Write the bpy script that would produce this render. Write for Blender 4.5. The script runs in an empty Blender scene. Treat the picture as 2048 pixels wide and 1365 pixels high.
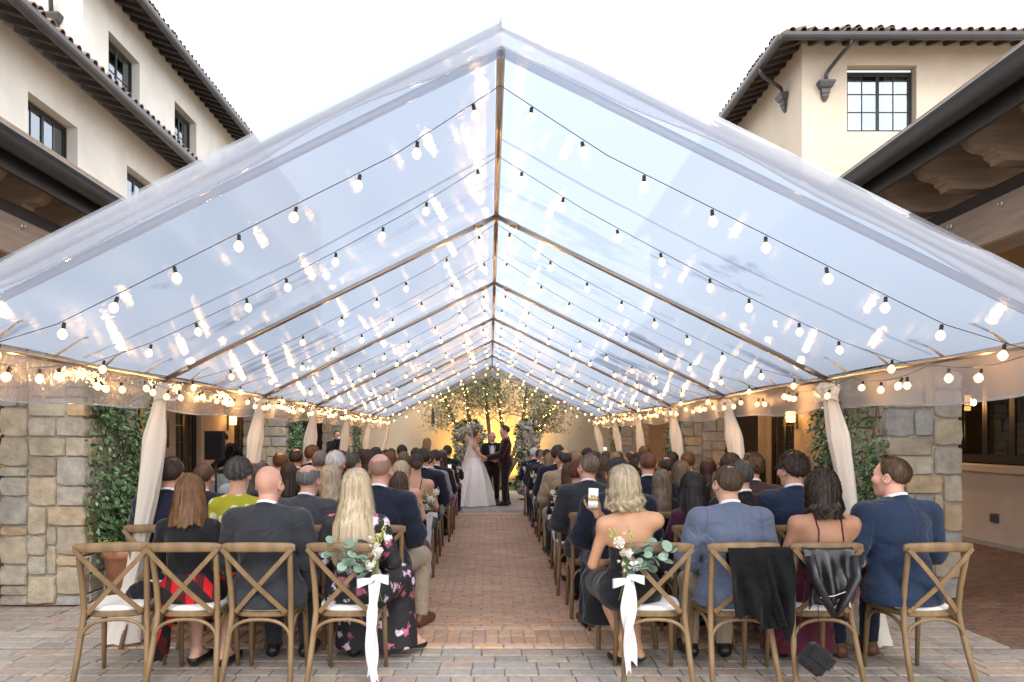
import bpy, math, random
import numpy as np
from mathutils import Vector, Matrix, Euler

R = math.radians
scene = bpy.context.scene
C = scene.collection

# ------------------------------------------------------------------ camera
cam_data = bpy.data.cameras.new('camera')
cam = bpy.data.objects.new('camera', cam_data)
C.objects.link(cam)
cam_data.sensor_width = 36.0
cam_data.lens = 25.93
cam_data.clip_start = 0.05
cam_data.clip_end = 2000
cam.location = (0.0, 0.0, 1.62)
cam.rotation_euler = (R(90), 0, 0)      # level view, lens shifted up as in an architectural shot
cam_data.shift_x = 44.0 / 2048
cam_data.shift_y = 190.5 / 2048
scene.camera = cam

# ------------------------------------------------------------------ sky and sun
world = bpy.data.worlds.new('World')
scene.world = world
world.use_nodes = True
wn, wl = world.node_tree.nodes, world.node_tree.links
wn.clear()
w_out = wn.new('ShaderNodeOutputWorld')
w_bg = wn.new('ShaderNodeBackground')
w_sky = wn.new('ShaderNodeTexSky')
w_sky.sky_type = 'NISHITA'
w_sky.sun_disc = False
w_sky.sun_elevation = R(42)
w_sky.sun_rotation = R(166)
w_sky.dust_density = 4.0
w_mix = wn.new('ShaderNodeMixRGB')
w_mix.inputs['Fac'].default_value = 0.82
w_mix.inputs['Color2'].default_value = (10.6, 10.9, 11.6, 1)
wl.new(w_sky.outputs['Color'], w_mix.inputs['Color1'])
wl.new(w_mix.outputs['Color'], w_bg.inputs['Color'])
w_bg.inputs['Strength'].default_value = 0.10
wl.new(w_bg.outputs['Background'], w_out.inputs['Surface'])

sun_data = bpy.data.lights.new('sun', 'SUN')
sun_data.energy = 0.9
sun_data.angle = R(25)
sun_data.color = (1.0, 0.96, 0.9)
sun = bpy.data.objects.new('sun', sun_data)
C.objects.link(sun)
sun.rotation_euler = (R(44), 0, R(14))

scene.view_settings.view_transform = 'Standard'
scene.view_settings.look = 'None'
scene.view_settings.gamma = 1.0
scene.view_settings.exposure = 1.38
scene.view_settings.use_curve_mapping = False
cy = scene.cycles
cy.use_denoising = True
cy.max_bounces = 7
cy.diffuse_bounces = 3
cy.glossy_bounces = 3
cy.transmission_bounces = 4
cy.transparent_max_bounces = 24
cy.sample_clamp_indirect = 6.0
cy.caustics_reflective = False
cy.caustics_refractive = False

# ------------------------------------------------------------------ materials
MATS = {}


def _nodes(name):
    m = bpy.data.materials.new(name)
    m.use_nodes = True
    n, l = m.node_tree.nodes, m.node_tree.links
    b = n['Principled BSDF']
    return m, n, l, b


def col4(c):
    return (c[0], c[1], c[2], 1.0)


def pm(name, base, rough=0.6, var=0.15, scale=6.0, bump=0.0, bscale=60.0, metal=0.0, spec=0.4,
       rnd=0.0, stretch=(1, 1, 1), sheen=0.0, base2=None, detail=6.0, coat=0.0, trans=0.0, sss=0.0):
    """procedural principled material: noise-varied colour, fine bump, per-piece value shift"""
    if name in MATS:
        return MATS[name]
    m, n, l, b = _nodes(name)
    tc = n.new('ShaderNodeTexCoord')
    mp = n.new('ShaderNodeMapping')
    mp.inputs['Scale'].default_value = stretch
    l.new(tc.outputs['Object'], mp.inputs['Vector'])
    nz = n.new('ShaderNodeTexNoise')
    nz.inputs['Scale'].default_value = scale
    nz.inputs['Detail'].default_value = detail
    nz.inputs['Roughness'].default_value = 0.65
    l.new(mp.outputs['Vector'], nz.inputs['Vector'])
    rp = n.new('ShaderNodeValToRGB')
    rp.color_ramp.elements[0].position = 0.28
    rp.color_ramp.elements[1].position = 0.72
    if base2 is None:
        lo = [max(0, c * (1 - var)) for c in base]
        hi = [min(1, c * (1 + var)) for c in base]
    else:
        lo, hi = base, base2
    rp.color_ramp.elements[0].color = col4(lo)
    rp.color_ramp.elements[1].color = col4(hi)
    l.new(nz.outputs['Fac'], rp.inputs['Fac'])
    out = rp.outputs['Color']
    if rnd > 0:
        oi = n.new('ShaderNodeObjectInfo')
        ge = n.new('ShaderNodeNewGeometry')
        ad = n.new('ShaderNodeMath'); ad.operation = 'ADD'
        l.new(oi.outputs['Random'], ad.inputs[0])
        l.new(ge.outputs['Random Per Island'], ad.inputs[1])
        fr = n.new('ShaderNodeMath'); fr.operation = 'FRACT'
        l.new(ad.outputs[0], fr.inputs[0])
        mr = n.new('ShaderNodeMapRange')
        mr.inputs['To Min'].default_value = 1 - rnd
        mr.inputs['To Max'].default_value = 1 + rnd
        l.new(fr.outputs[0], mr.inputs['Value'])
        hs = n.new('ShaderNodeHueSaturation')
        l.new(mr.outputs[0], hs.inputs['Value'])
        l.new(out, hs.inputs['Color'])
        out = hs.outputs['Color']
    l.new(out, b.inputs['Base Color'])
    b.inputs['Roughness'].default_value = rough
    b.inputs['Metallic'].default_value = metal
    b.inputs['Specular IOR Level'].default_value = spec
    if sheen:
        b.inputs['Sheen Weight'].default_value = sheen
    if coat:
        b.inputs['Coat Weight'].default_value = coat
        b.inputs['Coat Roughness'].default_value = 0.2
    if sss:
        b.inputs['Subsurface Weight'].default_value = sss
        b.inputs['Subsurface Radius'].default_value = (0.02, 0.008, 0.004)
    if bump > 0:
        n2 = n.new('ShaderNodeTexNoise')
        n2.inputs['Scale'].default_value = bscale
        n2.inputs['Detail'].default_value = 5
        l.new(mp.outputs['Vector'], n2.inputs['Vector'])
        bp = n.new('ShaderNodeBump')
        bp.inputs['Strength'].default_value = bump
        bp.inputs['Distance'].default_value = 0.01
        l.new(n2.outputs['Fac'], bp.inputs['Height'])
        l.new(bp.outputs['Normal'], b.inputs['Normal'])
    MATS[name] = m
    return m


def pm_random_ramp(name, cols, rough=0.8, var_scale=14.0, bump=0.5, bscale=40.0, mott=0.35, big=None):
    """each piece takes its own colour from a ramp; mottling and relief on top"""
    if name in MATS:
        return MATS[name]
    m, n, l, b = _nodes(name)
    oi = n.new('ShaderNodeObjectInfo')
    ge = n.new('ShaderNodeNewGeometry')
    ad = n.new('ShaderNodeMath'); ad.operation = 'ADD'
    l.new(oi.outputs['Random'], ad.inputs[0])
    l.new(ge.outputs['Random Per Island'], ad.inputs[1])
    fr = n.new('ShaderNodeMath'); fr.operation = 'FRACT'
    l.new(ad.outputs[0], fr.inputs[0])
    rp = n.new('ShaderNodeValToRGB')
    rp.color_ramp.interpolation = 'LINEAR'
    els = rp.color_ramp.elements
    while len(els) < len(cols):
        els.new(0.5)
    for i, c in enumerate(cols):
        els[i].position = i / (len(cols) - 1)
        els[i].color = col4(c)
    l.new(fr.outputs[0], rp.inputs['Fac'])
    # noise in world position so neighbours differ
    nz = n.new('ShaderNodeTexNoise')
    nz.inputs['Scale'].default_value = var_scale
    nz.inputs['Detail'].default_value = 8
    nz.inputs['Roughness'].default_value = 0.7
    l.new(ge.outputs['Position'], nz.inputs['Vector'])
    mr = n.new('ShaderNodeMapRange')
    mr.inputs['From Min'].default_value = 0.3
    mr.inputs['From Max'].default_value = 0.7
    mr.inputs['To Min'].default_value = 1 - mott
    mr.inputs['To Max'].default_value = 1 + mott
    l.new(nz.outputs['Fac'], mr.inputs['Value'])
    hs = n.new('ShaderNodeHueSaturation')
    l.new(mr.outputs[0], hs.inputs['Value'])
    l.new(rp.outputs['Color'], hs.inputs['Color'])
    out = hs.outputs['Color']
    if big:
        nb = n.new('ShaderNodeTexNoise')
        nb.inputs['Scale'].default_value = big[0]
        nb.inputs['Detail'].default_value = 3
        l.new(ge.outputs['Position'], nb.inputs['Vector'])
        mb = n.new('ShaderNodeMapRange')
        mb.inputs['From Min'].default_value = 0.35
        mb.inputs['From Max'].default_value = 0.65
        l.new(nb.outputs['Fac'], mb.inputs['Value'])
        mx = n.new('ShaderNodeMixRGB')
        mx.blend_type = 'MULTIPLY'
        mx.inputs['Color2'].default_value = col4(big[1])
        l.new(mb.outputs[0], mx.inputs['Fac'])
        l.new(out, mx.inputs['Color1'])
        out = mx.outputs['Color']
    l.new(out, b.inputs['Base Color'])
    b.inputs['Roughness'].default_value = rough
    b.inputs['Specular IOR Level'].default_value = 0.3
    n2 = n.new('ShaderNodeTexNoise')
    n2.inputs['Scale'].default_value = bscale
    n2.inputs['Detail'].default_value = 6
    l.new(ge.outputs['Position'], n2.inputs['Vector'])
    bp = n.new('ShaderNodeBump')
    bp.inputs['Strength'].default_value = bump
    bp.inputs['Distance'].default_value = 0.012
    l.new(n2.outputs['Fac'], bp.inputs['Height'])
    l.new(bp.outputs['Normal'], b.inputs['Normal'])
    MATS[name] = m
    return m


def emit(name, c, s):
    if name in MATS:
        return MATS[name]
    m, n, l, b = _nodes(name)
    b.inputs['Base Color'].default_value = col4(c)
    b.inputs['Emission Color'].default_value = col4(c)
    b.inputs['Emission Strength'].default_value = s
    MATS[name] = m
    return m


def glass(name, tint=(0.9, 0.95, 0.95), refl=0.35, rough=0.02):
    if name in MATS:
        return MATS[name]
    m = bpy.data.materials.new(name)
    m.use_nodes = True
    n, l = m.node_tree.nodes, m.node_tree.links
    n.clear()
    o = n.new('ShaderNodeOutputMaterial')
    tr = n.new('ShaderNodeBsdfTransparent'); tr.inputs['Color'].default_value = col4(tint)
    gl = n.new('ShaderNodeBsdfGlossy'); gl.inputs['Roughness'].default_value = rough
    gl.inputs['Color'].default_value = (0.62, 0.68, 0.72, 1)
    lw = n.new('ShaderNodeLayerWeight'); lw.inputs['Blend'].default_value = 0.35
    mr = n.new('ShaderNodeMapRange')
    mr.inputs['To Min'].default_value = refl
    mr.inputs['To Max'].default_value = 1.0
    l.new(lw.outputs['Fresnel'], mr.inputs['Value'])
    nz = n.new('ShaderNodeTexNoise'); nz.inputs['Scale'].default_value = 1.2
    bp = n.new('ShaderNodeBump'); bp.inputs['Strength'].default_value = 0.05
    bp.inputs['Distance'].default_value = 0.02
    l.new(nz.outputs['Fac'], bp.inputs['Height'])
    l.new(bp.outputs['Normal'], gl.inputs['Normal'])
    mx = n.new('ShaderNodeMixShader')
    l.new(mr.outputs[0], mx.inputs['Fac'])
    l.new(tr.outputs[0], mx.inputs[1]); l.new(gl.outputs[0], mx.inputs[2])
    l.new(mx.outputs[0], o.inputs['Surface'])
    MATS[name] = m
    return m


def translucent(name, col, tr_fac=0.4, transp=0.0, rough=0.8, bump=0.2, bscale=25):
    """thin cloth: diffuse + translucent (+ see-through)"""
    if name in MATS:
        return MATS[name]
    m = bpy.data.materials.new(name)
    m.use_nodes = True
    n, l = m.node_tree.nodes, m.node_tree.links
    n.clear()
    o = n.new('ShaderNodeOutputMaterial')
    d = n.new('ShaderNodeBsdfDiffuse')
    t = n.new('ShaderNodeBsdfTranslucent')
    nz = n.new('ShaderNodeTexNoise'); nz.inputs['Scale'].default_value = 3.0
    tc = n.new('ShaderNodeTexCoord'); l.new(tc.outputs['Object'], nz.inputs['Vector'])
    rp = n.new('ShaderNodeValToRGB')
    rp.color_ramp.elements[0].color = col4([c * 0.92 for c in col])
    rp.color_ramp.elements[1].color = col4([min(1, c * 1.05) for c in col])
    l.new(nz.outputs['Fac'], rp.inputs['Fac'])
    l.new(rp.outputs[0], d.inputs['Color']); l.new(rp.outputs[0], t.inputs['Color'])
    n2 = n.new('ShaderNodeTexNoise'); n2.inputs['Scale'].default_value = bscale
    l.new(tc.outputs['Object'], n2.inputs['Vector'])
    bp = n.new('ShaderNodeBump'); bp.inputs['Strength'].default_value = bump; bp.inputs['Distance'].default_value = 0.01
    l.new(n2.outputs['Fac'], bp.inputs['Height'])
    l.new(bp.outputs[0], d.inputs['Normal'])
    mx = n.new('ShaderNodeMixShader'); mx.inputs['Fac'].default_value = tr_fac
    l.new(d.outputs[0], mx.inputs[1]); l.new(t.outputs[0], mx.inputs[2])
    last = mx.outputs[0]
    if transp:
        tp = n.new('ShaderNodeBsdfTransparent')
        m2 = n.new('ShaderNodeMixShader'); m2.inputs['Fac'].default_value = transp
        l.new(last, m2.inputs[1]); l.new(tp.outputs[0], m2.inputs[2])
        last = m2.outputs[0]
    l.new(last, o.inputs['Surface'])
    MATS[name] = m
    return m


def vinyl(name, fog=0.91, streak=True, tint=(0.325, 0.375, 0.45), clear=(0.50, 0.57, 0.68), diff=0.0, crease=0.10):
    """clear tent vinyl, fogged with condensation, glossy, slightly creased"""
    if name in MATS:
        return MATS[name]
    m = bpy.data.materials.new(name)
    m.use_nodes = True
    n, l = m.node_tree.nodes, m.node_tree.links
    n.clear()
    o = n.new('ShaderNodeOutputMaterial')
    ge = n.new('ShaderNodeNewGeometry')
    tp = n.new('ShaderNodeBsdfTransparent'); tp.inputs['Color'].default_value = col4(clear)
    tl = n.new('ShaderNodeBsdfTranslucent'); tl.inputs['Color'].default_value = col4(tint)
    # fog amount
    mp = n.new('ShaderNodeMapping'); mp.inputs['Scale'].default_value = (0.55, 1.9, 0.9)
    l.new(ge.outputs['Position'], mp.inputs['Vector'])
    nz = n.new('ShaderNodeTexNoise'); nz.inputs['Scale'].default_value = 0.55
    nz.inputs['Detail'].default_value = 7; nz.inputs['Roughness'].default_value = 0.62
    nz.inputs['Distortion'].default_value = 0.6
    l.new(mp.outputs[0], nz.inputs['Vector'])
    rp = n.new('ShaderNodeMapRange')
    rp.inputs['From Min'].default_value = 0.36 if streak else 0.2
    rp.inputs['From Max'].default_value = 0.44 if streak else 0.8
    rp.inputs['To Min'].default_value = fog - (0.22 if streak else 0.12)
    rp.inputs['To Max'].default_value = fog
    l.new(nz.outputs['Fac'], rp.inputs['Value'])
    mx = n.new('ShaderNodeMixShader')
    l.new(rp.outputs[0], mx.inputs['Fac'])
    l.new(tp.outputs[0], mx.inputs[1])
    if streak:      # standing water and grime left in streaks down the slope
        wet = n.new('ShaderNodeMapRange'); wet.inputs['From Min'].default_value = 0.37; wet.inputs['From Max'].default_value = 0.43
        l.new(nz.outputs['Fac'], wet.inputs['Value'])
        wc = n.new('ShaderNodeMixRGB'); wc.inputs['Color1'].default_value = col4([tint[0] * 0.62, tint[1] * 0.66, tint[2] * 0.74]); wc.inputs['Color2'].default_value = col4(tint)
        l.new(wet.outputs[0], wc.inputs['Fac']); l.new(wc.outputs[0], tl.inputs['Color'])
    if diff:
        df = n.new('ShaderNodeBsdfDiffuse'); df.inputs['Color'].default_value = col4([min(1, c * 1.25) for c in tint])
        md = n.new('ShaderNodeMixShader'); md.inputs['Fac'].default_value = diff
        l.new(tl.outputs[0], md.inputs[1]); l.new(df.outputs[0], md.inputs[2]); l.new(md.outputs[0], mx.inputs[2])
    else:
        l.new(tl.outputs[0], mx.inputs[2])
    # creases
    mp2 = n.new('ShaderNodeMapping'); mp2.inputs['Scale'].default_value = (1.0, 2.2, 1.0)
    l.new(ge.outputs['Position'], mp2.inputs['Vector'])
    n2 = n.new('ShaderNodeTexNoise'); n2.inputs['Scale'].default_value = 13.0
    n2.inputs['Detail'].default_value = 4; n2.inputs['Distortion'].default_value = 1.5
    l.new(mp2.outputs[0], n2.inputs['Vector'])
    bp = n.new('ShaderNodeBump'); bp.inputs['Strength'].default_value = crease; bp.inputs['Distance'].default_value = 0.02
    l.new(n2.outputs['Fac'], bp.inputs['Height'])
    gl = n.new('ShaderNodeBsdfGlossy'); gl.inputs['Roughness'].default_value = 0.035
    gl.inputs['Color'].default_value = (1, 1, 1, 1)
    l.new(bp.outputs[0], gl.inputs['Normal'])
    lw = n.new('ShaderNodeLayerWeight'); lw.inputs['Blend'].default_value = 0.22
    l.new(bp.outputs[0], lw.inputs['Normal'])
    mr = n.new('ShaderNodeMapRange'); mr.inputs['To Min'].default_value = 0.04; mr.inputs['To Max'].default_value = 0.24
    l.new(lw.outputs['Fresnel'], mr.inputs['Value'])
    m2 = n.new('ShaderNodeMixShader')
    l.new(mr.outputs[0], m2.inputs['Fac'])
    l.new(mx.outputs[0], m2.inputs[1]); l.new(gl.outputs[0], m2.inputs[2])
    l.new(m2.outputs[0], o.inputs['Surface'])
    MATS[name] = m
    return m


# ------------------------------------------------------------------ mesh helpers
class MB:
    def __init__(s):
        s.v, s.f, s.m = [], [], []

    def add(s, verts, faces, mi=0):
        o = len(s.v)
        s.v.extend([tuple(p) for p in verts])
        for f in faces:
            s.f.append(tuple(i + o for i in f)); s.m.append(mi)
        return s

    def box(s, lo, hi, mi=0):
        x0, y0, z0 = lo; x1, y1, z1 = hi
        return s.add([(x0, y0, z0), (x1, y0, z0), (x1, y1, z0), (x0, y1, z0), (x0, y0, z1), (x1, y0, z1), (x1, y1, z1), (x0, y1, z1)],
                     [(0, 3, 2, 1), (4, 5, 6, 7), (0, 1, 5, 4), (1, 2, 6, 5), (2, 3, 7, 6), (3, 0, 4, 7)], mi)

    def bbox(s, lo, hi, b=0.01, mi=0):
        """box with chamfered edges (rounded-looking)"""
        lo = np.array(lo, float); hi = np.array(hi, float)
        b = min(b, 0.49 * float((hi - lo).min()))
        vs, idx = [], {}
        for sx in (0, 1):
            for sy in (0, 1):
                for sz in (0, 1):
                    for ax in range(3):
                        p = [hi[k] - b if (sx, sy, sz)[k] else lo[k] + b for k in range(3)]
                        p[ax] = hi[ax] if (sx, sy, sz)[ax] else lo[ax]
                        idx[(sx, sy, sz, ax)] = len(vs); vs.append(p)
        F = []
        I = lambda c, ax: idx[(c[0], c[1], c[2], ax)]
        for ax in range(3):
            a, c2 = [(1, 2), (2, 0), (0, 1)][ax]
            for sgn in (0, 1):
                q = []
                for u, w in ((0, 0), (1, 0), (1, 1), (0, 1)):
                    c = [0, 0, 0]; c[ax] = sgn; c[a] = u; c[c2] = w
                    q.append(I(c, ax))
                F.append(tuple(q if sgn else q[::-1]))
        for ax in range(3):
            a, c2 = [(1, 2), (2, 0), (0, 1)][ax]
            for u in (0, 1):
                for w in (0, 1):
                    c0 = [0, 0, 0]; c1 = [0, 0, 0]
                    c0[a] = c1[a] = u; c0[c2] = c1[c2] = w; c0[ax] = 0; c1[ax] = 1
                    F.append((I(c0, a), I(c1, a), I(c1, c2), I(c0, c2)))
        for sx in (0, 1):
            for sy in (0, 1):
                for sz in (0, 1):
                    F.append(tuple(idx[(sx, sy, sz, k)] for k in range(3)))
        return s.add(vs, F, mi)

    def obox(s, a, b, w, h, up=(0, 0, 1), mi=0):
        """bar from a to b with width w and height h"""
        a, b = Vector(a), Vector(b)
        d = (b - a).normalized()
        side = d.cross(Vector(up))
        if side.length < 1e-5:
            side = Vector((1, 0, 0))
        side.normalize()
        u = side.cross(d).normalized()
        vs = []
        for p in (a, b):
            for i, j in ((-1, -1), (1, -1), (1, 1), (-1, 1)):
                vs.append(p + side * (i * w / 2) + u * (j * h / 2))
        return s.add(vs, [(0, 1, 2, 3), (7, 6, 5, 4), (0, 4, 5, 1), (1, 5, 6, 2), (2, 6, 7, 3), (3, 7, 4, 0)], mi)

    def tube(s, pts, r, seg=8, caps=True, mi=0, flat=None):
        """tube along pts; r a number or a list; flat=(sx,sy) elliptical section"""
        pts = [Vector(p) for p in pts]
        n = len(pts)
        rs = r if isinstance(r, (list, tuple, np.ndarray)) else [r] * n
        prev = None
        rings = []
        for i, p in enumerate(pts):
            t = (pts[min(i + 1, n - 1)] - pts[max(i - 1, 0)])
            if t.length < 1e-9:
                t = Vector((0, 0, 1))
            t.normalize()
            if prev is None:
                ref = Vector((0, 0, 1)) if abs(t.z) < 0.9 else Vector((1, 0, 0))
                u = t.cross(ref).normalized()
            else:
                u = (prev - t * prev.dot(t))
                if u.length < 1e-6:
                    u = t.orthogonal()
                u.normalize()
            prev = u
            w = t.cross(u)
            fx, fy = flat or (1, 1)
            rings.append([p + (u * math.cos(2 * math.pi * k / seg) * fx + w * math.sin(2 * math.pi * k / seg) * fy) * rs[i] for k in range(seg)])
        vs = [v for rg in rings for v in rg]
        F = []
        for i in range(n - 1):
            for k in range(seg):
                k2 = (k + 1) % seg
                F.append((i * seg + k, i * seg + k2, (i + 1) * seg + k2, (i + 1) * seg + k))
        if caps:
            F.append(tuple(range(seg))[::-1]); F.append(tuple((n - 1) * seg + k for k in range(seg)))
        return s.add(vs, F, mi)

    def lathe(s, prof, seg=16, c=(0, 0, 0), mi=0, sq=None):
        """prof: list of (radius, z)"""
        vs = []
        for r, z in prof:
            for k in range(seg):
                a = 2 * math.pi * k / seg
                vs.append((c[0] + r * math.cos(a), c[1] + r * math.sin(a), c[2] + z))
        F = []
        for i in range(len(prof) - 1):
            for k in range(seg):
                k2 = (k + 1) % seg
                F.append((i * seg + k, i * seg + k2, (i + 1) * seg + k2, (i + 1) * seg + k))
        F.append(tuple(range(seg))[::-1]); F.append(tuple((len(prof) - 1) * seg + k for k in range(seg)))
        return s.add(vs, F, mi)

    def grid(s, P, mi=0, wrap=False):
        """P: array (n,m,3)"""
        n, m = P.shape[:2]
        F = []
        for i in range(n - 1):
            for j in range(m - 1 if not wrap else m):
                j2 = (j + 1) % m
                F.append((i * m + j, i * m + j2, (i + 1) * m + j2, (i + 1) * m + j))
        return s.add(P.reshape(-1, 3).tolist(), F, mi)

    def prism(s, poly, axis, a0, a1, mi=0):
        """extrude a 2D polygon along axis ('x','y','z')"""
        def P(p, t):
            return {'x': (t, p[0], p[1]), 'y': (p[0], t, p[1]), 'z': (p[0], p[1], t)}[axis]
        n = len(poly)
        vs = [P(p, a0) for p in poly] + [P(p, a1) for p in poly]
        F = [tuple(range(n))[::-1], tuple(range(n, 2 * n))]
        for i in range(n):
            j = (i + 1) % n
            F.append((i, j, n + j, n + i))
        return s.add(vs, F, mi)

    def mesh(s, name, mats=None, smooth=False):
        me = bpy.data.meshes.new(name)
        me.from_pydata(s.v, [], s.f)
        for m in (mats or []):
            me.materials.append(m)
        if s.m and max(s.m) > 0:
            me.polygons.foreach_set('material_index', np.array(s.m, dtype=np.int32))
        if smooth:
            me.polygons.foreach_set('use_smooth', np.ones(len(me.polygons), dtype=bool))
        me.update()
        return me

    def build(s, name, mats, parent=None, smooth=False):
        if not isinstance(mats, (list, tuple)):
            mats = [mats]
        return link(name, s.mesh(name, mats, smooth), parent)


def link(name, me, parent=None, loc=None, rot=None, scale=None):
    o = bpy.data.objects.new(name, me)
    C.objects.link(o)
    if parent is not None:
        o.parent = parent
    if loc is not None:
        o.location = loc
    if rot is not None:
        o.rotation_euler = rot
    if scale is not None:
        o.scale = scale
    return o


def tag(o, label, cat, group=None):
    o['label'] = label
    o['category'] = cat
    if group:
        o['group'] = group
    return o


def thing(name, label, cat, loc=(0, 0, 0), rz=0.0, group=None):
    o = bpy.data.objects.new(name, None)
    o.empty_display_size = 0.1
    C.objects.link(o)
    o.location = loc
    o.rotation_euler = (0, 0, rz)
    return tag(o, label, cat, group)


def structure(o):
    o['kind'] = 'structure'
    return o


def copy_tree(o, parent=None):
    c = o.copy()
    C.objects.link(c)
    if parent is not None:
        c.parent = parent
    for ch in list(o.children):
        copy_tree(ch, c)
    return c


def setmat(o, i, m):
    o.material_slots[i].link = 'OBJECT'
    o.material_slots[i].material = m


def ordinal(i):
    return ['first', 'second', 'third', 'fourth', 'fifth', 'sixth', 'seventh', 'eighth', 'ninth', 'tenth', 'eleventh', 'twelfth', 'thirteenth', 'fourteenth'][i]


rng = random.Random(7)
# ================================================================== SETTING
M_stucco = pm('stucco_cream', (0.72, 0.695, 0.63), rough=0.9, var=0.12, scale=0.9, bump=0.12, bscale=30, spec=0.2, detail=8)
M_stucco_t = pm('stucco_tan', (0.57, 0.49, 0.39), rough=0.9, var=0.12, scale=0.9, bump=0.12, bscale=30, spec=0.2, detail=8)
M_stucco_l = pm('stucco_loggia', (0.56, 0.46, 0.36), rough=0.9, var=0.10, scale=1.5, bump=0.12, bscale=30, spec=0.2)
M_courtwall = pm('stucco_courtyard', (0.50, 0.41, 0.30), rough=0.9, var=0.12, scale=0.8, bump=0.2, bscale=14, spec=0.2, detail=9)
M_wood = pm('timber_brown', (0.25, 0.185, 0.14), rough=0.75, var=0.25, scale=3, bump=0.25, bscale=12, stretch=(6, 0.6, 6))
M_woodx = pm('timber_brown_cross', (0.30, 0.22, 0.165), rough=0.75, var=0.25, scale=3, bump=0.25, bscale=12, stretch=(0.6, 6, 6))
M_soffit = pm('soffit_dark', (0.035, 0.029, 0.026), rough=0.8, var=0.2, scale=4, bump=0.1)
M_tail = pm('rafter_tail_paint', (0.055, 0.043, 0.037), rough=0.8, var=0.2, scale=4)
M_gutter = pm('gutter_bronze', (0.052, 0.051, 0.053), rough=0.35, var=0.15, scale=3, metal=0.3, spec=0.5)
M_leader = pm('leader_head_metal', (0.075, 0.078, 0.075), rough=0.5, var=0.2, scale=5, metal=0.2)
M_tile = pm_random_ramp('roof_tile_clay', [(0.17, 0.11, 0.085), (0.23, 0.16, 0.125), (0.15, 0.12, 0.105), (0.25, 0.145, 0.11), (0.22, 0.19, 0.16)], rough=0.8, var_scale=9, bump=0.3)
M_frame = pm('window_frame_bronze', (0.022, 0.022, 0.023), rough=0.4, var=0.1, metal=0.2)
M_glass = glass('window_glass', refl=0.34)
M_dglass = glass('door_glass', tint=(0.6, 0.65, 0.6), refl=0.12)
M_curtain = pm('curtain_white', (0.75, 0.75, 0.72), rough=0.9, var=0.06, scale=2, bump=0.6, bscale=14, stretch=(8, 8, 0.3))
M_room = pm('dark_room', (0.05, 0.055, 0.05), rough=0.9, var=0.1)
M_mortar = pm('mortar_grey', (0.36, 0.32, 0.265), rough=0.95, var=0.2, scale=12, bump=0.5, bscale=60)
M_stone = pm_random_ramp('field_stone', [(0.27, 0.235, 0.18), (0.38, 0.32, 0.23), (0.28, 0.275, 0.265), (0.42, 0.30, 0.16), (0.34, 0.315, 0.26), (0.25, 0.21, 0.155), (0.41, 0.36, 0.275)],
                          rough=0.9, var_scale=7, bump=0.9, bscale=20, mott=0.32)
M_paver = pm_random_ramp('paver_grey', [(0.27, 0.25, 0.225), (0.36, 0.33, 0.295), (0.36, 0.29, 0.25), (0.31, 0.295, 0.275), (0.40, 0.345, 0.285), (0.38, 0.285, 0.24)],
                          rough=0.75, var_scale=16, bump=0.5, bscale=50, mott=0.22, big=(0.5, (0.8, 0.78, 0.76)))
M_brick = pm_random_ramp('brick_red', [(0.46, 0.265, 0.165), (0.53, 0.335, 0.215), (0.43, 0.26, 0.175), (0.56, 0.36, 0.225), (0.48, 0.30, 0.205), (0.45, 0.32, 0.24)],
                          rough=0.75, var_scale=20, bump=0.5, bscale=60, mott=0.22, big=(0.7, (0.85, 0.82, 0.8)))
M_brickt = pm_random_ramp('brick_tan', [(0.58, 0.42, 0.29), (0.62, 0.40, 0.24), (0.54, 0.41, 0.32), (0.55, 0.37, 0.265)], rough=0.75, var_scale=20, bump=0.4, bscale=60, mott=0.18)
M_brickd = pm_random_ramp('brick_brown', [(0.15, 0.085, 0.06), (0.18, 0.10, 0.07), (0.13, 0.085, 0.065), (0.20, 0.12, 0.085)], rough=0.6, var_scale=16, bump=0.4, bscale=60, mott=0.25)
M_joint = pm('joint_sand', (0.42, 0.35, 0.28), rough=0.95, var=0.25, scale=20)

# ---- ground sheet
mb = MB()
mb.add([(-400, -60, -0.035), (400, -60, -0.035), (400, 700, -0.035), (-400, 700, -0.035)], [(0, 1, 2, 3)])
ground = structure(mb.build('ground', M_joint))

# ---- paving: every piece has its own edges; near ones are parts of their own
BX0 = 2.95
paving = structure(thing('courtyard_paving', 'x', 'x'))
del paving['label'], paving['category']
M_jointd = pm('joint_dark', (0.20, 0.175, 0.15), rough=0.95, var=0.3, scale=20)
mb = MB(); mb.box((-BX0, 5.66, -0.034), (BX0, 15.62, -0.012)); mb.build('paving_bed', M_joint, paving)
mb = MB()
for lo_, hi_ in (((-9.5, 2.0, -0.034), (9.5, 5.658, -0.012)), ((-9.5, 15.622, -0.034), (9.5, 26, -0.012)), ((-9.5, 5.66, -0.034), (-BX0 - 0.002, 15.62, -0.012)), ((BX0 + 0.002, 5.66, -0.034), (9.5, 15.62, -0.012))):
    mb.box(lo_, hi_)
mb.build('paving_bed', M_jointd, paving)


def slab_geo(w, d, j=0.006, h=0.03, b=0.006, seed=0):
    rr = random.Random(seed)
    w2, d2 = w / 2 - j / 2, d / 2 - j / 2
    q = lambda s: (rr.random() - 0.5) * s
    base = [(-w2, -d2), (w2, -d2), (w2, d2), (-w2, d2)]
    o = [(x + q(j * 0.8), y + q(j * 0.8)) for x, y in base]
    vs = [(x, y, -h) for x, y in o] + [(x, y, -b * 0.8) for x, y in o] + [(x * (1 - b / w2), y * (1 - b / d2), q(0.002)) for x, y in o]
    F = [(8, 9, 10, 11)]
    for k in range(4):
        k2 = (k + 1) % 4
        F += [(k, k2, 4 + k2, 4 + k), (4 + k, 4 + k2, 8 + k2, 8 + k)]
    return vs, F


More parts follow.
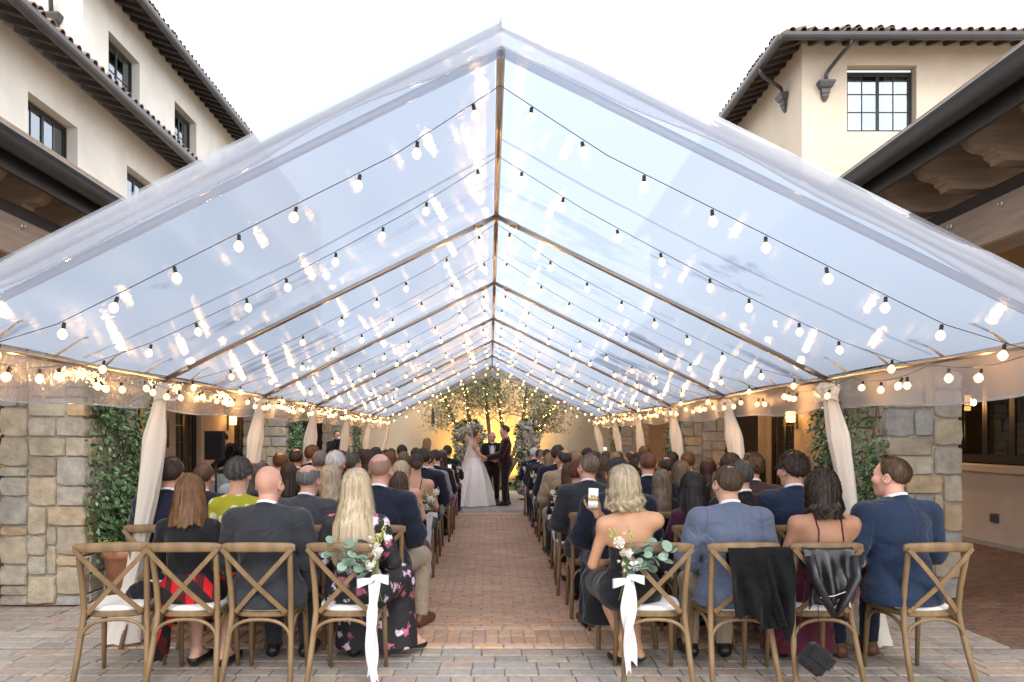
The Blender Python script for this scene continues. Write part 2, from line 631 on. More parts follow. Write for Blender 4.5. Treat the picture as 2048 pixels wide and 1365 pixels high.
pieces = []   # (kind, cx, cy, w, d)
pr = random.Random(3)
BR0, BR1, BX = 5.76, 15.7, 2.95     # brick carpet


def fill_rows(y0, y1, x0, x1, dep, widths, kind, jit=0.0):
    y = y0
    row = 0
    while y < y1 - 1e-6:
        dd = min(dep, y1 - y)
        if dd < dep * 0.4:
            break
        x = x0 - (widths[0] / 2 if row % 2 else 0) - pr.random() * jit
        while x < x1:
            w = pr.choice(widths)
            a, b = max(x, x0), min(x + w, x1)
            if b - a > 0.04:
                pieces.append((kind, (a + b) / 2, y + dd / 2, b - a, dd))
            x += w
        y += dd
        row += 1


fill_rows(3.6, 5.66, -5.2, 5.6, 0.155, [0.155, 0.23, 0.23, 0.30], 'paver', 0.2)
# border of tan bricks, soldier course, stretcher course, then the field
fill_rows(5.66, 5.76, -BX, BX, 0.10, [0.235], 'brickt')
x = -BX
while x < BX - 0.05:
    for r_ in range(2):
        pieces.append(('brick', x + 0.052, 5.76 + 0.115 + r_ * 0.21, 0.104, 0.21))
    x += 0.104
fill_rows(6.18, 6.28, -BX, BX, 0.10, [0.235], 'brickt')
fill_rows(6.28, 15.4, -BX, BX, 0.098, [0.205], 'brick')
fill_rows(15.4, 15.62, -BX, BX, 0.22, [0.104], 'brickt')
fill_rows(15.62, 22.0, -3.9, 3.95, 0.155, [0.155, 0.23, 0.30], 'paver', 0.2)
fill_rows(5.66, 15.62, -3.95, -BX, 0.155, [0.155, 0.23, 0.30], 'paver', 0.2)
fill_rows(5.66, 15.62, BX, 4.0, 0.155, [0.155, 0.23, 0.30], 'paver', 0.2)
fill_rows(5.66, 7.0, 4.0, 5.6, 0.10, [0.205], 'brickd')
fill_rows(5.66, 7.0, -5.2, -3.95, 0.155, [0.155, 0.23], 'paver', 0.2)
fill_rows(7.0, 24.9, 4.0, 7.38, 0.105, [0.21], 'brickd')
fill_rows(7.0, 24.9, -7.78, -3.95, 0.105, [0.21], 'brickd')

matof = {'paver': M_paver, 'brick': M_brick, 'brickt': M_brickt, 'brickd': M_brickd}
F_ = 1475.0


def on_screen(x, y):
    sx = 980 + x * F_ / y
    sy = 873 + 1.62 * F_ / y
    return -40 < sx < 2090 and sy < 1400


def is_open(x, y):
    """floor that the photograph shows between the chairs"""
    return abs(x) < 0.75 or y < 5.2 or (x < -2.4 and y < 7) or (x > 2.9 and y < 7.5)


cands = {'paver': [], 'brick': [], 'brickt': []}
for i, p in enumerate(pieces):
    if p[0] in cands and on_screen(p[1], p[2]):
        cands[p[0]].append((0 if is_open(p[1], p[2]) else 1, p[2], i))
single = set()
for k, lim in (('paver', 290), ('brick', 250), ('brickt', 40)):
    for t in sorted(cands[k])[:lim]:
        single.add(t[2])
mesh_cache = {}
bulk = {k: MB() for k in matof}
for i, (k, cx, cy_, w, d) in enumerate(pieces):
    dz = (pr.random() - 0.5) * 0.005
    if i in single:
        key = (k, round(w, 2), round(d, 2), i % 3)
        if key not in mesh_cache:
            b = MB(); b.add(*slab_geo(w, d, 0.010 if k != 'paver' else 0.007, seed=i))
            mesh_cache[key] = b.mesh('brick' if k != 'paver' else 'paver', [matof[k]])
        link('paver' if k == 'paver' else 'brick', mesh_cache[key], paving, (cx, cy_, dz), (0, 0, (pr.random() - 0.5) * 0.01))
    else:
        vs, F = slab_geo(w, d, 0.010 if k != 'paver' else 0.007, seed=i)
        bulk[k].add([(a + cx, b_ + cy_, c_ + dz) for a, b_, c_ in vs], F)
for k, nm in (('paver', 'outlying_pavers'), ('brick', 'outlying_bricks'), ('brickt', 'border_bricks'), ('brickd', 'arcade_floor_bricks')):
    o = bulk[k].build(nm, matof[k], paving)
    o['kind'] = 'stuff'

# ---- wall helper: a plane with real openings and reveals
def wall_mesh(mb, axis, pos, u0, u1, z0, z1, openings, depth, inward, mi=0):
    """axis 'x' or 'y': plane at pos; u runs along the other horizontal axis. inward: sign of the direction into the building"""
    us = sorted(set([u0, u1] + [v for o in openings for v in o[:2]]))
    zs = sorted(set([z0, z1] + [v for o in openings for v in o[2:4]]))
    us = [u for u in us if u0 <= u <= u1]; zs = [z for z in zs if z0 <= z <= z1]
    P = (lambda u, z, dd=0: (pos + inward * dd, u, z)) if axis == 'x' else (lambda u, z, dd=0: (u, pos + inward * dd, z))
    for i in range(len(us) - 1):
        for j in range(len(zs) - 1):
            cu, cz = (us[i] + us[i + 1]) / 2, (zs[j] + zs[j + 1]) / 2
            if any(o[0] < cu < o[1] and o[2] < cz < o[3] for o in openings):
                continue
            mb.add([P(us[i], zs[j]), P(us[i + 1], zs[j]), P(us[i + 1], zs[j + 1]), P(us[i], zs[j + 1])], [(0, 1, 2, 3)], mi)
    for o in openings:
        a, b, c, d = o[:4]
        q = [(a, c), (b, c), (b, d), (a, d)]
        for k in range(4):
            p, r2 = q[k], q[(k + 1) % 4]
            mb.add([P(*p), P(*r2), P(*r2, depth), P(*p, depth)], [(0, 1, 2, 3)], mi)


def window(parent, axis, pos, u0, u1, z0, z1, inward, cols=2, rows=3, sash=2, curtains=True, fw=0.045, gl=None, room=0.6, name='window', roommat=None):
    """casement set in its reveal: frame, sashes with muntins, panes, curtains, room behind"""
    P = (lambda u, z, dd=0: (pos + inward * dd, u, z)) if axis == 'x' else (lambda u, z, dd=0: (u, pos + inward * dd, z))

    def bar(mb, a0, a1, b0, b1, d0, d1):
        p, q = P(a0, b0, d0), P(a1, b1, d1)
        mb.box([min(p[i], q[i]) for i in range(3)], [max(p[i], q[i]) for i in range(3)])
    mb = MB()
    bar(mb, u0, u1, z0, z0 + fw, -0.03, 0.03); bar(mb, u0, u1, z1 - fw, z1, -0.03, 0.03)
    bar(mb, u0, u0 + fw, z0 + fw, z1 - fw, -0.03, 0.03); bar(mb, u1 - fw, u1, z0 + fw, z1 - fw, -0.03, 0.03)
    win = mb.build(name, M_frame, parent)
    iu0, iu1, iz0, iz1 = u0 + fw, u1 - fw, z0 + fw, z1 - fw
    sw = (iu1 - iu0) / sash
    for s_ in range(sash):
        a, b = iu0 + s_ * sw, iu0 + (s_ + 1) * sw
        mb = MB()
        e = fw * 0.75
        bar(mb, a + 0.002, b - 0.002, iz0, iz0 + e, -0.015, 0.022); bar(mb, a + 0.002, b - 0.002, iz1 - e, iz1, -0.015, 0.022)
        bar(mb, a + 0.002, a + e, iz0 + e, iz1 - e, -0.015, 0.022); bar(mb, b - e, b - 0.002, iz0 + e, iz1 - e, -0.015, 0.022)
        for c in range(1, cols):
            uu = a + e + (b - a - 2 * e) * c / cols
            bar(mb, uu - 0.011, uu + 0.011, iz0 + e, iz1 - e, -0.008, 0.018)
        for r_ in range(1, rows):
            zz = iz0 + e + (iz1 - iz0 - 2 * e) * r_ / rows
            bar(mb, a + e, b - e, zz - 0.011, zz + 0.011, -0.009, 0.017)
        mb.build('sash', M_frame, win)
        for c in range(cols):
            for r_ in range(rows):
                ua = a + e + (b - a - 2 * e) * c / cols; ub = a + e + (b - a - 2 * e) * (c + 1) / cols
                za = iz0 + e + (iz1 - iz0 - 2 * e) * r_ / rows; zb = iz0 + e + (iz1 - iz0 - 2 * e) * (r_ + 1) / rows
                mb = MB(); bar(mb, ua, ub, za, zb, 0.003, 0.007)
                mb.build('pane', gl or M_glass, win)
    if curtains:
        for a, b in ((iu0, iu0 + (iu1 - iu0) * 0.30), (iu1 - (iu1 - iu0) * 0.34, iu1)):
            nn = 40
            G = np.zeros((2, nn, 3))
            for k in range(nn):
                uu = a + (b - a) * k / (nn - 1)
                dd = 0.16 + 0.03 * math.sin(k * 1.1) + 0.012 * math.sin(k * 2.7)
                G[0, k] = P(uu, iz0 - 0.1, dd); G[1, k] = P(uu, iz1 + 0.1, dd)
            mb = MB(); mb.grid(G); mb.build('curtain', M_curtain, win, smooth=True)
    mb = MB()
    p, q = P(u0 - 0.05, z0 - 0.05, 0.045), P(u1 + 0.05, z1 + 0.05, room)
    x0, y0, zz0 = [min(p[i], q[i]) for i in range(3)]; x1, y1, zz1 = [max(p[i], q[i]) for i in range(3)]
    mb.box((x0, y0, zz0), (x1, y1, zz1))
    # drop the face towards the glass
    fi = {('x', -1): 3, ('x', 1): 5, ('y', 1): 2, ('y', -1): 4}[(axis, inward)]
    mb.f.pop(fi); mb.m.pop(fi)
    mb.build('room_recess', roommat or M_room, win)
    return win


# ---- barrel tile, shared by all roofs
def tile_mesh(r=0.085, L=0.42, t=0.016):
    mb = MB()
    n = 8
    P = []
    for (rr, y, sgn) in ((r, 0, 1), (r * 0.82, L, 1)):
        for k in range(n + 1):
            a = math.pi * k / n
            P.append((rr * math.cos(a), y, rr * math.sin(a)))
    for (rr, y) in ((r - t, 0), (r * 0.82 - t, L)):
        for k in range(n + 1):
            a = math.pi * k / n
            P.append((rr * math.cos(a), y, rr * math.sin(a)))
    m = n + 1
    F = []
    for k in range(n):
        F += [(k, k + 1, m + k + 1, m + k), (2 * m + k + 1, 2 * m + k, 3 * m + k, 3 * m + k + 1), (k + 1, k, 2 * m + k, 2 * m + k + 1)]
    F += [(0, m, 3 * m, 2 * m), (n, 2 * m + n, 3 * m + n, m + n)]
    mb.add(P, F)
    return mb.mesh('tile', [M_tile], smooth=False)


TILE = tile_mesh()


def eave_tiles(roof, axis, edge, u0, u1, z, inward, slope, step=0.25, rows=2, seed=1):
    """rows of barrel tiles whose open ends show above the gutter"""
    rr = random.Random(seed)
    ang = math.atan(slope)
    if axis == 'x':   # edge line runs along y
        rz = {1: R(-90), -1: R(90)}[inward]
    else:
        rz = {1: 0, -1: R(180)}[inward]
    k = 0
    u = u0
    while u < u1:
        for r_ in range(rows):
            off = -0.06 + r_ * 0.34
            lift = 0.02 * r_ + rr.uniform(-0.006, 0.008)
            extra = [0.0]
            if r_ == 0 and rr.random() < 0.16:
                extra = [0.0, 0.075]
            for ex in extra:
                zz = z + off * slope + lift + ex
                dd = off + ex * 0.5
                uu = u + rr.uniform(-0.012, 0.012)
                loc = (edge + inward * dd, uu, zz) if axis == 'x' else (uu, edge + inward * dd, zz)
                link('tile', TILE, roof, loc, Euler((ang + rr.uniform(-0.02, 0.02), 0, rz + rr.uniform(-0.03, 0.03)), 'XYZ'))
        u += step
        k += 1


def gutter_profile(r=0.075):
    return [(-r, r * 0.9), (-r, 0.0), (-r * 0.75, -r * 0.55), (-r * 0.25, -r * 0.9), (r * 0.35, -r * 0.95), (r * 0.95, -r * 0.7), (r * 0.95, r * 0.9), (r * 0.8, r * 0.9), (r * 0.8, -r * 0.5), (0, -r * 0.7), (-r * 0.6, -r * 0.4), (-r * 0.85, r * 0.9)]


def eave(parent, axis, edge, u0, u1, z, inward, over, slope=0.35, tailstep=0.4, tile_u=None, seed=1, gr=0.08, mitre=False):
    """overhanging eave: sloped soffit, rafter tails, fascia, gutter, tiles. edge = gutter line; wall stands 'over' further in"""
    def P(d, u, zz):
        return (edge + inward * d, u, zz) if axis == 'x' else (u, edge + inward * d, zz)
    # roof slab
    mb = MB()
    L = over + 2.2
    vs = []
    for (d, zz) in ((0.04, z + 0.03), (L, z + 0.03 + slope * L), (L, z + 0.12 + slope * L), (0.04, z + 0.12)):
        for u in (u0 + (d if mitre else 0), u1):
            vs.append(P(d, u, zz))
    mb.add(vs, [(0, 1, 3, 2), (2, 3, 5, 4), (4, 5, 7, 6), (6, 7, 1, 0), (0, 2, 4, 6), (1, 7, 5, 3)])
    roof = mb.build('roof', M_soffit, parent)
    # gutter
    prof = gutter_profile(gr)
    mb = MB()
    n = len(prof)
    vs = [P(p[0] * -0 + (p[0] + 0.0) if inward > 0 else p[0], u, z + p[1]) for u in (u0 - 0.0, u1) for p in prof]
    F = [(i, (i + 1) % n, n + (i + 1) % n, n + i) for i in range(n)]
    mb.add(vs, F + [tuple(range(n)), tuple(range(n, 2 * n))[::-1]])
    mb.build('gutter', M_gutter, parent)
    # tails with a stepped scroll end
    u = u0 + 0.2
    tm = None
    while u < u1:
        mb = MB()
        poly = [(0.10, 0.035), (0.10, -0.02), (0.17, -0.03), (0.2, -0.055), (0.24, -0.06), (over + 0.05, -0.08), (over + 0.05, 0.035)]
        pts = []
        for du in (-0.045, 0.045):
            for d, zz in poly:
                pts.append(P(d, du, z + zz + slope * d))
        m_ = len(poly)
        F = [tuple(range(m_)), tuple(range(m_, 2 * m_))[::-1]] + [(i, (i + 1) % m_, m_ + (i + 1) % m_, m_ + i) for i in range(m_)]
        if tm is None:
            mb.add(pts, F)
            tm = mb.mesh('rafter_tail', [M_tail])
        link('rafter_tail', tm, parent, (0, u, 0) if axis == 'x' else (u, 0, 0))
        u += tailstep
    if tile_u:
        eave_tiles(roof, axis, edge + inward * 0.03, tile_u[0], tile_u[1], z + 0.13, inward, slope, seed=seed)
    return roof


def leader_head(parent, c, wall_axis, s=1.0):
    """cast hopper: stepped inverted pyramid; wall_axis gives outward normal"""
    mb = MB()
    nx, ny = wall_axis
    prof = [(0.19, 0.14), (0.19, 0.10), (0.145, 0.0), (0.10, -0.03), (0.10, -0.13), (0.08, -0.15), (0.08, -0.20), (0.035, -0.30)]
    vs = []
    for w, z in prof:
        dep = w * 1.05
        for a, b in ((-1, 0), (1, 0), (1, 1), (-1, 1)):
            t = a * w * s; o = b * dep * s
            vs.append((c[0] + nx * o - ny * t, c[1] + ny * o + nx * t, c[2] + z * s))
    n = len(prof)
    F = [(0, 1, 2, 3), tuple((n - 1) * 4 + k for k in (3, 2, 1, 0))]
    for i in range(n - 1):
        for k in range(4):
            k2 = (k + 1) % 4
            F.append((i * 4 + k, (i + 1) * 4 + k, (i + 1) * 4 + k2, i * 4 + k2))
    mb.add(vs, F)
    return mb.build('leader_head', M_leader, parent)


# ================================================================== LEFT WING
XL, XL3 = -7.8, -9.0
lw = thing('hotel_wing', 'three storey cream stucco wing with two dark tiled eaves behind timber arcade', 'building', (XL, 14, 0))
lw_off = Vector((XL, 14, 0))


def under(parent_loc):
    """parent inverse for children built in world coordinates"""
    return Matrix.Translation(Vector(parent_loc)).inverted()


def fix(th):
    """children were built in world coordinates: cancel the thing's own transform"""
    inv = (Matrix.Translation(th.location) @ th.rotation_euler.to_matrix().to_4x4()).inverted()
    for ch in th.children:
        ch.matrix_parent_inverse = inv


w2 = [(8.9, 10.3, 5.6, 7.45), (12.45, 13.95, 5.6, 7.45), (15.85, 17.3, 5.6, 7.45), (19.3, 20.7, 5.6, 7.45)]
d1 = [(15.3, 16.7, 0.02, 2.5), (18.3, 19.9, 0.02, 2.5), (22.5, 23.7, 0.3, 2.5), (10.0, 12.6, 0.9, 2.6)]
mb = MB()
wall_mesh(mb, 'x', XL, 2.0, 34, 3.9, 8.25, w2, 0.28, -1)
mb.add([(XL, 34, 0), (XL - 3, 34, 0), (XL - 3, 34, 12), (XL, 34, 12)], [(0, 1, 2, 3)])
mb.build('upper_wall', M_stucco, lw)
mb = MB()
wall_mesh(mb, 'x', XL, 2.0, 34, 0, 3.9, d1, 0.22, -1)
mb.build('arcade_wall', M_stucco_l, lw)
for a, b, c, d in w2:
    window(lw, 'x', XL - 0.22, a + 0.03, b - 0.03, c + 0.03, d - 0.03, -1)
w3 = [(17.4, 18.95, 9.2, 11.2), (21.05, 22.6, 9.2, 11.2), (24.7, 26.2, 9.2, 11.2)]
mb = MB()
wall_mesh(mb, 'x', XL3, 16.3, 34, 7.9, 12.2, w3, 0.28, -1)
wall_mesh(mb, 'y', 16.3, -14, XL3, 7.9, 12.2, [], 0.2, 1)
mb.build('top_wall', M_stucco, lw)
for a, b, c, d in w3:
    window(lw, 'x', XL3 - 0.22, a + 0.03, b - 0.03, c + 0.03, d - 0.03, -1)
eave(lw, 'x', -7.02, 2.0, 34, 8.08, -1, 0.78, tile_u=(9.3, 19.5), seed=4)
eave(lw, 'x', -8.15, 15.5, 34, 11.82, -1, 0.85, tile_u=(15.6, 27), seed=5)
leader_head(lw, (-9.62, 16.3, 10.75), (0, -1), 1.05)
mb = MB(); mb.tube([(-9.62, 16.17, 10.85), (-9.62, 16.15, 11.2), (-9.4, 15.9, 11.5), (-9.3, 15.6, 11.9)], 0.05, 10); mb.build('downspout', M_leader, lw, smooth=True)
fix(lw)

# ================================================================== RIGHT TOWER
XR, YR = 7.4, 17.5
rt = thing('hotel_tower', 'cream stucco corner block with hipped tiled eave and one square casement', 'building', (XR, YR, 0))
rw = [(8.47, 10.12, 8.85, 10.42)]
mb = MB()
wall_mesh(mb, 'y', YR, XR, 18, 3.9, 10.95, rw, 0.26, 1)
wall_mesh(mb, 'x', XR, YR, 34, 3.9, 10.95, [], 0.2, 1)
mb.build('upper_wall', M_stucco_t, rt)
window(rt, 'y', YR + 0.2, 8.5, 10.09, 8.88, 10.33, 1)
# control joint lines in the stucco
for zz in (7.95,):
    mb = MB(); mb.box((XR + 0.02, YR - 0.004, zz), (18, YR + 0.01, zz + 0.012)); mb.build('control_joint', M_stucco_l, rt)
ze = 10.68
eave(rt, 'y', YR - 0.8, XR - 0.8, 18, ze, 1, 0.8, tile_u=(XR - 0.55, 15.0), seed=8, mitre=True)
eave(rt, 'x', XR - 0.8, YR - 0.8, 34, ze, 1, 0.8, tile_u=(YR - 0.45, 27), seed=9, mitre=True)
leader_head(rt, (7.93, YR, 9.86), (0, -1))
leader_head(rt, (XR, 18.45, 10.02), (-1, 0))
mb = MB(); mb.tube([(7.93, YR - 0.10, 9.98), (7.93, YR - 0.10, 10.15), (7.98, YR - 0.14, 10.25), (8.12, YR - 0.5, 10.45), (8.2, YR - 0.72, 10.53), (8.2, YR - 0.78, 10.66)], 0.045, 10); mb.build('downspout', M_gutter, rt, smooth=True)
mb = MB(); mb.tube([(XR - 0.10, 18.45, 10.14), (XR - 0.10, 18.45, 10.24), (XR - 0.14, 18.4, 10.3), (XR - 0.65, 18.1, 10.42), (XR - 0.75, 18.05, 10.48), (XR - 0.8, 18.03, 10.66)], 0.045, 10); mb.build('downspout', M_gutter, rt, smooth=True)
fix(rt)
rb = thing('arcade_wing', 'low stucco wing with dark window wall behind brown brick walkway', 'building', (XR, 12, 0))
d2 = [(4.0, 11.9, 1.2, 2.75), (17.95, 19.7, 0.02, 2.5), (22.0, 23.6, 0.02, 2.5)]
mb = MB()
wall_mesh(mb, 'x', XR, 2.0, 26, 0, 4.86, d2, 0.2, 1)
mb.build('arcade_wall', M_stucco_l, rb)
mb = MB(); mb.bbox((XR - 0.07, 3.9, 1.08), (XR + 0.02, 12.0, 1.198), 0.015); mb.build('window_sill', M_stucco_l, rb)
mb = MB(); mb.box((XR - 0.04, 2.0, 0.0), (XR - 0.003, 17.8, 0.06)); mb.build('base_strip', M_mortar, rb)
# ---- glazed openings under the arcades
M_lit = emit('lit_interior', (1.0, 0.62, 0.2), 1.6)
M_roomd = pm('dim_interior', (0.03, 0.03, 0.028), rough=0.9)


def french_door(parent, axis, pos, u0, u1, z0, z1, inward, n=2, lit=False, rows=5):
    w = window(parent, axis, pos, u0, u1, z0, z1, inward, cols=2, rows=rows, sash=n, curtains=False, fw=0.09, gl=M_dglass, room=0.5, name='door', roommat=M_roomd)
    return w


for a, b in ((4.05, 5.95), (6.05, 7.95), (8.0, 9.9), (9.95, 11.85)):
    window(rb, 'x', XR + 0.12, a, b, 1.22, 2.72, 1, cols=1, rows=1, sash=3, curtains=False, fw=0.07, gl=glass('dark_glass', (0.5, 0.55, 0.5), 0.16), room=0.4, roommat=M_roomd)
french_door(rb, 'x', XR + 0.14, 17.98, 19.67, 0.03, 2.48, 1)
french_door(rb, 'x', XR + 0.14, 22.03, 23.57, 0.03, 2.48, 1)
mb = MB(); mb.bbox((XR - 0.05, 10.72, 0.36), (XR + 0.01, 10.86, 0.49), 0.01); mb.build('outlet_box', M_leader, rb)
fix(rb)
for (a, b, c, d) in d1:
    if c < 0.2:
        french_door(lw, 'x', XL - 0.14, a + 0.03, b - 0.03, c + 0.01, d - 0.02, -1)
    else:
        window(lw, 'x', XL - 0.12, a + 0.03, b - 0.03, c + 0.02, d - 0.02, -1, cols=1, rows=3 if a > 20 else 1, sash=3, curtains=False, fw=0.06,
               gl=glass('dark_glass', (0.5, 0.55, 0.5), 0.16), room=0.4, roommat=M_lit if a > 20 else M_roomd)
mb = MB(); mb.bbox((XL, 17.45, 1.35), (XL + 0.04, 17.85, 2.0), 0.01); mb.build('wall_plaque', M_frame, lw)
inv = Matrix.Translation(lw.location).inverted()
for ch in lw.children:
    ch.matrix_parent_inverse = inv

# ---- arcade roofs: timber beam, scroll-cut rafters, sloped boards, gutter
def arcade(side, gx, gz, beam_in, wallx, y0, y1, tips, label):
    s = side   # -1 left, +1 right ; |x| grows outwards
    t = thing('arcade_roof', label, 'arcade', (s * beam_in, 10, 0))
    sl = 0.22
    X = lambda d: s * (gx + d)          # d metres outwards from the gutter line
    L = wallx - gx - 0.01
    mb = MB()
    vs = []
    for (d, zz) in ((0.05, gz + 0.04), (L, gz + 0.04 + sl * L), (L, gz + 0.18 + sl * L), (0.05, gz + 0.18)):
        for y in (y0, y1):
            vs.append((X(d), y, zz))
    mb.add(vs, [(0, 1, 3, 2), (2, 3, 5, 4), (4, 5, 7, 6), (6, 7, 1, 0), (0, 2, 4, 6), (1, 7, 5, 3)])
    mb.build('roof_deck', M_woodx, t)
    # round-bottomed gutter with rolled lip, fascia board behind it
    prof = [(0.09 * math.cos(a), 0.09 * math.sin(a)) for a in [math.pi + math.pi * k / 10 for k in range(11)]]
    prof = [(-0.102, 0.03), (-0.108, 0.012)] + prof + [(0.09, 0.03)] + [(0.079 * math.cos(a), 0.079 * math.sin(a)) for a in [2 * math.pi - math.pi * k / 8 for k in range(9)]]
    mb = MB()
    n = len(prof)
    vs = [(X(p[0]), y, gz + 0.02 + p[1]) for y in (y0, y1) for p in prof]
    mb.add(vs, [(i, (i + 1) % n, n + (i + 1) % n, n + i) for i in range(n)])
    mb.build('gutter', M_gutter, t, smooth=True)
    mb = MB(); mb.box((min(X(0.115), X(0.15)), y0, gz - 0.16), (max(X(0.115), X(0.15)), y1, gz + 0.035)); mb.build('fascia', M_gutter, t)
    # beam
    b0, b1 = sorted((s * beam_in, s * (beam_in + 0.30)))
    mb = MB(); mb.bbox((b0, y0, 3.13), (b1, y1, 3.47), 0.015); mb.build('beam', M_wood, t)
    b0, b1 = sorted((s * (beam_in + 0.06), s * (beam_in + 0.26)))
    mb = MB(); mb.bbox((b0, y0, 3.47), (b1, y1, 3.60), 0.01); mb.build('plate', M_soffit, t)
    # scroll rafters
    d_b = beam_in - gx
    ts = 0.17
    prof = [(ts, gz + 0.03 + sl * ts), (ts, gz - 0.07), (ts + 0.05, gz - 0.085), (ts + 0.075, gz - 0.11), (ts + 0.11, gz - 0.16), (ts + 0.16, gz - 0.185), (ts + 0.215, gz - 0.19), (ts + 0.245, gz - 0.205),
            (ts + 0.25, gz - 0.235), (ts + 0.285, gz - 0.245), (ts + 0.30, gz - 0.285), (d_b + 0.1, gz - 0.29), (L, gz - 0.27 + sl * L * 0.85), (L, gz + 0.03 + sl * L)]
    prof = [(a, b) for a, b in prof]
    mb = MB()
    mb.prism([(X(a), b) for a, b in prof], 'y', -0.075, 0.075)
    rm = mb.mesh('rafter', [M_woodx])
    y = tips
    while y > y0 + 0.1:
        y -= 0.62
    while y < y1 - 0.1:
        if y > y0 + 0.1:
            link('rafter', rm, t, (0, y, 0))
        y += 0.62
    # bolt heads
    bm_ = None
    y = y0 + 0.35
    while y < 9:
        if bm_ is None:
            mb = MB(); mb.lathe([(0.022, 0), (0.022, 0.008), (0.012, 0.014), (0.012, 0.03), (0.005, 0.034)], 8)
            bm_ = mb.mesh('bolt', [pm('bolt_steel', (0.5, 0.5, 0.5), rough=0.3, metal=0.9)])
        link('bolt', bm_, t, (s * beam_in, y, 3.40), (0, R(-90 * s), 0))
        y += 0.62
    fix(t)
    return t


arcade(-1, 3.62, 3.84, 3.98, 7.8, 2.2, 25, 6.45, 'timber arcade roof with scroll rafters below the three storey wing')
arcade(1, 3.30, 3.93, 3.92, 7.4, 2.2, 25, 6.1, 'timber arcade roof with scroll rafters beside the corner block')

# ---- stone piers: every stone a piece of its own on a mortar core
def stone_meshes(n=10):
    out = []
    for i in range(n):
        rr = random.Random(100 + i)
        mb = MB()
        # unit stone: x,z in -.5...5, y from 0 (back) to 1 (face); rounded irregular outline
        ring0, ring1, ring2 = [], [], []
        outline = [(-.5, -.5), (-.18, -.5), (.15, -.5), (.5, -.5), (.5, -.1), (.5, .2), (.5, .5), (.17, .5), (-.2, .5), (-.5, .5), (-.5, .15), (-.5, -.15)]
        for (x, z) in outline:
            jx, jz = rr.uniform(-.03, .03), rr.uniform(-.035, .035)
            cor = 0.93 if abs(x) == .5 and abs(z) == .5 else 1.0
            x2, z2 = x * cor + jx, z * cor + jz
            ring0.append((x2 * 1.0, 0.0, z2))
            ring1.append((x2, 0.76, z2))
            ring2.append((x2 * 0.92, 0.96 + rr.uniform(-.035, .03), z2 * 0.89))
        m = len(outline)
        vs = ring0 + ring1 + ring2 + [(rr.uniform(-.1, .1), 0.985 + rr.uniform(-.03, .03), rr.uniform(-.1, .1))]
        F = []
        for k in range(m):
            k2 = (k + 1) % m
            F += [(k, k2, m + k2, m + k), (m + k, m + k2, 2 * m + k2, 2 * m + k), (2 * m + k, 2 * m + k2, 3 * m)]
        mb.add(vs, F)
        out.append(mb.mesh('stone', [M_stone], smooth=False))
    return out


STONES = stone_meshes()


def ashlar(w, h, seed, cell=0.095):
    """irregular coursed layout: rectangles filling w x h"""
    rr = random.Random(seed)
    nx, nz = max(3, round(w / cell)), round(h / cell)
    cx, cz = w / nx, h / nz
    used = [[False] * nz for _ in range(nx)]
    rects = []
    for j in range(nz):
        for i in range(nx):
            if used[i][j]:
                continue
            a, b = rr.choice([(4, 2), (3, 2), (3, 3), (2, 2), (4, 3), (5, 2), (2, 3), (3, 1), (3, 3), (4, 2)])
            a = min(a, nx - i); b = min(b, nz - j)
            aa = 0
            while aa < a and not used[i + aa][j]:
                aa += 1
            a = aa
            if nx - (i + a) == 1 and not used[i + a][j]:
                a += 1
            while b > 1 and any(used[i + k][j + b - 1] for k in range(a)):
                b -= 1
            for k in range(a):
                for q in range(b):
                    used[i + k][j + q] = True
            rects.append((i * cx, j * cz, a * cx, b * cz))
    return rects


def pier(x0, x1, y0, y1, h, inner, label, seed):
    t = thing('stone_pier', label, 'pier', ((x0 + x1) / 2, (y0 + y1) / 2, 0), group='stone piers of the arcades')
    rr = random.Random(seed)
    T = 0.10
    mb = MB(); mb.box((x0 + T * 0.34, y0 + T * 0.34, 0), (x1 - T * 0.34, y1 - T * 0.34, h)); mb.build('mortar_core', M_mortar, t)
    g = 0.009
    # front face (towards -y)
    for (u, z, w, hh) in ashlar(x1 - x0, h, seed):
        link('stone', rr.choice(STONES), t, (x0 + u + w / 2, y0 + T, z + hh / 2), (0, 0, 0), None).scale = (w - g, -T * rr.uniform(0.95, 1.12), hh - g)
    # inner face
    xf = x1 if inner > 0 else x0
    for (u, z, w, hh) in ashlar(y1 - y0 - T, h, seed + 50):
        o = link('stone', rr.choice(STONES), t, (xf - inner * T, y0 + T + u + w / 2, z + hh / 2), (0, 0, R(-90) if inner > 0 else R(90)))
        o.scale = (w - g, T * rr.uniform(0.95, 1.12), hh - g)
    fix(t)
    return t


PIERS = [
    pier(-4.70, -3.88, 7.05, 8.15, 3.13, 1, 'stone pier beside the empty chair and terracotta pot', 11),
    pier(-4.70, -3.88, 14.0, 15.0, 3.13, 1, 'stone pier beside the loudspeaker and draped table', 12),
    pier(-4.70, -3.88, 20.6, 21.6, 3.13, 1, 'stone pier behind the photographer in black', 13),
    pier(3.95, 4.72, 7.35, 8.65, 3.13, -1, 'stone pier behind the man in navy suit, by dark window', 14),
    pier(3.95, 4.80, 15.0, 16.0, 3.13, -1, 'stone pier between black table and dark brown doorway', 15),
    pier(3.95, 4.80, 22.3, 23.2, 3.13, -1, 'stone pier next to the courtyard wall beyond the brown doorway', 16),
]

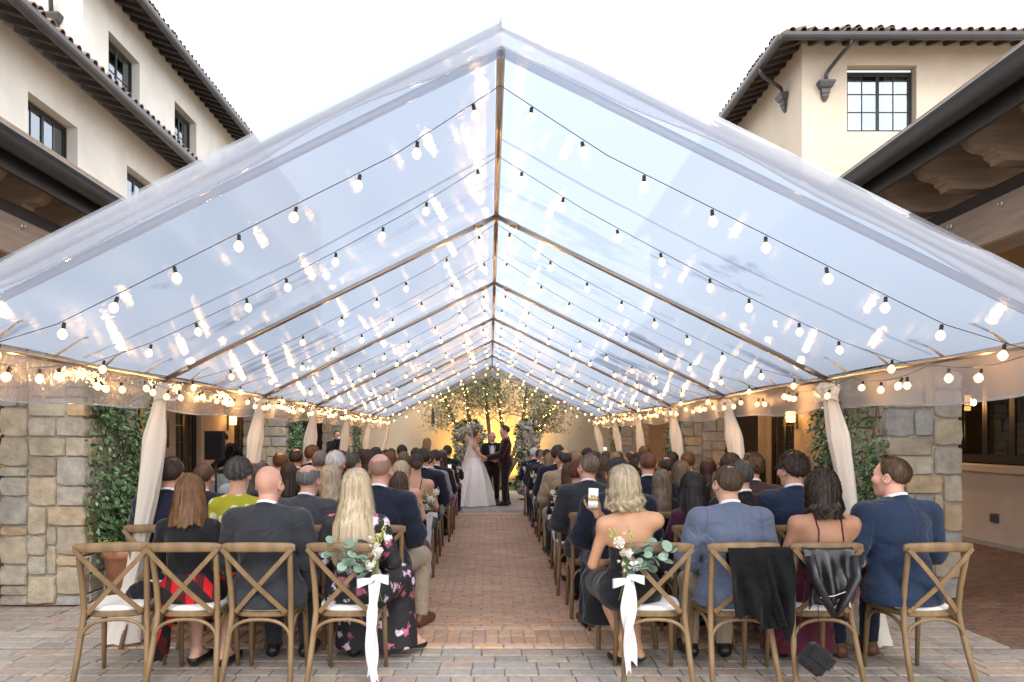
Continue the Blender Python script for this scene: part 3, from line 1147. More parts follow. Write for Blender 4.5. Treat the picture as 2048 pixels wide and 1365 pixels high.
# ---- dark doorways beside the far piers
M_brown = pm('dark_brown_panel', (0.045, 0.026, 0.018), rough=0.6, var=0.2, scale=3)
for (x0, y, lab) in ((-5.9, 20.95, 'dark brown doorway panel beside the photographer'), (4.85, 16.5, 'dark brown doorway panel between two stone piers')):
    t = thing('doorway_panel', lab, 'doorway', (x0 + 0.6, y, 0))
    mb = MB(); mb.bbox((x0, y, 0.0), (x0 + 1.15, y + 0.08, 3.1), 0.01); mb.build('panel', M_brown, t)
    mb = MB(); mb.bbox((x0 + 0.1, y - 0.02, 0.2), (x0 + 0.52, y + 0.0, 2.4), 0.01); mb.build('door_leaf', M_brown, t)
    mb = MB(); mb.bbox((x0 + 0.6, y - 0.02, 0.2), (x0 + 1.05, y + 0.0, 2.4), 0.01); mb.build('door_leaf', M_brown, t)
    fix(t)

# ---- courtyard end wall with grass strip
YW = 25.0
cw = thing('courtyard_wall', 'tan stucco courtyard wall behind the lit tree', 'wall', (0, YW, 0))
mb = MB(); mb.box((-8, YW, -0.03), (7.6, YW + 0.35, 4.1)); mb.build('wall_face', M_courtwall, cw)
mb = MB(); mb.bbox((-8.1, YW - 0.06, 4.1), (7.7, YW + 0.41, 4.22), 0.02); mb.build('coping', M_stucco_l, cw)
fix(cw)
for xx, yy, zz in ((-30, 60, 0), ):
    t = thing('distant_house', 'far house with low red tiled roof beyond the wing', 'house', (-14.5, 48, 0))
    mb = MB(); mb.box((-22, 46, 0), (-13.2, 54, 16.2)); mb.build('wall', M_stucco, t)
    mb = MB(); mb.add([(-23, 45, 16.2), (-12.4, 45, 16.2), (-12.4, 55, 16.2), (-23, 55, 16.2), (-18, 49, 17.6), (-16, 49, 17.6), (-16, 51, 17.6), (-18, 51, 17.6)],
                      [(0, 1, 5, 4), (1, 2, 6, 5), (2, 3, 7, 6), (3, 0, 4, 7), (4, 5, 6, 7), (3, 2, 1, 0)]); mb.build('roof', M_tile, t)
    fix(t)

# ---- wall sconces
M_sconce = emit('sconce_glow', (1.0, 0.5, 0.14), 3.0)


def sconce(x, y, z, s, label, power=26):
    t = thing('wall_sconce', label, 'sconce', (x, y, z), group='lantern sconces under the arcades')
    mb = MB()
    c = -s * 0.16
    mb.box((-0.02 if s > 0 else 0.0, -0.045, -0.32), (0.0 if s > 0 else 0.02, 0.045, 0.10))
    mb.obox((0, 0, 0.12), (c, 0, 0.12), 0.03, 0.03)
    mb.build('back_plate', M_frame, t)
    mb = MB()
    for (a, b) in ((-1, -1), (1, -1), (1, 1), (-1, 1)):
        mb.obox((c + a * 0.09, b * 0.09, -0.17), (c + a * 0.09, b * 0.09, 0.1), 0.014, 0.014)
    for z2 in (-0.17, -0.08, 0.1):
        for (a, b) in (((-1, -1), (1, -1)), ((1, -1), (1, 1)), ((1, 1), (-1, 1)), ((-1, 1), (-1, -1))):
            mb.obox((c + a[0] * 0.09, a[1] * 0.09, z2), (c + b[0] * 0.09, b[1] * 0.09, z2), 0.014, 0.014)
    mb.lathe([(0.15, 0.10), (0.02, 0.2)], 4, (c, 0, 0))
    mb.build('cage', M_frame, t)
    mb = MB(); mb.bbox((c - 0.075, -0.075, -0.16), (c + 0.075, 0.075, 0.095), 0.01); mb.build('lamp_shade', M_sconce, t)
    ld = bpy.data.lights.new('sconce_light', 'POINT'); ld.energy = power; ld.color = (1.0, 0.5, 0.16); ld.shadow_soft_size = 0.06
    lo = bpy.data.objects.new('sconce_light', ld); C.objects.link(lo); lo.parent = t; lo.location = (-s * 0.30, 0, -0.02)
    return t


sconce(XL, 15.0, 2.12, -1, 'lit lantern sconce beside the ivy covered pier and glazed door')
sconce(XL, 21.9, 2.12, -1, 'lit lantern sconce above the loudspeaker')
sconce(XR, 21.4, 2.12, 1, 'lit lantern sconce above the black cloth table')
sconce(XR, 17.75, 2.12, 1, 'lit lantern sconce between glazed door and ivy')
sconce(XR, 12.15, 2.2, 1, 'lit lantern sconce beside the dark window wall')
# ================================================================== TENT
FR = [3.32, 5.8, 8.32, 10.84, 13.36, 15.88, 18.4]
HW, EZ, RZ = 2.60, 2.07, 3.37
M_pole = pm('tent_pole', (0.42, 0.36, 0.30), rough=0.3, var=0.15, scale=4, metal=0.85)
M_vinyl = vinyl('vinyl_fogged')
M_vval = vinyl('vinyl_valance', fog=0.40, streak=False, tint=(0.66, 0.63, 0.67), clear=(0.82, 0.82, 0.84), diff=0.55, crease=0.3)
M_vedge = vinyl('vinyl_hem', fog=0.40, streak=False, tint=(0.56, 0.59, 0.64), clear=(0.86, 0.88, 0.92), diff=0.3, crease=0.04)
tent = thing('frame_tent', 'clear vinyl gable frame tent over the wedding seating', 'tent', (0, 10.8, 0))
TX = 0.05     # the ridge stands a little to the right of the aisle line


def roof_pt(side, t, y):
    """t 0 ridge .. 1 eave"""
    return np.array([side * HW * t, y, RZ + 0.035 + (EZ - RZ) * t])


tr = random.Random(21)
for b in range(6):
    ya, yb = FR[b], FR[b + 1]
    if b == 0:
        ya -= 0.12
    if b == 5:
        yb += 0.06
    for side in (-1, 1):
        nu, nv = 16, 14
        G = np.zeros((nu, nv, 3))
        ph = tr.random() * 6
        for i in range(nu):
            for j in range(nv):
                t = i / (nu - 1) * 1.012
                f = j / (nv - 1)
                p = roof_pt(side, t, ya + (yb - ya) * f)
                sag = 0.05 * math.sin(math.pi * f) * math.sin(math.pi * min(t, 1)) + 0.012 * math.sin(t * 9 + f * 5 + ph) * math.sin(math.pi * f)
                p[2] -= sag - 0.012
                G[i, j] = p
        mb = MB(); mb.grid(G)
        mb.build('roof_panel', M_vinyl, tent, smooth=True)
        # valance hanging from the eave
        nu, nv = 6, 26
        G = np.zeros((nu, nv, 3))
        ph = tr.random() * 6
        for i in range(nu):
            for j in range(nv):
                t = i / (nu - 1); f = j / (nv - 1)
                drop = (0.245 + 0.035 * math.sin(math.pi * f) + 0.01 * math.sin(f * 11 + ph)) * t
                bulge = side * (0.03 + 0.05 * t + 0.02 * t * math.sin(f * 17 + ph) + 0.012 * t * math.sin(f * 31 + ph * 2))
                G[i, j] = (side * HW * 1.012 + bulge, ya + (yb - ya) * f, EZ + 0.03 - drop)
        mb = MB(); mb.grid(G)
        v = mb.build('valance', M_vval, tent, smooth=True)
        mb = MB(); mb.tube([tuple(G[-1, j]) for j in range(nv)], 0.007, 6); mb.build('hem', M_vedge, v, smooth=True)
        # weld seam strip
        mb = MB()
        ys = ya + (yb - ya) * (0.55 if side < 0 else 0.47)
        Gs = np.zeros((16, 2, 3))
        for i in range(16):
            t = i / 15
            f = (ys - ya) / (yb - ya)
            for j in (0, 1):
                p = roof_pt(side, t, ys + (j - 0.5) * 0.035)
                p[2] -= 0.05 * math.sin(math.pi * f) * math.sin(math.pi * t) - 0.006
                Gs[i, j] = p
        mb.grid(Gs); mb.build('weld_seam', M_vedge, tent, smooth=True)

# gable ends: rolled edge and hanging strip
for (y, dirn, drop) in ((FR[0] - 0.14, -1, 0.13), (FR[6] + 0.07, 1, 0.18)):
    for side in (-1, 1):
        nu, nv = 5, 30
        G = np.zeros((nu, nv, 3))
        ph = tr.random() * 5
        for i in range(nu):
            for j in range(nv):
                t = j / (nv - 1) * 1.012
                f = i / (nu - 1)
                p = roof_pt(side, t, y)
                smooth_peak = 0.14 * math.exp(-(t / 0.13) ** 2)
                d_ = drop * (1 + 0.10 * math.sin(t * 9 + ph)) + smooth_peak * (1 if dirn > 0 else 0.25)
                p[2] -= d_ * f - 0.045
                p[1] += dirn * (0.03 + 0.02 * f * math.sin(t * 20 + ph) + 0.02 * math.sin(f * 3.1))
                G[i, j] = p
        mb = MB(); mb.grid(G)
        gs = mb.build('gable_strip', M_vedge, tent, smooth=True)
        mb = MB(); mb.tube([tuple(G[-1, j]) for j in range(nv)], 0.006, 6); mb.build('hem', M_vedge, gs, smooth=True)
        mb = MB(); mb.tube([tuple(roof_pt(side, t, y + 0.03 * -dirn) + np.array([0, 0, 0.02])) for t in np.linspace(0, 1.01, 24)], 0.036, 12); mb.build('rolled_edge', M_vedge, tent, smooth=True)
# frame
for k, y in enumerate(FR):
    for side in (-1, 1):
        a, e = Vector((0, y, RZ - 0.02)), Vector((side * HW, y, EZ - 0.0))
        mb = MB(); mb.tube([a, e], 0.020, 12); rf = mb.build('rafter_pole', M_pole if k else M_vedge, tent, smooth=True)
        for f in ((0.03, 0.93) if k else ()):
            p, q = a.lerp(e, f), a.lerp(e, f + 0.035)
            mb = MB(); mb.tube([p, q], 0.0235, 12); mb.build('coupling', M_pole, rf, smooth=True)
        mb = MB(); mb.tube([(side * HW, y, EZ), (side * (HW + 0.27), y - 0.04, 0.05)], 0.024, 12); mb.build('leg', M_pole, tent, smooth=True)
for b in range(6):
    mb = MB(); mb.tube([(0, FR[b], RZ - 0.01), (0, FR[b + 1], RZ - 0.01)], 0.020, 12); mb.build('ridge_pole', M_pole, tent, smooth=True)
    for side in (-1, 1):
        mb = MB(); mb.tube([(side * HW, FR[b], EZ), (side * HW, FR[b + 1], EZ)], 0.019, 12); mb.build('eave_pole', M_pole, tent, smooth=True)
        for f in (0.18, 0.4, 0.63, 0.86):
            y = FR[b] + (FR[b + 1] - FR[b]) * f
            mb = MB()
            c0 = Vector((side * HW, y, EZ + 0.02)); c1 = Vector((side * (HW - 0.17), y + tr.uniform(-0.05, 0.05), EZ + 0.055 + 0.085))
            mb.tube([c0, c1], 0.004, 6); mb.tube([c0 + Vector((0, 0.02, 0)), c1], 0.004, 6)
            mb.lathe([(0.004, -0.014), (0.013, -0.007), (0.015, 0), (0.013, 0.007), (0.004, 0.014)], 8, tuple(c1))
            mb.build('bungee_tie', pm('bungee_ball', (0.5, 0.42, 0.33), rough=0.5), tent, smooth=True)
for y in (FR[0], FR[6]):
    mb = MB(); mb.tube([(0, y, RZ - 0.02), (0, y, RZ - 0.02 - 0.001)], 0.03, 8)
fix(tent)
tent.location.x += TX

# ---- white drapes wrapped round the legs
M_drape = translucent('drape_ivory', (0.86, 0.81, 0.73), 0.35)


def drape(side, k, seed):
    rr = random.Random(seed)
    y = FR[k]
    lab = 'ivory drape on the %s tent leg from the front, %s side' % (ordinal(k), 'loudspeaker' if side < 0 else 'dark window')
    t = thing('leg_drape', lab, 'drape', (side * HW, y, 0), group='ivory drapes on the tent legs')
    n, m = 44, 36
    G = np.zeros((n, m, 3))
    ph = [rr.random() * 6.28 for _ in range(6)]
    out = 0.30
    for i in range(n):
        f = i / (n - 1)
        z = EZ - 0.03 - f * (EZ - 0.06)
        # outline along the leg
        r = np.interp(f, [0, 0.02, 0.06, 0.10, 0.22, 0.38, 0.52, 0.70, 0.80, 0.85, 0.93, 1.0],
                      [0.03, 0.080, 0.045, 0.05, 0.082, 0.072, 0.062, 0.064, 0.070, 0.12, 0.14, 0.165])
        r *= 1 + 0.12 * math.sin(f * 7 + ph[0])
        cx = side * (HW - 0.01 + out * f ** 0.9) + 0.02 * math.sin(f * 6 + ph[1])
        cy2 = y - 0.02 - 0.05 * f + 0.02 * math.sin(f * 5 + ph[2])
        for j in range(m):
            a = 2 * math.pi * j / m
            tw = a + f * 1.3
            fold = 1 + 0.10 * math.sin(7 * tw + ph[3]) + 0.06 * math.sin(11 * tw + ph[4] + f * 3) + 0.04 * math.sin(4 * tw + f * 14 + ph[5])
            G[i, j] = (cx + r * fold * math.cos(a), cy2 + 0.85 * r * fold * math.sin(a), z)
    mb = MB(); mb.grid(G, wrap=True)
    mb.build('cloth', M_drape, t, smooth=True)
    # knotted tie at the top
    mb = MB(); mb.tube([(side * HW + 0.075 * math.cos(a), y + 0.075 * math.sin(a), EZ - 0.16 + 0.01 * math.sin(3 * a)) for a in np.linspace(0, 6.2832, 17)], 0.012, 8, caps=False)
    mb.build('tie', M_drape, t, smooth=True)
    fix(t)
    t.location.x += TX


for k in range(1, 7):
    for side in (-1, 1):
        drape(side, k, k * 7 + side)

# ---- globe string lights
M_bulb = emit('bulb_glow', (1.0, 0.56, 0.21), 1.6)
M_socket = pm('bulb_socket', (0.02, 0.017, 0.015), rough=0.5)
M_wire = pm('black_wire', (0.012, 0.011, 0.012), rough=0.6)
mb = MB(); mb.lathe([(0.007, 0.0), (0.010, -0.005), (0.018, -0.014), (0.0235, -0.026), (0.0235, -0.034), (0.018, -0.047), (0.010, -0.055), (0.003, -0.058)], 12)
BULB = mb.mesh('bulb', [M_bulb], smooth=True)
mb = MB(); mb.lathe([(0.005, 0.032), (0.0095, 0.028), (0.010, 0.002), (0.008, -0.004)], 10)
SOCK = mb.mesh('socket', [M_socket], smooth=True)


def add_bulb(t, p, rr, tilt=0.25):
    o = link('bulb', BULB, t, tuple(p), (rr.uniform(-tilt, tilt), rr.uniform(-tilt, tilt), 0))
    o.scale = (0.92,) * 3
    link('socket', SOCK, o)
    return o


def warm_light(t, p, w):
    """the light the string's bulbs give off together"""
    ld = bpy.data.lights.new('bulb_light', 'POINT'); ld.energy = w; ld.color = (1.0, 0.52, 0.17); ld.shadow_soft_size = 0.024
    lo = bpy.data.objects.new('bulb_light', ld); C.objects.link(lo); lo.parent = t; lo.location = p
    return lo


def light_string(y, label, seed, n=9, drop=0.07, amp=0.05):
    rr = random.Random(seed)
    t = thing('light_string', label, 'string lights', (0, y, RZ - 0.1), group='bulb strings across the tent roof')
    pts = []
    for side in (-1, 1):
        seq = []
        segs = 30
        for i in range(segs + 1):
            f = i / segs
            x = side * HW * 0.985 * f
            z = RZ - 0.03 + (EZ - RZ) * f * 0.985 - drop * (0.25 + 0.75 * min(1, 5 * f) * min(1, 6 * (1 - f))) - amp * math.sin(math.pi * f)
            seq.append((x, y + 0.03 * math.sin(f * 5 + seed), z))
        pts.append(seq)
    wire = pts[0][::-1] + pts[1][1:]
    mb = MB(); mb.tube(wire, 0.0019, 6); mb.build('wire', M_wire, t, smooth=True)
    for s_ in range(2):
        for i in range(n):
            f = (i + 0.45 + rr.uniform(-0.1, 0.1)) / n
            g = f * 30
            a = np.array(pts[s_][int(g)]); b = np.array(pts[s_][min(30, int(g) + 1)])
            p = a + (b - a) * (g - int(g))
            add_bulb(t, (p[0], p[1], p[2] - 0.036), rr)
    for s_ in range(2):
        for f in ((0.12, 0.5, 0.85) if y > 4 else (0.5,)):
            p = pts[s_][int(f * 30)]
            warm_light(t, (p[0], p[1], p[2] - 0.075), 0.65)
    fix(t)
    t.location.x += TX


ys = []
for b in range(6):
    ys += [(FR[b] + (0.10 if b else 0.22), b, 0), (FR[b] + 1.18, b, 1)]
ys.append((FR[6] - 0.12, 6, 0))
for q, (y, b, mid) in enumerate(ys):
    if mid:
        lab = 'string of warm globe bulbs across the roof midway between the %s and %s tent frames' % (ordinal(b), ordinal(b + 1))
    else:
        lab = 'string of warm globe bulbs hung along the %s tent frame from the open front' % ordinal(b)
    light_string(y, lab, 40 + q, drop=0.10 if not mid else 0.05, amp=0.03 if not mid else 0.06)

for side in (-1, 1):
    for b in range(6):
        rr = random.Random(300 + b * 2 + side)
        t = thing('eave_light_string', 'swag of globe bulbs along the %s eave bay from front, %s side' % (ordinal(b), 'loudspeaker' if side < 0 else 'dark window'),
                  'string lights', (side * HW, FR[b], EZ), group='bulb swags along the eaves')
        n = 11 if side < 0 else 8
        wire = []
        yy = np.linspace(FR[b] + 0.05, FR[b + 1] - 0.05, 25)
        for i, y in enumerate(yy):
            f = i / 24
            wire.append((side * (HW - 0.07), y, EZ - 0.03 - 0.055 * abs(math.sin(f * math.pi * 2.5 + b))))
        mb = MB(); mb.tube(wire, 0.0019, 6); mb.build('wire', M_wire, t, smooth=True)
        for i in range(n):
            f = min(0.98, max(0.02, (i + 0.5) / n + rr.gauss(0, 0.03)))
            g = f * 24
            a = np.array(wire[int(g)]); c = np.array(wire[min(24, int(g) + 1)])
            p = a + (c - a) * (g - int(g))
            add_bulb(t, (p[0] + rr.uniform(-0.02, 0.02), p[1], p[2] - 0.036), rr, 0.5)
        for f in (0.25, 0.75):
            warm_light(t, (side * (HW - 0.10), FR[b] + (FR[b + 1] - FR[b]) * f, EZ - 0.12), 4.0 if b else 1.5)
        fix(t)
        t.location.x += TX
# ================================================================== SURFACES FROM DISTANCE FIELDS (people, cloth, soft goods)
def f_cap(p, a, b, ra, rb):
    a = np.asarray(a, np.float32); b = np.asarray(b, np.float32)
    ab = b - a
    pa = p - a
    t = np.clip((pa @ ab) / max(1e-9, float(ab @ ab)), 0, 1)
    q = pa - t[:, None] * ab
    return np.sqrt((q * q).sum(1)) - (ra + (rb - ra) * t)


def f_ell(p, c, r, rot=None):
    q = p - np.asarray(c, np.float32)
    if rot is not None:
        q = q @ rot
    r = np.asarray(r, np.float32)
    k0 = np.sqrt(((q / r) ** 2).sum(1)) + 1e-9
    k1 = np.sqrt(((q / (r * r)) ** 2).sum(1)) + 1e-9
    return k0 * (k0 - 1.0) / k1


def smin(a, b, k):
    if k <= 0:
        return np.minimum(a, b)
    h = np.clip(0.5 + 0.5 * (b - a) / k, 0, 1)
    return b + (a - b) * h - k * h * (1 - h)


def smax(a, b, k):
    return -smin(-a, -b, k)


def field(prims, infl=0.0):
    def f(p):
        d = None
        for q in prims:
            if q[0] == 'c':
                di = f_cap(p, *q[1:5]); k = q[5]
            else:
                di = f_ell(p, q[1], q[2], q[4] if len(q) > 4 else None); k = q[3]
            d = di if d is None else smin(d, di, k)
        return d - infl
    return f


def bounds(prims, pad):
    lo = np.full(3, 1e9); hi = np.full(3, -1e9)
    for q in prims:
        if q[0] == 'c':
            for pt, r in ((q[1], q[3]), (q[2], q[4])):
                lo = np.minimum(lo, np.array(pt) - r); hi = np.maximum(hi, np.array(pt) + r)
        else:
            m = max(q[2]) if len(q) > 4 else np.array(q[2])
            lo = np.minimum(lo, np.array(q[1]) - m); hi = np.maximum(hi, np.array(q[1]) + m)
    return lo - pad, hi + pad


def surfnet(f, lo, hi, h):
    n = [int(math.ceil((hi[i] - lo[i]) / h)) + 2 for i in range(3)]
    ax = [np.asarray(lo[i] + h * np.arange(n[i]), np.float32) for i in range(3)]
    X, Y, Z = np.meshgrid(*ax, indexing='ij')
    P = np.stack([X.ravel(), Y.ravel(), Z.ravel()], 1)
    v = f(P).reshape(n).astype(np.float32)
    # keep the border outside
    v[0], v[-1] = np.maximum(v[0], h), np.maximum(v[-1], h)
    v[:, 0], v[:, -1] = np.maximum(v[:, 0], h), np.maximum(v[:, -1], h)
    v[:, :, 0], v[:, :, -1] = np.maximum(v[:, :, 0], h), np.maximum(v[:, :, -1], h)
    s = v < 0
    cn = np.zeros([k - 1 for k in n], np.int8)
    offs = [(i, j, k) for i in (0, 1) for j in (0, 1) for k in (0, 1)]
    sl = lambda o, a: a[o[0]:n[0] - 1 + o[0], o[1]:n[1] - 1 + o[1], o[2]:n[2] - 1 + o[2]]
    for o in offs:
        cn += sl(o, s)
    act = (cn > 0) & (cn < 8)
    ids = np.full(act.shape, -1, np.int64)
    N = int(act.sum())
    ids[act] = np.arange(N)
    acc = np.zeros((N, 3)); num = np.zeros(N)
    vals = {o: sl(o, v)[act] for o in offs}
    for a in offs:
        for d in range(3):
            if a[d] == 0:
                b = list(a); b[d] = 1; b = tuple(b)
                va, vb = vals[a], vals[b]
                m = (va < 0) != (vb < 0)
                t = np.where(m, va / np.where(m, va - vb, 1), 0)
                pos = np.array(a, float)[None, :].repeat(N, 0)
                pos[:, d] += t
                acc[m] += pos[m]; num[m] += 1
    base = np.stack(np.nonzero(act), 1)
    V = (base + acc / np.maximum(num, 1)[:, None]) * h + np.array(lo)
    F = []
    for d in range(3):
        u, w = [(1, 2), (2, 0), (0, 1)][d]
        sa = [slice(None)] * 3; sb = [slice(None)] * 3
        sa[d] = slice(0, n[d] - 1); sb[d] = slice(1, n[d])
        A, B = s[tuple(sa)], s[tuple(sb)]
        cr = np.argwhere(A != B)
        if not len(cr):
            continue
        ins = A[tuple(cr.T)]
        ok = (cr[:, u] > 0) & (cr[:, w] > 0) & (cr[:, u] < n[u] - 1) & (cr[:, w] < n[w] - 1)
        cr, ins = cr[ok], ins[ok]
        def cell(du, dw):
            c = cr.copy(); c[:, u] -= du; c[:, w] -= dw
            return ids[tuple(c.T)]
        q = np.stack([cell(1, 1), cell(0, 1), cell(0, 0), cell(1, 0)], 1)
        q[~ins] = q[~ins][:, ::-1]
        F.append(q)
    F = np.concatenate(F) if F else np.zeros((0, 4), np.int64)
    F = F[(F >= 0).all(1)]
    return V, F


def np_mesh(name, V, F, mats, matidx=None, smooth=True):
    me = bpy.data.meshes.new(name)
    me.vertices.add(len(V)); me.vertices.foreach_set('co', np.asarray(V, np.float32).ravel())
    me.loops.add(F.size); me.loops.foreach_set('vertex_index', np.asarray(F, np.int32).ravel())
    me.polygons.add(len(F))
    me.polygons.foreach_set('loop_start', np.arange(0, F.size, 4, dtype=np.int32))
    me.polygons.foreach_set('loop_total', np.full(len(F), 4, dtype=np.int32))
    for m in mats:
        me.materials.append(m)
    if matidx is not None:
        me.polygons.foreach_set('material_index', np.asarray(matidx, np.int32))
    me.polygons.foreach_set('use_smooth', np.full(len(F), smooth, dtype=bool))
    me.update(calc_edges=True)
    me.validate()
    return me


def join_vf(parts):
    Vs, Fs, Ms, o = [], [], [], 0
    for V, F, m in parts:
        Vs.append(V); Fs.append(F + o); o += len(V)
        Ms.append(m if m is not None else np.zeros(len(F), np.int32))
    return np.concatenate(Vs), np.concatenate(Fs), np.concatenate(Ms)


# ------------------------------------------------------------------ head and hands
def head_vf(h=0.0085, fem=False):
    k = 0.94 if fem else 1.0
    pr_ = [('e', (0, -0.014, 0.03), (0.075 * k, 0.097, 0.090), 0.02),
           ('e', (0, 0.028, -0.04), (0.059 * k, 0.062, 0.080), 0.03),
           ('e', (0, 0.062, -0.098), (0.026 * k, 0.026, 0.022), 0.03),
           ('e', (0.042, 0.058, -0.018), (0.030, 0.030, 0.030), 0.02), ('e', (-0.042, 0.058, -0.018), (0.030, 0.030, 0.030), 0.02),
           ('c', (-0.036, 0.076, 0.034), (0.036, 0.076, 0.034), 0.014, 0.014, 0.02),
           ('c', (0, 0.084, 0.026), (0, 0.100, -0.020), 0.008, 0.0115, 0.012),
           ('c', (0.011, 0.090, -0.025), (-0.011, 0.090, -0.025), 0.008, 0.008, 0.01),
           ('c', (-0.019, 0.086, -0.056), (0.019, 0.086, -0.056), 0.009, 0.009, 0.01),
           ('c', (-0.015, 0.084, -0.066), (0.015, 0.084, -0.066), 0.008, 0.008, 0.006),
           ('c', (0, -0.018, -0.05), (0, -0.040, -0.19), 0.052 * k, 0.056 * k, 0.03)]
    f0 = field(pr_)
    ears = [('e', (s * 0.080 * k, -0.008, -0.004), (0.011, 0.026, 0.034), 0.004, np.array(Euler((0.2, 0, s * -0.35)).to_matrix(), np.float32)) for s in (1, -1)]
    eyes = [('e', (s * 0.031, 0.073, 0.013), (0.014, 0.012, 0.010), 0.0) for s in (1, -1)]

    def f(p):
        d = f0(p)
        for s in (1, -1):
            d = smax(d, -f_ell(p, (s * 0.031, 0.098, 0.010), (0.020, 0.022, 0.014)), 0.012)
        for e in eyes:
            d = smin(d, f_ell(p, e[1], e[2]), 0.002)
        for e in ears:
            d = smin(d, f_ell(p, e[1], e[2], e[4]), 0.006)
            c = np.array(e[1]) * np.array([1.08, 1, 1])
            d = smax(d, -f_ell(p, c + np.array([0, 0.002, 0.004]), (0.008, 0.013, 0.018)), 0.004)
        return d
    lo, hi = np.array([-0.11, -0.135, -0.245]), np.array([0.11, 0.145, 0.135])
    V, F = surfnet(f, lo, hi, h)
    c = V[F].mean(1)
    m = np.zeros(len(F), np.int32)
    m[(np.abs(c[:, 0]) < 0.020) & (c[:, 1] > 0.08) & (np.abs(c[:, 2] + 0.061) < 0.011)] = 1
    for s in (1, -1):
        m[(((c - np.array([s * 0.031, 0.084, 0.013])) / np.array([0.013, 0.01, 0.006])) ** 2).sum(1) < 1] = 2
        m[(np.abs(c[:, 0] - s * 0.032) < 0.019) & (c[:, 1] > 0.075) & (np.abs(c[:, 2] - 0.038) < 0.0055)] = 3
    return V, F, m


HEAD = {False: head_vf(), True: head_vf(fem=True)}


def hand_vf(curl=0.5, spread=0.010, thumb_in=0.3, h=0.0058):
    """y = finger direction, z = back of the hand, thumb on +x"""
    pr_ = [('e', (0.0, 0.042, 0), (0.038, 0.050, 0.014), 0.02), ('c', (0, -0.03, 0), (0, 0.02, 0), 0.026, 0.026, 0.02)]
    Ls = [0.066, 0.076, 0.071, 0.055]
    for i, (x, L) in enumerate(zip((0.028, 0.009, -0.010, -0.028), Ls)):
        p = np.array([x, 0.082 - 0.004 * abs(i - 1), 0.0]); ang = curl * 0.5
        for sgm in range(3):
            l = L * (0.45, 0.32, 0.23)[sgm]
            q = p + l * np.array([x * spread * 8, math.cos(ang), -math.sin(ang)])
            pr_.append(('c', p, q, 0.0088 - 0.0008 * sgm, 0.0083 - 0.0009 * sgm, 0.003))
            p = q; ang += curl * 0.75
    p = np.array([0.030, 0.018, -0.004])
    for sgm, l in enumerate((0.038, 0.030, 0.024)):
        a = 0.85 - 0.35 * sgm * thumb_in - 0.2
        q = p + l * np.array([math.sin(a), math.cos(a) * 0.95, -0.28 * thumb_in * (sgm + 1)])
        pr_.append(('c', p, q, 0.0115 - 0.001 * sgm, 0.0100 - 0.001 * sgm, 0.006))
        p = q
    lo, hi = bounds(pr_, 0.012)
    return surfnet(field(pr_), lo, hi, h)


HANDS = {'relax': hand_vf(0.45), 'curl': hand_vf(0.95, thumb_in=0.6), 'grip': hand_vf(1.15, 0.004, 0.9)}


def place_hand(kind, wrist, fdir, back, left):
    V, F = HANDS[kind]
    V = V.copy()
    if left:
        V[:, 0] *= -1; F = F[:, ::-1]
    y = np.array(fdir, float); y /= np.linalg.norm(y)
    z = np.array(back, float); z -= y * (z @ y); z /= np.linalg.norm(z)
    x = np.cross(y, z)
    return V @ np.stack([x, y, z]) + np.array(wrist), F


def rot_head(V, H, yaw, pitch, tilt, piv):
    M = np.array((Euler((0, 0, yaw)).to_matrix() @ Euler((pitch, 0, 0)).to_matrix() @ Euler((0, tilt, 0)).to_matrix()))
    return (V @ M.T) + np.array(H), M


# ------------------------------------------------------------------ skeletons (facing +y)
def J_sit(sw=0.185, lean=0.0, arms='lap', knee=0.12, legs='flat', hunch=0.0):
    J = dict(pel=(0, -0.09, 0.565), bel=(0, -0.085 + lean * 0.4, 0.72), che=(0, -0.115 + lean, 0.92), nek=(0, -0.115 + lean * 1.2 + hunch, 1.075), hed=(0, -0.072 + lean * 1.4 + hunch * 1.6, 1.240 - hunch * 0.3))
    for s, n in ((-1, 'l'), (1, 'r')):
        J['sh' + n] = (s * sw, -0.115 + lean * 1.1 + hunch * 0.5, 1.015)
        J['el' + n] = (s * (sw + 0.075), -0.06 + lean * 0.6, 0.755)
        J['wr' + n] = (s * 0.10, 0.155, 0.675)
        J['hip' + n] = (s * 0.092, -0.04, 0.555)
        J['kn' + n] = (s * knee, 0.40, 0.535)
        J['an' + n] = (s * knee, 0.38, 0.10)
        J['to' + n] = (s * (knee + 0.02), 0.53, 0.045)
        J['hd' + n] = ((-s * 0.35, 0.8, -0.35), (0.1 * s, 0.35, 0.9))
    return J


def J_stand(sw=0.19, step=0.0):
    J = dict(pel=(0, 0, 0.98), bel=(0, 0.01, 1.14), che=(0, -0.005, 1.34), nek=(0, -0.01, 1.50), hed=(0, 0.03, 1.678))
    for s, n in ((-1, 'l'), (1, 'r')):
        J['sh' + n] = (s * sw, -0.01, 1.44)
        J['el' + n] = (s * (sw + 0.06), -0.03, 1.17)
        J['wr' + n] = (s * (sw + 0.05), 0.08, 0.93)
        J['hip' + n] = (s * 0.092, 0, 0.96)
        J['kn' + n] = (s * 0.105, 0.02 + s * step * 0.5, 0.52)
        J['an' + n] = (s * 0.115, -0.02 + s * step, 0.10)
        J['to' + n] = (s * 0.14, 0.13 + s * step, 0.04)
        J['hd' + n] = ((0, 0.2, -1), (s, 0, 0))
    return J


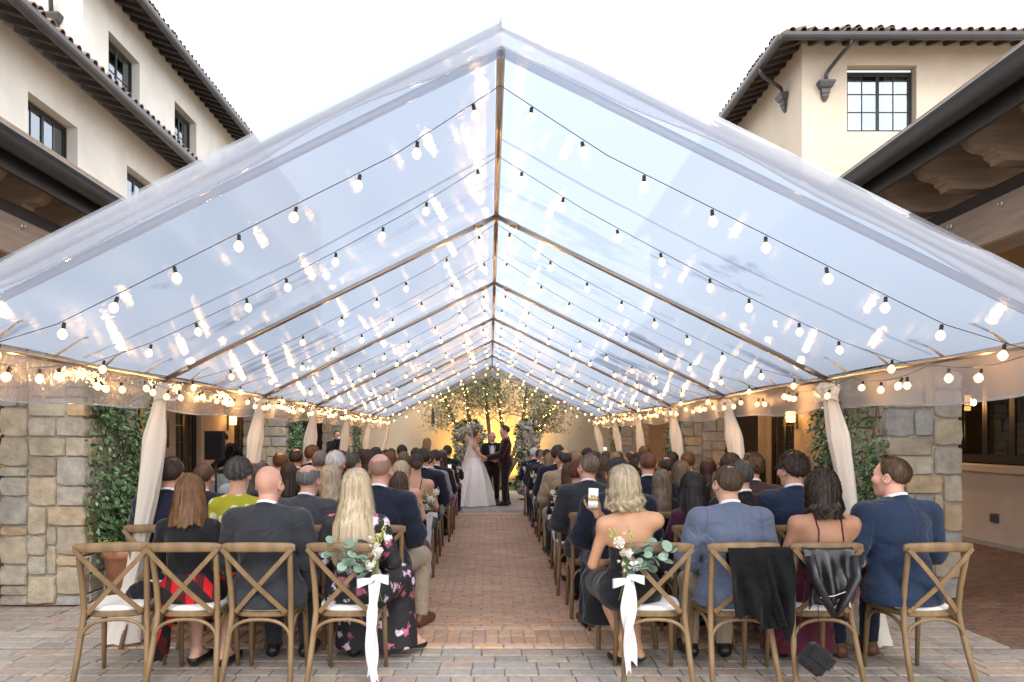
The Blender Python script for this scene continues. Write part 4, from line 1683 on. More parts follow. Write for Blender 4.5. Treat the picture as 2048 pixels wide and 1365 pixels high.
def torso_prims(J, sw, w, fem, stand=False):
    """w: girth factor"""
    P = [('e', J['pel'], (0.172 * w, 0.125 * w, 0.13), 0.05),
         ('e', J['bel'], ((0.125 if fem else 0.146) * w, 0.105 * w, 0.20), 0.06),
         ('e', J['che'], (sw * 0.86, 0.112 * (0.5 + 0.5 * w), 0.175), 0.06)]
    nk = np.array(J['nek'])
    for n in 'lr':
        sh = np.array(J['sh' + n])
        P.append(('c', nk + np.array([0, -0.005, -0.012]), sh + np.array([0, 0, 0.004]), 0.046 if not fem else 0.040, 0.056 if not fem else 0.046, 0.045))
    return P


def arm_prims(J, fem, infl=0.0, end=1.0, which='lr', k=0.014):
    P = []
    a, b, c = (0.039, 0.035, 0.025) if fem else (0.052, 0.043, 0.029)
    for n in which:
        sh, el, wr = (np.array(J[q + n]) for q in ('sh', 'el', 'wr'))
        P.append(('c', sh, el, a + infl, b + infl, k))
        P.append(('c', el, el + (wr - el) * end, b + infl, (b + (c - b) * end) + infl, 0.010))
    return P


def leg_prims(J, fem, infl=0.0, upto=1.0):
    P = []
    for n in 'lr':
        hp, kn, an = (np.array(J[q + n]) for q in ('hip', 'kn', 'an'))
        P.append(('c', hp, kn, 0.088 + infl, 0.058 + infl, 0.03))
        P.append(('c', kn, kn + (an - kn) * upto, 0.056 + infl, (0.056 - 0.020 * upto) + infl, 0.012))
    return P


def foot_prims(J, infl=0.0):
    P = []
    for n in 'lr':
        an, to = np.array(J['an' + n]), np.array(J['to' + n])
        d = (to - an); d[2] = 0; d /= max(1e-6, np.linalg.norm(d))
        heel = an - d * 0.035; heel[2] -= 0.055
        P += [('c', an, heel, 0.036 + infl, 0.034 + infl, 0.02), ('c', heel, to, 0.033 + infl, 0.030 + infl, 0.02), ('c', an, an + (to - an) * 0.55, 0.034 + infl, 0.032 + infl, 0.02)]
    return P


def neck_prims(J):
    return [('c', np.array(J['nek']) + np.array([0, -0.005, -0.03]), np.array(J['hed']) + np.array([0, -0.022, -0.06]), 0.064, 0.057, 0.03)]


def body_mesh(J, sw, w=1.0, fem=False, head=(0, 0, 0), hands=('relax', 'relax'), h=0.016, armset='lr'):
    P = torso_prims(J, sw, w, fem) + neck_prims(J) + arm_prims(J, fem, k=0.06) + leg_prims(J, fem) + foot_prims(J)
    lo, hi = bounds(P, 0.03)
    parts = [surfnet(field(P), lo, hi, h) + (None,)]
    V, F, m = HEAD[fem]
    V = V * (1.0 if fem else 1.04)
    V2, M = rot_head(V, J['hed'], *head, J['nek'])
    parts.append((V2, F, m))
    for n, kind in zip('lr', hands):
        if kind:
            fd, bk = J['hd' + n]
            parts.append(place_hand(kind, J['wr' + n], fd, bk, n == 'l') + (None,))
    V, F, m = join_vf(parts)
    return V, F, m


def fold_noise(p, amp, seed, z0, z1):
    r = np.random.RandomState(seed)
    d = np.zeros(len(p), np.float32)
    for i in range(5):
        k = r.uniform(-14, 14, 3); k[2] = r.choice([-1, 1]) * r.uniform(22, 48)
        w_ = np.sin(p @ (k * 0.31)[[1, 2, 0]].astype(np.float32) + r.uniform(0, 6))
        d += (1 - np.abs(np.sin(p @ (k * 0.6).astype(np.float32) + 1.3 * w_ + r.uniform(0, 6))) * 1.6) * (amp / (1 + 0.4 * i)) * 0.7
    m = np.clip((p[:, 2] - z0) / 0.12, 0, 1) * np.clip((z1 - p[:, 2]) / 0.12, 0, 1)
    return d * (0.22 + 0.78 * m)


def cloth(prims, infl, h, cuts=(), folds=0.0, seed=0, zr=(0.5, 1.0), hollow=None):
    f0 = field(prims, infl)

    def f(p):
        d = f0(p)
        if folds:
            d = d + fold_noise(p, folds, seed, *zr)
        for c in cuts:
            d = smax(d, c(p), 0.006)
        return d
    lo, hi = bounds(prims, 0.03 + infl)
    return surfnet(f, lo, hi, h)


def plane_cut(n, c):
    n = np.array(n, np.float32); n /= np.linalg.norm(n); c = np.array(c, np.float32)
    return lambda p: (p - c) @ n      # keeps the side opposite to n


def neck_cut(J, r0=0.070, fwd=0.035):
    a = np.array(J['nek']) + np.array([0, fwd * 0.2, -0.035]); b = np.array(J['hed']) + np.array([0, 0.0, -0.02])
    a2 = a + np.array([0, 0.10, -0.16])
    def c(p):
        return -np.minimum(f_cap(p, a, b, r0 * 0.78, r0 * 1.15), f_cap(p, a, a2, r0 * 0.55, r0 * 0.35))
    return c


def jacket_vf(J, sw, w=1.0, fem=False, h=0.014, seed=0, stand=False, infl=0.020):
    P = torso_prims(J, sw + 0.008, w * 1.02, False) + arm_prims(J, fem, 0.012, 0.93)
    pel = np.array(J['pel'])
    if stand:
        P += [('e', pel + np.array([0, 0, -0.02]), (0.175 * w, 0.13 * w, 0.20), 0.05)]
        zc = pel[2] - 0.17
    else:
        P += [('e', pel + np.array([0, -0.015, -0.05]), (0.195 * w, 0.135 * w, 0.15), 0.05)]
        zc = 0.475
    # squarer padded shoulders
    for n in 'lr':
        P.append(('e', np.array(J['sh' + n]) + np.array([-0.012 if n == 'r' else 0.012, 0, 0.008]), (0.070, 0.060, 0.046), 0.025))
    cuts = [plane_cut((0, 0, -1), (0, 0, zc)), neck_cut(J, 0.066)]
    return cloth(P, infl, h, cuts, 0.0075, seed, (pel[2] + 0.02, pel[2] + 0.42))


def collar_vf(J, r=0.062, h=0.038, tilt=0.35, t=0.007, lift=0.0, n=30):
    """standing collar ring round the neck, lower at the front"""
    nk = np.array(J['nek']) + np.array([0, 0.004, 0.008 + lift])
    G = []
    prof = [(0.004, -0.02), (0.002, h * 0.6), (0.0, h), (-t, h), (-t, -0.02)]
    for k in range(n):
        a = 2 * math.pi * k / n
        cx, cy2 = math.sin(a), -math.cos(a)
        row = []
        for dr, z in prof:
            row.append(nk + np.array([cx * (r + dr), cy2 * (r * 1.02 + dr), z - tilt * (cy2 + 1) * 0.5 * 0.10]))
        G.append(row)
    G = np.array(G)
    V = G.reshape(-1, 3)
    m = len(prof)
    F = [[k * m + i, ((k + 1) % n) * m + i, ((k + 1) % n) * m + i + 1, k * m + i + 1] for k in range(n) for i in range(m - 1)]
    return V, np.array(F)


# ------------------------------------------------------------------ hair
def hair_vf(kind='short', L=0.30, vol=0.012, wave=0.0, seed=0, crown=0.0, flare=1.0, na=84, rough=1.0, part=0.0, nape=-48, fem=False, back=0.072, strands=1.0):
    r = np.random.RandomState(seed)
    c = np.array([0, -0.014, 0.03])
    th = vol
    A, B, Cc = 0.075 + th, 0.097 + th, 0.090 + th
    az = np.linspace(-math.pi, math.pi, na, endpoint=False)
    aa = np.abs(np.degrees(az))
    if kind == 'long':
        end = np.interp(aa, [0, 60, 100, 118, 132, 150, 180], [-8, -8, -8, -6, 18, 40, 46])
    elif kind == 'fringe':
        end = np.interp(aa, [0, 50, 75, 92, 104, 120, 180], [-44, -40, -22, 2, -8, 14, 30])
    else:
        end = np.interp(aa, [0, 50, 75, 90, 102, 112, 126, 150, 180], [nape, nape + 4, -26, 0, -20, -2, 22, 34, 37])
    start = np.full(na, 89.0)
    if crown > 0:
        start = np.interp(aa, [0, 90, 180], [89 - crown * 0.75, 89 - crown * 0.85, 89 - crown * (1.0 if kind != 'fringe' else 1.6)])
        if kind == 'fringe':
            start = np.minimum(start, np.interp(aa, [0, 60, 100, 130, 180], [38, 40, 34, 18, 2]))
            end = np.minimum(end, start - 4)
    ns = 18
    clump = np.zeros(na); fine = np.zeros(na)
    for q in range(6):
        k = r.randint(4, 12); clump += np.sin(az * k + r.uniform(0, 6.3)) / 6
        k = r.randint(16, 36); fine += np.sin(az * k + r.uniform(0, 6.3)) / 6
    if crown > 0:
        start = start + clump * 12 + fine * 6
    if kind != 'long':
        end = end + fine * 5
    start = np.maximum(start, end + 3)
    rows = []
    tiltb = 0.20
    for i in range(ns):
        f = i / (ns - 1)
        e = np.radians(start + (end - start) * f)
        jig = th * 0.55 * rough * (fine * 0.8 + clump * 0.6) * min(1, 3 * f)
        ev = 1.0
        if kind != 'long' and i >= ns - 2:
            ev = 0.99 - 0.10 * (i - ns + 3) * (th / 0.03)
        if crown > 0 and i == 0:
            ev = 0.97 - th * 1.2
        x = np.sin(az) * np.cos(e) * (A + jig) * ev
        y = -np.cos(az) * np.cos(e) * (B + jig) * ev
        z = np.sin(e) * (Cc + jig) * ev
        if rough > 1.5:
            ph = r.uniform(0, 6.3, 3)
            z = z + 0.006 * np.sin(az * 9 + ph[0] + f * 9); x = x + 0.005 * np.sin(az * 11 + f * 12 + ph[1]); y = y + 0.005 * np.sin(az * 10 + f * 10 + ph[2])
        # tip the pole backwards
        y2 = y * math.cos(tiltb) - z * math.sin(tiltb); z2 = y * math.sin(tiltb) + z * math.cos(tiltb)
        if kind != 'long':
            wgt = np.clip((z + 0.02) / 0.06, 0, 1)
            y2 = y * (1 - wgt) + y2 * wgt; z2 = z * (1 - wgt) + z2 * wgt
        else:
            wgt = np.clip((z - 0.0) / 0.07, 0, 1)
            y2 = y * (1 - wgt) + y2 * wgt; z2 = z * (1 - wgt) + z2 * wgt
        rows.append(np.stack([x, y2, z2], 1) + c)
    if kind == 'long':
        last = rows[-1].copy()
        hang = np.interp(aa, [0, 70, 104, 120, 128, 180], [1, 1, 0.98, 0.85, 0, 0])
        lens = L * (1 + 0.07 * clump * 2 + 0.03 * fine * 2) * hang
        nl = 26
        ph = r.uniform(0, 6.3, 4)
        for i in range(1, nl + 1):
            f = i / nl
            drop = lens * f
            zz = last[:, 2] - drop
            below = np.clip((-0.05 - zz) / 0.16, 0, 1)
            narrow = 1 + (flare - 1) * np.sin(np.minimum(1, f * 1.0) * math.pi * 0.5) * np.clip((112 - aa) / 28, 0, 1)
            x = last[:, 0] * narrow
            y = last[:, 1] - back * below * np.cos(az).clip(0, 1) ** 0.5
            # front locks fall in front of / over the shoulders
            ridge = 1 + 0.10 * rough * (fine * np.minimum(1, f * 2 + 0.3) + 0.9 * clump * f)
            x = x * ridge
            y = np.where(np.cos(az) > 0, y * (1 + 0.05 * rough * fine), y)
            if wave:
                x = x + wave * np.sin(f * 11 + az * 2.2 + ph[0]) * f; y = y + wave * 0.8 * np.sin(f * 12 + az * 3.1 + ph[1]) * f
                x = x + wave * 0.5 * np.sin(f * 19 + az * 7 + ph[2]) * f
            rows.append(np.stack([x, y, zz], 1))
        tip = rows[-1].copy(); tip[:, :2] = tip[:, :2] * 0.90; tip[:, 1] += 0.012; rows.append(tip)
        tip2 = rows[-4].copy(); tip2[:, :2] *= 0.82; tip2[:, 1] += 0.02; rows.append(tip2)
    G = np.array(rows)
    n, m = G.shape[:2]
    strips = hair_strips(G[:n - 2] if kind == 'long' else G, kind, r, th, rough, strands)
    idx = np.arange(n * m).reshape(n, m)
    j2 = np.roll(idx, -1, 1)
    F = np.stack([idx[:-1], j2[:-1], j2[1:], idx[1:]], -1).reshape(-1, 4)
    V = G.reshape(-1, 3)
    if crown == 0:
        pole = len(V)
        V = np.vstack([V, rows[0].mean(0)[None] + np.array([[0, 0, 0.0005]])])
    if strips is not None:
        SV, SF = strips
        F = np.vstack([F, SF + len(V)]); V = np.vstack([V, SV])
    return V, F


def hair_strips(G, kind, r, th, rough, strands):
    """loose locks lying over the hair mass: thin ribbons that follow it and break its outline"""
    n, m = G.shape[:2]
    cen = np.array([0, -0.014, 0.0])
    Vs, Fs = [], []
    cnt = int((260 if kind == 'long' else 170) * strands)
    for q in range(cnt):
        u = r.uniform(0, m)
        i0 = r.randint(1, max(2, n // 2)) if kind == 'long' else r.randint(0, max(1, n // 2))
        i1 = n - 1 if kind == 'long' else min(n - 1, i0 + r.randint(5, 12))
        if kind == 'long' and r.uniform() < 0.4:
            i1 = r.randint(n // 2, n)
        drift = r.uniform(-1.2, 1.2) if kind == 'long' else r.uniform(-3.0, 3.0)
        w = r.uniform(0.0022, 0.0050) / max(1, strands ** 0.7)
        off0, off1 = r.uniform(0.0005, 0.003), r.uniform(0.001, 0.007 if kind == 'long' else 0.006)
        off1 *= rough
        if r.uniform() < 0.05:
            off1 = r.uniform(0.008, 0.022); w = 0.0012
        pts = []
        for i in range(i0, i1 + 1):
            f = (i - i0) / max(1, i1 - i0)
            uu = (u + drift * f) % m
            j = int(uu); g = uu - j
            p = G[i, j] * (1 - g) + G[i, (j + 1) % m] * g
            o = p - cen
            if kind == 'long' and i > 18:
                o = o * np.array([1, 1, 0])
            o = o / (np.linalg.norm(o) + 1e-9)
            pts.append(p + o * (off0 + (off1 - off0) * f * f))
        if len(pts) < 3:
            continue
        pts = np.array(pts)
        if kind == 'long' and i1 == n - 1:
            d = pts[-1] - pts[-2]
            pts = np.vstack([pts, pts[-1] + d / (np.linalg.norm(d) + 1e-9) * r.uniform(0.0, 0.018) + np.array([r.uniform(-.006, .006), r.uniform(-.006, .006), 0])])
        t = np.gradient(pts, axis=0)
        o = pts - cen
        sd = np.cross(t, o); sd /= (np.linalg.norm(sd, axis=1)[:, None] + 1e-9)
        k = len(pts)
        ww = w * np.sin(np.linspace(0.35, math.pi - 0.12, k))[:, None]
        b = sum(len(x) for x in Vs)
        Vs.append(np.vstack([pts - sd * ww, pts + sd * ww]))
        ii = np.arange(k - 1)
        Fs.append(np.stack([ii, ii + 1, ii + 1 + k, ii + k], 1) + b)
    if not Vs:
        return None
    return np.vstack(Vs), np.vstack(Fs)


def bun_vf(c, r=0.045, seed=0):
    rr = np.random.RandomState(seed)
    ph = rr.uniform(0, 6, 4)
    def f(p):
        q = p - np.array(c, np.float32)
        d = f_ell(p, c, (r * 1.15, r * 0.85, r))
        ang = np.arctan2(q[:, 2], q[:, 0])
        return d + 0.003 * np.sin(ang * 3 + q[:, 1] * 120 + ph[0]) + 0.002 * np.sin(q[:, 0] * 160 + q[:, 2] * 90 + ph[1])
    return surfnet(f, np.array(c) - r * 1.5, np.array(c) + r * 1.5, 0.007)
# ================================================================== CHAIRS
M_chair = pm('chair_oak', (0.205, 0.13, 0.062), rough=0.5, var=0.28, scale=5, bump=0.15, bscale=40, stretch=(3, 3, 0.7), rnd=0.14)
M_cush = pm('seat_cushion_white', (0.78, 0.77, 0.74), rough=0.85, var=0.04, bump=0.1)


def arc(p0, p1, top, n=14):
    """brace: rises from p0, flattens, comes down to p1"""
    p0, p1 = np.array(p0), np.array(p1)
    mid = (p0 + p1) / 2
    out = []
    for i in range(n + 1):
        a = math.pi * i / n
        q = mid + (p0 - mid) * math.copysign(abs(math.cos(a)) ** 0.8, math.cos(a))
        q = np.array([q[0], q[1], p0[2] + (top - p0[2]) * math.sin(a) ** 0.75])
        out.append(tuple(q))
    return out


def make_chair():
    t = thing('cross_back_chair', 'x', 'chair')
    for s in (-1, 1):
        mb = MB(); mb.tube([(s * 0.222, -0.345, 0.0), (s * 0.208, -0.275, 0.2), (s * 0.195, -0.222, 0.38), (s * 0.190, -0.207, 0.47), (s * 0.194, -0.222, 0.62), (s * 0.200, -0.258, 0.78), (s * 0.203, -0.276, 0.855)],
                           [0.0175, 0.019, 0.0195, 0.0195, 0.019, 0.0185, 0.018], 10); mb.build('back_leg', M_chair, t, smooth=True)
        mb = MB(); mb.tube([(s * 0.185, 0.165, 0.445), (s * 0.190, 0.180, 0.3), (s * 0.198, 0.20, 0.0)], [0.021, 0.019, 0.014], 10); mb.build('front_leg', M_chair, t, smooth=True)
    # top rail: bowed, rounded, wider than the posts
    n = 17
    G = []
    for i in range(n):
        u = -1 + 2 * i / (n - 1)
        x = 0.236 * u
        y = -0.302 + 0.030 * u * u
        hh = 0.031 * (1 - 0.10 * u * u) * (1 if abs(u) < 0.99 else 0.72)
        tt = 0.015 * (1 if abs(u) < 0.99 else 0.6)
        ring = []
        for k in range(10):
            a = 2 * math.pi * k / 10
            ca, sa = math.cos(a), math.sin(a)
            ring.append((x, y + tt * math.copysign(abs(ca) ** 0.6, ca), 0.872 + 0.006 * (1 - u * u) + hh * math.copysign(abs(sa) ** 0.6, sa)))
        G.append(ring)
    mb = MB(); mb.grid(np.array(G), wrap=True)
    mb.add([tuple(p) for p in G[0]], [tuple(range(10))]); mb.add([tuple(p) for p in G[-1]], [tuple(range(10))[::-1]])
    tr_ = mb.build('top_rail', M_chair, t, smooth=True)
    for s in (-1, 1):
        pts = []
        for i in range(11):
            f = i / 10
            x = s * (0.222 + (-0.165 - 0.222) * f)
            z = 0.868 + (0.462 - 0.868) * f
            y = -0.300 + 0.078 * f - 0.030 * math.sin(math.pi * f) + (0.006 if s > 0 else -0.006)
            pts.append(Vector((x, y, z)))
        mb = MB()
        vs, F = [], []
        for i, p in enumerate(pts):
            d = (pts[min(10, i + 1)] - pts[max(0, i - 1)]).normalized()
            w = d.cross(Vector((0, 1, 0))).normalized()
            for a, b in ((-1, -1), (1, -1), (1, 1), (-1, 1)):
                vs.append(p + w * (a * 0.0145) + Vector((0, b * 0.0055, 0)))
        for i in range(10):
            for k in range(4):
                k2 = (k + 1) % 4
                F.append((i * 4 + k, i * 4 + k2, i * 4 + 4 + k2, i * 4 + 4 + k))
        F += [(3, 2, 1, 0), (40, 41, 42, 43)]
        mb.add(vs, F); mb.build('cross_slat', M_chair, t)
    # seat frame and cushion: rounded trapezoid
    def outline(k, n=40):
        out = []
        for i in range(n):
            a = 2 * math.pi * i / n
            ca, sa = math.cos(a), math.sin(a)
            x = math.copysign(abs(ca) ** 0.55, ca); y = math.copysign(abs(sa) ** 0.55, sa)
            out.append(((0.207 + 0.022 * y) * x * k, -0.012 + 0.205 * y * k))
        return out
    def slab(prof, mats, name):
        G = np.array([[(x, y, z) for x, y in outline(k)] for k, z in prof])
        mb = MB(); mb.grid(G, wrap=True)
        m = len(G[0])
        mb.add([tuple(p) for p in G[0]], [tuple(range(m))[::-1]]); mb.add([tuple(p) for p in G[-1]], [tuple(range(m))])
        return mb.build(name, mats, t, smooth=False)
    slab([(0.97, 0.428), (1.0, 0.434), (1.0, 0.458), (0.97, 0.464)], M_chair, 'seat_frame')
    slab([(0.93, 0.465), (0.955, 0.473), (0.95, 0.487), (0.88, 0.496), (0.5, 0.500)], M_cush, 'cushion')
    for pts in (arc((-0.200, -0.248, 0.27), (0.200, -0.248, 0.27), 0.422), arc((-0.205, -0.24, 0.27), (-0.190, 0.175, 0.27), 0.42), arc((0.205, -0.24, 0.27), (0.190, 0.175, 0.27), 0.42)):
        mb = MB(); mb.tube(pts, 0.0115, 8); mb.build('arch_brace', M_chair, t, smooth=True)
    return t


CHAIR = make_chair()
chair_used = [False]


def place_chair(x, y, rz, label, group):
    if not chair_used[0]:
        c = CHAIR; chair_used[0] = True
    else:
        c = copy_tree(CHAIR)
    c.location = (x, y, 0); c.rotation_euler = (0, 0, rz); c.scale = (1, 1, 1.04)
    return tag(c, label, 'chair', group)


# ================================================================== PEOPLE
SKIN = {
    'light': pm('skin_light', (0.60, 0.35, 0.25), rough=0.58, var=0.07, scale=7, spec=0.35, sss=0.12, bump=0.05, bscale=90),
    'rosy': pm('skin_rosy', (0.63, 0.345, 0.26), rough=0.52, var=0.12, scale=9, spec=0.35, sss=0.12, bump=0.05, bscale=90),
    'tan': pm('skin_tan', (0.52, 0.285, 0.165), rough=0.48, var=0.07, scale=7, spec=0.35, sss=0.12, bump=0.05, bscale=90),
    'brown': pm('skin_brown', (0.40, 0.21, 0.125), rough=0.48, var=0.07, scale=7, spec=0.35, sss=0.1, bump=0.05, bscale=90),
}
M_lip = pm('lip', (0.42, 0.15, 0.13), rough=0.4)
M_eye = pm('eye_dark', (0.05, 0.035, 0.03), rough=0.2)


def hair_mat(name, lo, hi):
    if 'hair_' + name in MATS:
        return MATS['hair_' + name]
    m, n, l, b = _nodes('hair_' + name)
    tc = n.new('ShaderNodeTexCoord')
    mp = n.new('ShaderNodeMapping'); mp.inputs['Scale'].default_value = (1, 1, 0.035)
    l.new(tc.outputs['Object'], mp.inputs['Vector'])
    nz = n.new('ShaderNodeTexNoise'); nz.inputs['Scale'].default_value = 190; nz.inputs['Detail'].default_value = 3
    l.new(mp.outputs[0], nz.inputs['Vector'])
    n3 = n.new('ShaderNodeTexNoise'); n3.inputs['Scale'].default_value = 40; n3.inputs['Detail'].default_value = 2
    l.new(mp.outputs[0], n3.inputs['Vector'])
    ad = n.new('ShaderNodeMath'); ad.operation = 'ADD'
    l.new(nz.outputs['Fac'], ad.inputs[0]); l.new(n3.outputs['Fac'], ad.inputs[1])
    hf = n.new('ShaderNodeMath'); hf.operation = 'MULTIPLY'; hf.inputs[1].default_value = 0.5
    l.new(ad.outputs[0], hf.inputs[0])
    rp = n.new('ShaderNodeValToRGB')
    rp.color_ramp.elements[0].position = 0.36; rp.color_ramp.elements[1].position = 0.64
    rp.color_ramp.elements[0].color = col4(lo); rp.color_ramp.elements[1].color = col4(hi)
    l.new(hf.outputs[0], rp.inputs['Fac'])
    l.new(rp.outputs[0], b.inputs['Base Color'])
    b.inputs['Roughness'].default_value = 0.5
    b.inputs['Specular IOR Level'].default_value = 0.35
    bp = n.new('ShaderNodeBump'); bp.inputs['Strength'].default_value = 0.8; bp.inputs['Distance'].default_value = 0.006
    l.new(hf.outputs[0], bp.inputs['Height']); l.new(bp.outputs[0], b.inputs['Normal'])
    MATS['hair_' + name] = m
    return m


HAIR = {
    'black': hair_mat('black', (0.010, 0.008, 0.008), (0.032, 0.027, 0.025)),
    'dark': hair_mat('dark', (0.020, 0.014, 0.011), (0.060, 0.042, 0.032)),
    'brown': hair_mat('brown', (0.035, 0.020, 0.012), (0.11, 0.066, 0.038)),
    'auburn': hair_mat('auburn', (0.10, 0.047, 0.02), (0.24, 0.125, 0.055)),
    'ginger': hair_mat('ginger', (0.07, 0.030, 0.014), (0.19, 0.085, 0.042)),
    'red': hair_mat('red', (0.06, 0.017, 0.009), (0.17, 0.055, 0.027)),
    'blonde': hair_mat('blonde', (0.31, 0.235, 0.14), (0.64, 0.54, 0.38)),
    'light': hair_mat('light', (0.14, 0.085, 0.042), (0.42, 0.30, 0.17)),
    'ash': hair_mat('ash', (0.055, 0.038, 0.026), (0.26, 0.19, 0.13)),
    'grey': hair_mat('grey', (0.075, 0.07, 0.066), (0.26, 0.25, 0.24)),
    'greydark': hair_mat('greydark', (0.03, 0.028, 0.026), (0.12, 0.115, 0.11)),
    'white': hair_mat('white', (0.42, 0.41, 0.40), (0.78, 0.77, 0.76)),
    'stubble': hair_mat('stubble', (0.30, 0.18, 0.13), (0.36, 0.22, 0.16)),
    'plum': hair_mat('plum', (0.028, 0.012, 0.011), (0.085, 0.036, 0.032)),
}
HAIRWORD = {'black': 'black', 'dark': 'dark brown', 'brown': 'brown', 'auburn': 'auburn', 'ginger': 'ginger', 'red': 'red', 'blonde': 'blonde', 'light': 'light brown',
            'ash': 'highlighted brown', 'grey': 'grey', 'greydark': 'dark grey', 'white': 'white', 'plum': 'reddish dark'}


def fabric(name, c, rough=0.85, var=0.12, sheen=0.15, bump=0.25, spec=0.2):
    m = pm('cloth_' + name, c, rough=rough, var=var, scale=9, bump=bump, bscale=22, sheen=sheen, spec=spec, detail=9)
    n, l = m.node_tree.nodes, m.node_tree.links
    bp0 = [q for q in n if q.type == 'BUMP'][0]
    tc = [q for q in n if q.type == 'TEX_COORD'][0]
    nz = n.new('ShaderNodeTexNoise'); nz.inputs['Scale'].default_value = 6.5; nz.inputs['Detail'].default_value = 2.5; nz.inputs['Distortion'].default_value = 1.2
    l.new(tc.outputs['Object'], nz.inputs['Vector'])
    b2 = n.new('ShaderNodeBump'); b2.inputs['Strength'].default_value = 0.85; b2.inputs['Distance'].default_value = 0.04
    l.new(nz.outputs['Fac'], b2.inputs['Height']); l.new(b2.outputs[0], bp0.inputs['Normal'])
    return m


FAB = {
    'navy': fabric('navy', (0.012, 0.016, 0.032)), 'blue': fabric('blue', (0.016, 0.028, 0.062)), 'royal': fabric('royal', (0.014, 0.028, 0.062)),
    'charcoal': fabric('charcoal', (0.028, 0.031, 0.037)), 'black': fabric('black', (0.011, 0.011, 0.013)), 'slate': fabric('slate', (0.105, 0.13, 0.195)),
    'grey': fabric('grey', (0.055, 0.058, 0.068)), 'tan': fabric('tan', (0.33, 0.25, 0.17)), 'maroon': fabric('maroon', (0.045, 0.030, 0.036)),
    'wine': fabric('wine', (0.085, 0.006, 0.020), rough=0.6, sheen=0.2), 'plum': fabric('plum', (0.055, 0.016, 0.034)), 'magenta': fabric('magenta', (0.22, 0.03, 0.11), rough=0.5),
    'khaki': fabric('khaki', (0.36, 0.29, 0.20)), 'white': fabric('white', (0.78, 0.78, 0.78)), 'teal': fabric('teal', (0.02, 0.075, 0.10)),
    'lightgrey': fabric('lightgrey', (0.22, 0.24, 0.27)), 'brownsuit': fabric('brownsuit', (0.085, 0.055, 0.045)), 'pink': fabric('pink', (0.55, 0.28, 0.28)),
    'velvet': fabric('velvet', (0.022, 0.003, 0.007), sheen=0.25), 'ivory': fabric('ivory', (0.74, 0.71, 0.64), bump=0.1), 'green': fabric('green', (0.03, 0.06, 0.045)),
}
FABWORD = {'navy': 'navy', 'blue': 'blue', 'royal': 'blue', 'charcoal': 'charcoal', 'black': 'black', 'slate': 'slate blue', 'grey': 'grey', 'tan': 'tan', 'maroon': 'dark maroon', 'wine': 'burgundy',
           'plum': 'plum', 'magenta': 'magenta', 'khaki': 'khaki', 'white': 'white', 'teal': 'teal', 'lightgrey': 'light grey', 'brownsuit': 'brown', 'pink': 'pink', 'green': 'dark green'}
M_shoe = pm('shoe_black', (0.012, 0.011, 0.011), rough=0.35, spec=0.5)
M_shoeb = pm('shoe_brown', (0.12, 0.045, 0.022), rough=0.45, spec=0.5)
M_sole = pm('shoe_sole_white', (0.6, 0.56, 0.5), rough=0.7)


def pattern_floral():
    m, n, l, b = _nodes('cloth_floral')
    tc = n.new('ShaderNodeTexCoord')
    nz = n.new('ShaderNodeTexNoise'); nz.inputs['Scale'].default_value = 22; l.new(tc.outputs['Object'], nz.inputs['Vector'])
    mx = n.new('ShaderNodeMixRGB'); mx.inputs['Fac'].default_value = 0.045
    l.new(tc.outputs['Object'], mx.inputs['Color1']); l.new(nz.outputs['Color'], mx.inputs['Color2'])
    v = n.new('ShaderNodeTexVoronoi'); v.inputs['Scale'].default_value = 12.5; l.new(mx.outputs[0], v.inputs['Vector'])
    v2 = n.new('ShaderNodeTexVoronoi'); v2.inputs['Scale'].default_value = 42; l.new(mx.outputs[0], v2.inputs['Vector'])
    # petals: mask by distance with lobes from the small cells
    ad = n.new('ShaderNodeMath'); ad.operation = 'MULTIPLY_ADD'; ad.inputs[1].default_value = 0.35
    l.new(v2.outputs['Distance'], ad.inputs[0]); l.new(v.outputs['Distance'], ad.inputs[2])
    ms = n.new('ShaderNodeMapRange'); ms.inputs['From Min'].default_value = 0.58; ms.inputs['From Max'].default_value = 0.50
    l.new(ad.outputs[0], ms.inputs['Value'])
    sep = n.new('ShaderNodeSeparateColor'); l.new(v.outputs['Color'], sep.inputs['Color'])
    rp = n.new('ShaderNodeValToRGB'); rp.color_ramp.interpolation = 'CONSTANT'
    cs = [(0.0, (0.012, 0.010, 0.013)), (0.22, (0.42, 0.11, 0.17)), (0.45, (0.50, 0.36, 0.44)), (0.66, (0.30, 0.07, 0.12)), (0.84, (0.52, 0.44, 0.50))]
    while len(rp.color_ramp.elements) < len(cs):
        rp.color_ramp.elements.new(0.5)
    for i, (p, c) in enumerate(cs):
        rp.color_ramp.elements[i].position = p; rp.color_ramp.elements[i].color = col4(c)
    l.new(sep.outputs[0], rp.inputs['Fac'])
    sh = n.new('ShaderNodeMapRange'); sh.inputs['From Max'].default_value = 0.5; sh.inputs['To Min'].default_value = 0.35; sh.inputs['To Max'].default_value = 1.25
    l.new(v2.outputs['Distance'], sh.inputs['Value'])
    hs = n.new('ShaderNodeHueSaturation'); l.new(rp.outputs[0], hs.inputs['Color']); l.new(sh.outputs[0], hs.inputs['Value'])
    fin = n.new('ShaderNodeMixRGB'); fin.inputs['Color1'].default_value = (0.011, 0.010, 0.013, 1)
    l.new(ms.outputs[0], fin.inputs['Fac']); l.new(hs.outputs[0], fin.inputs['Color2'])
    l.new(fin.outputs[0], b.inputs['Base Color']); b.inputs['Roughness'].default_value = 0.75
    return m


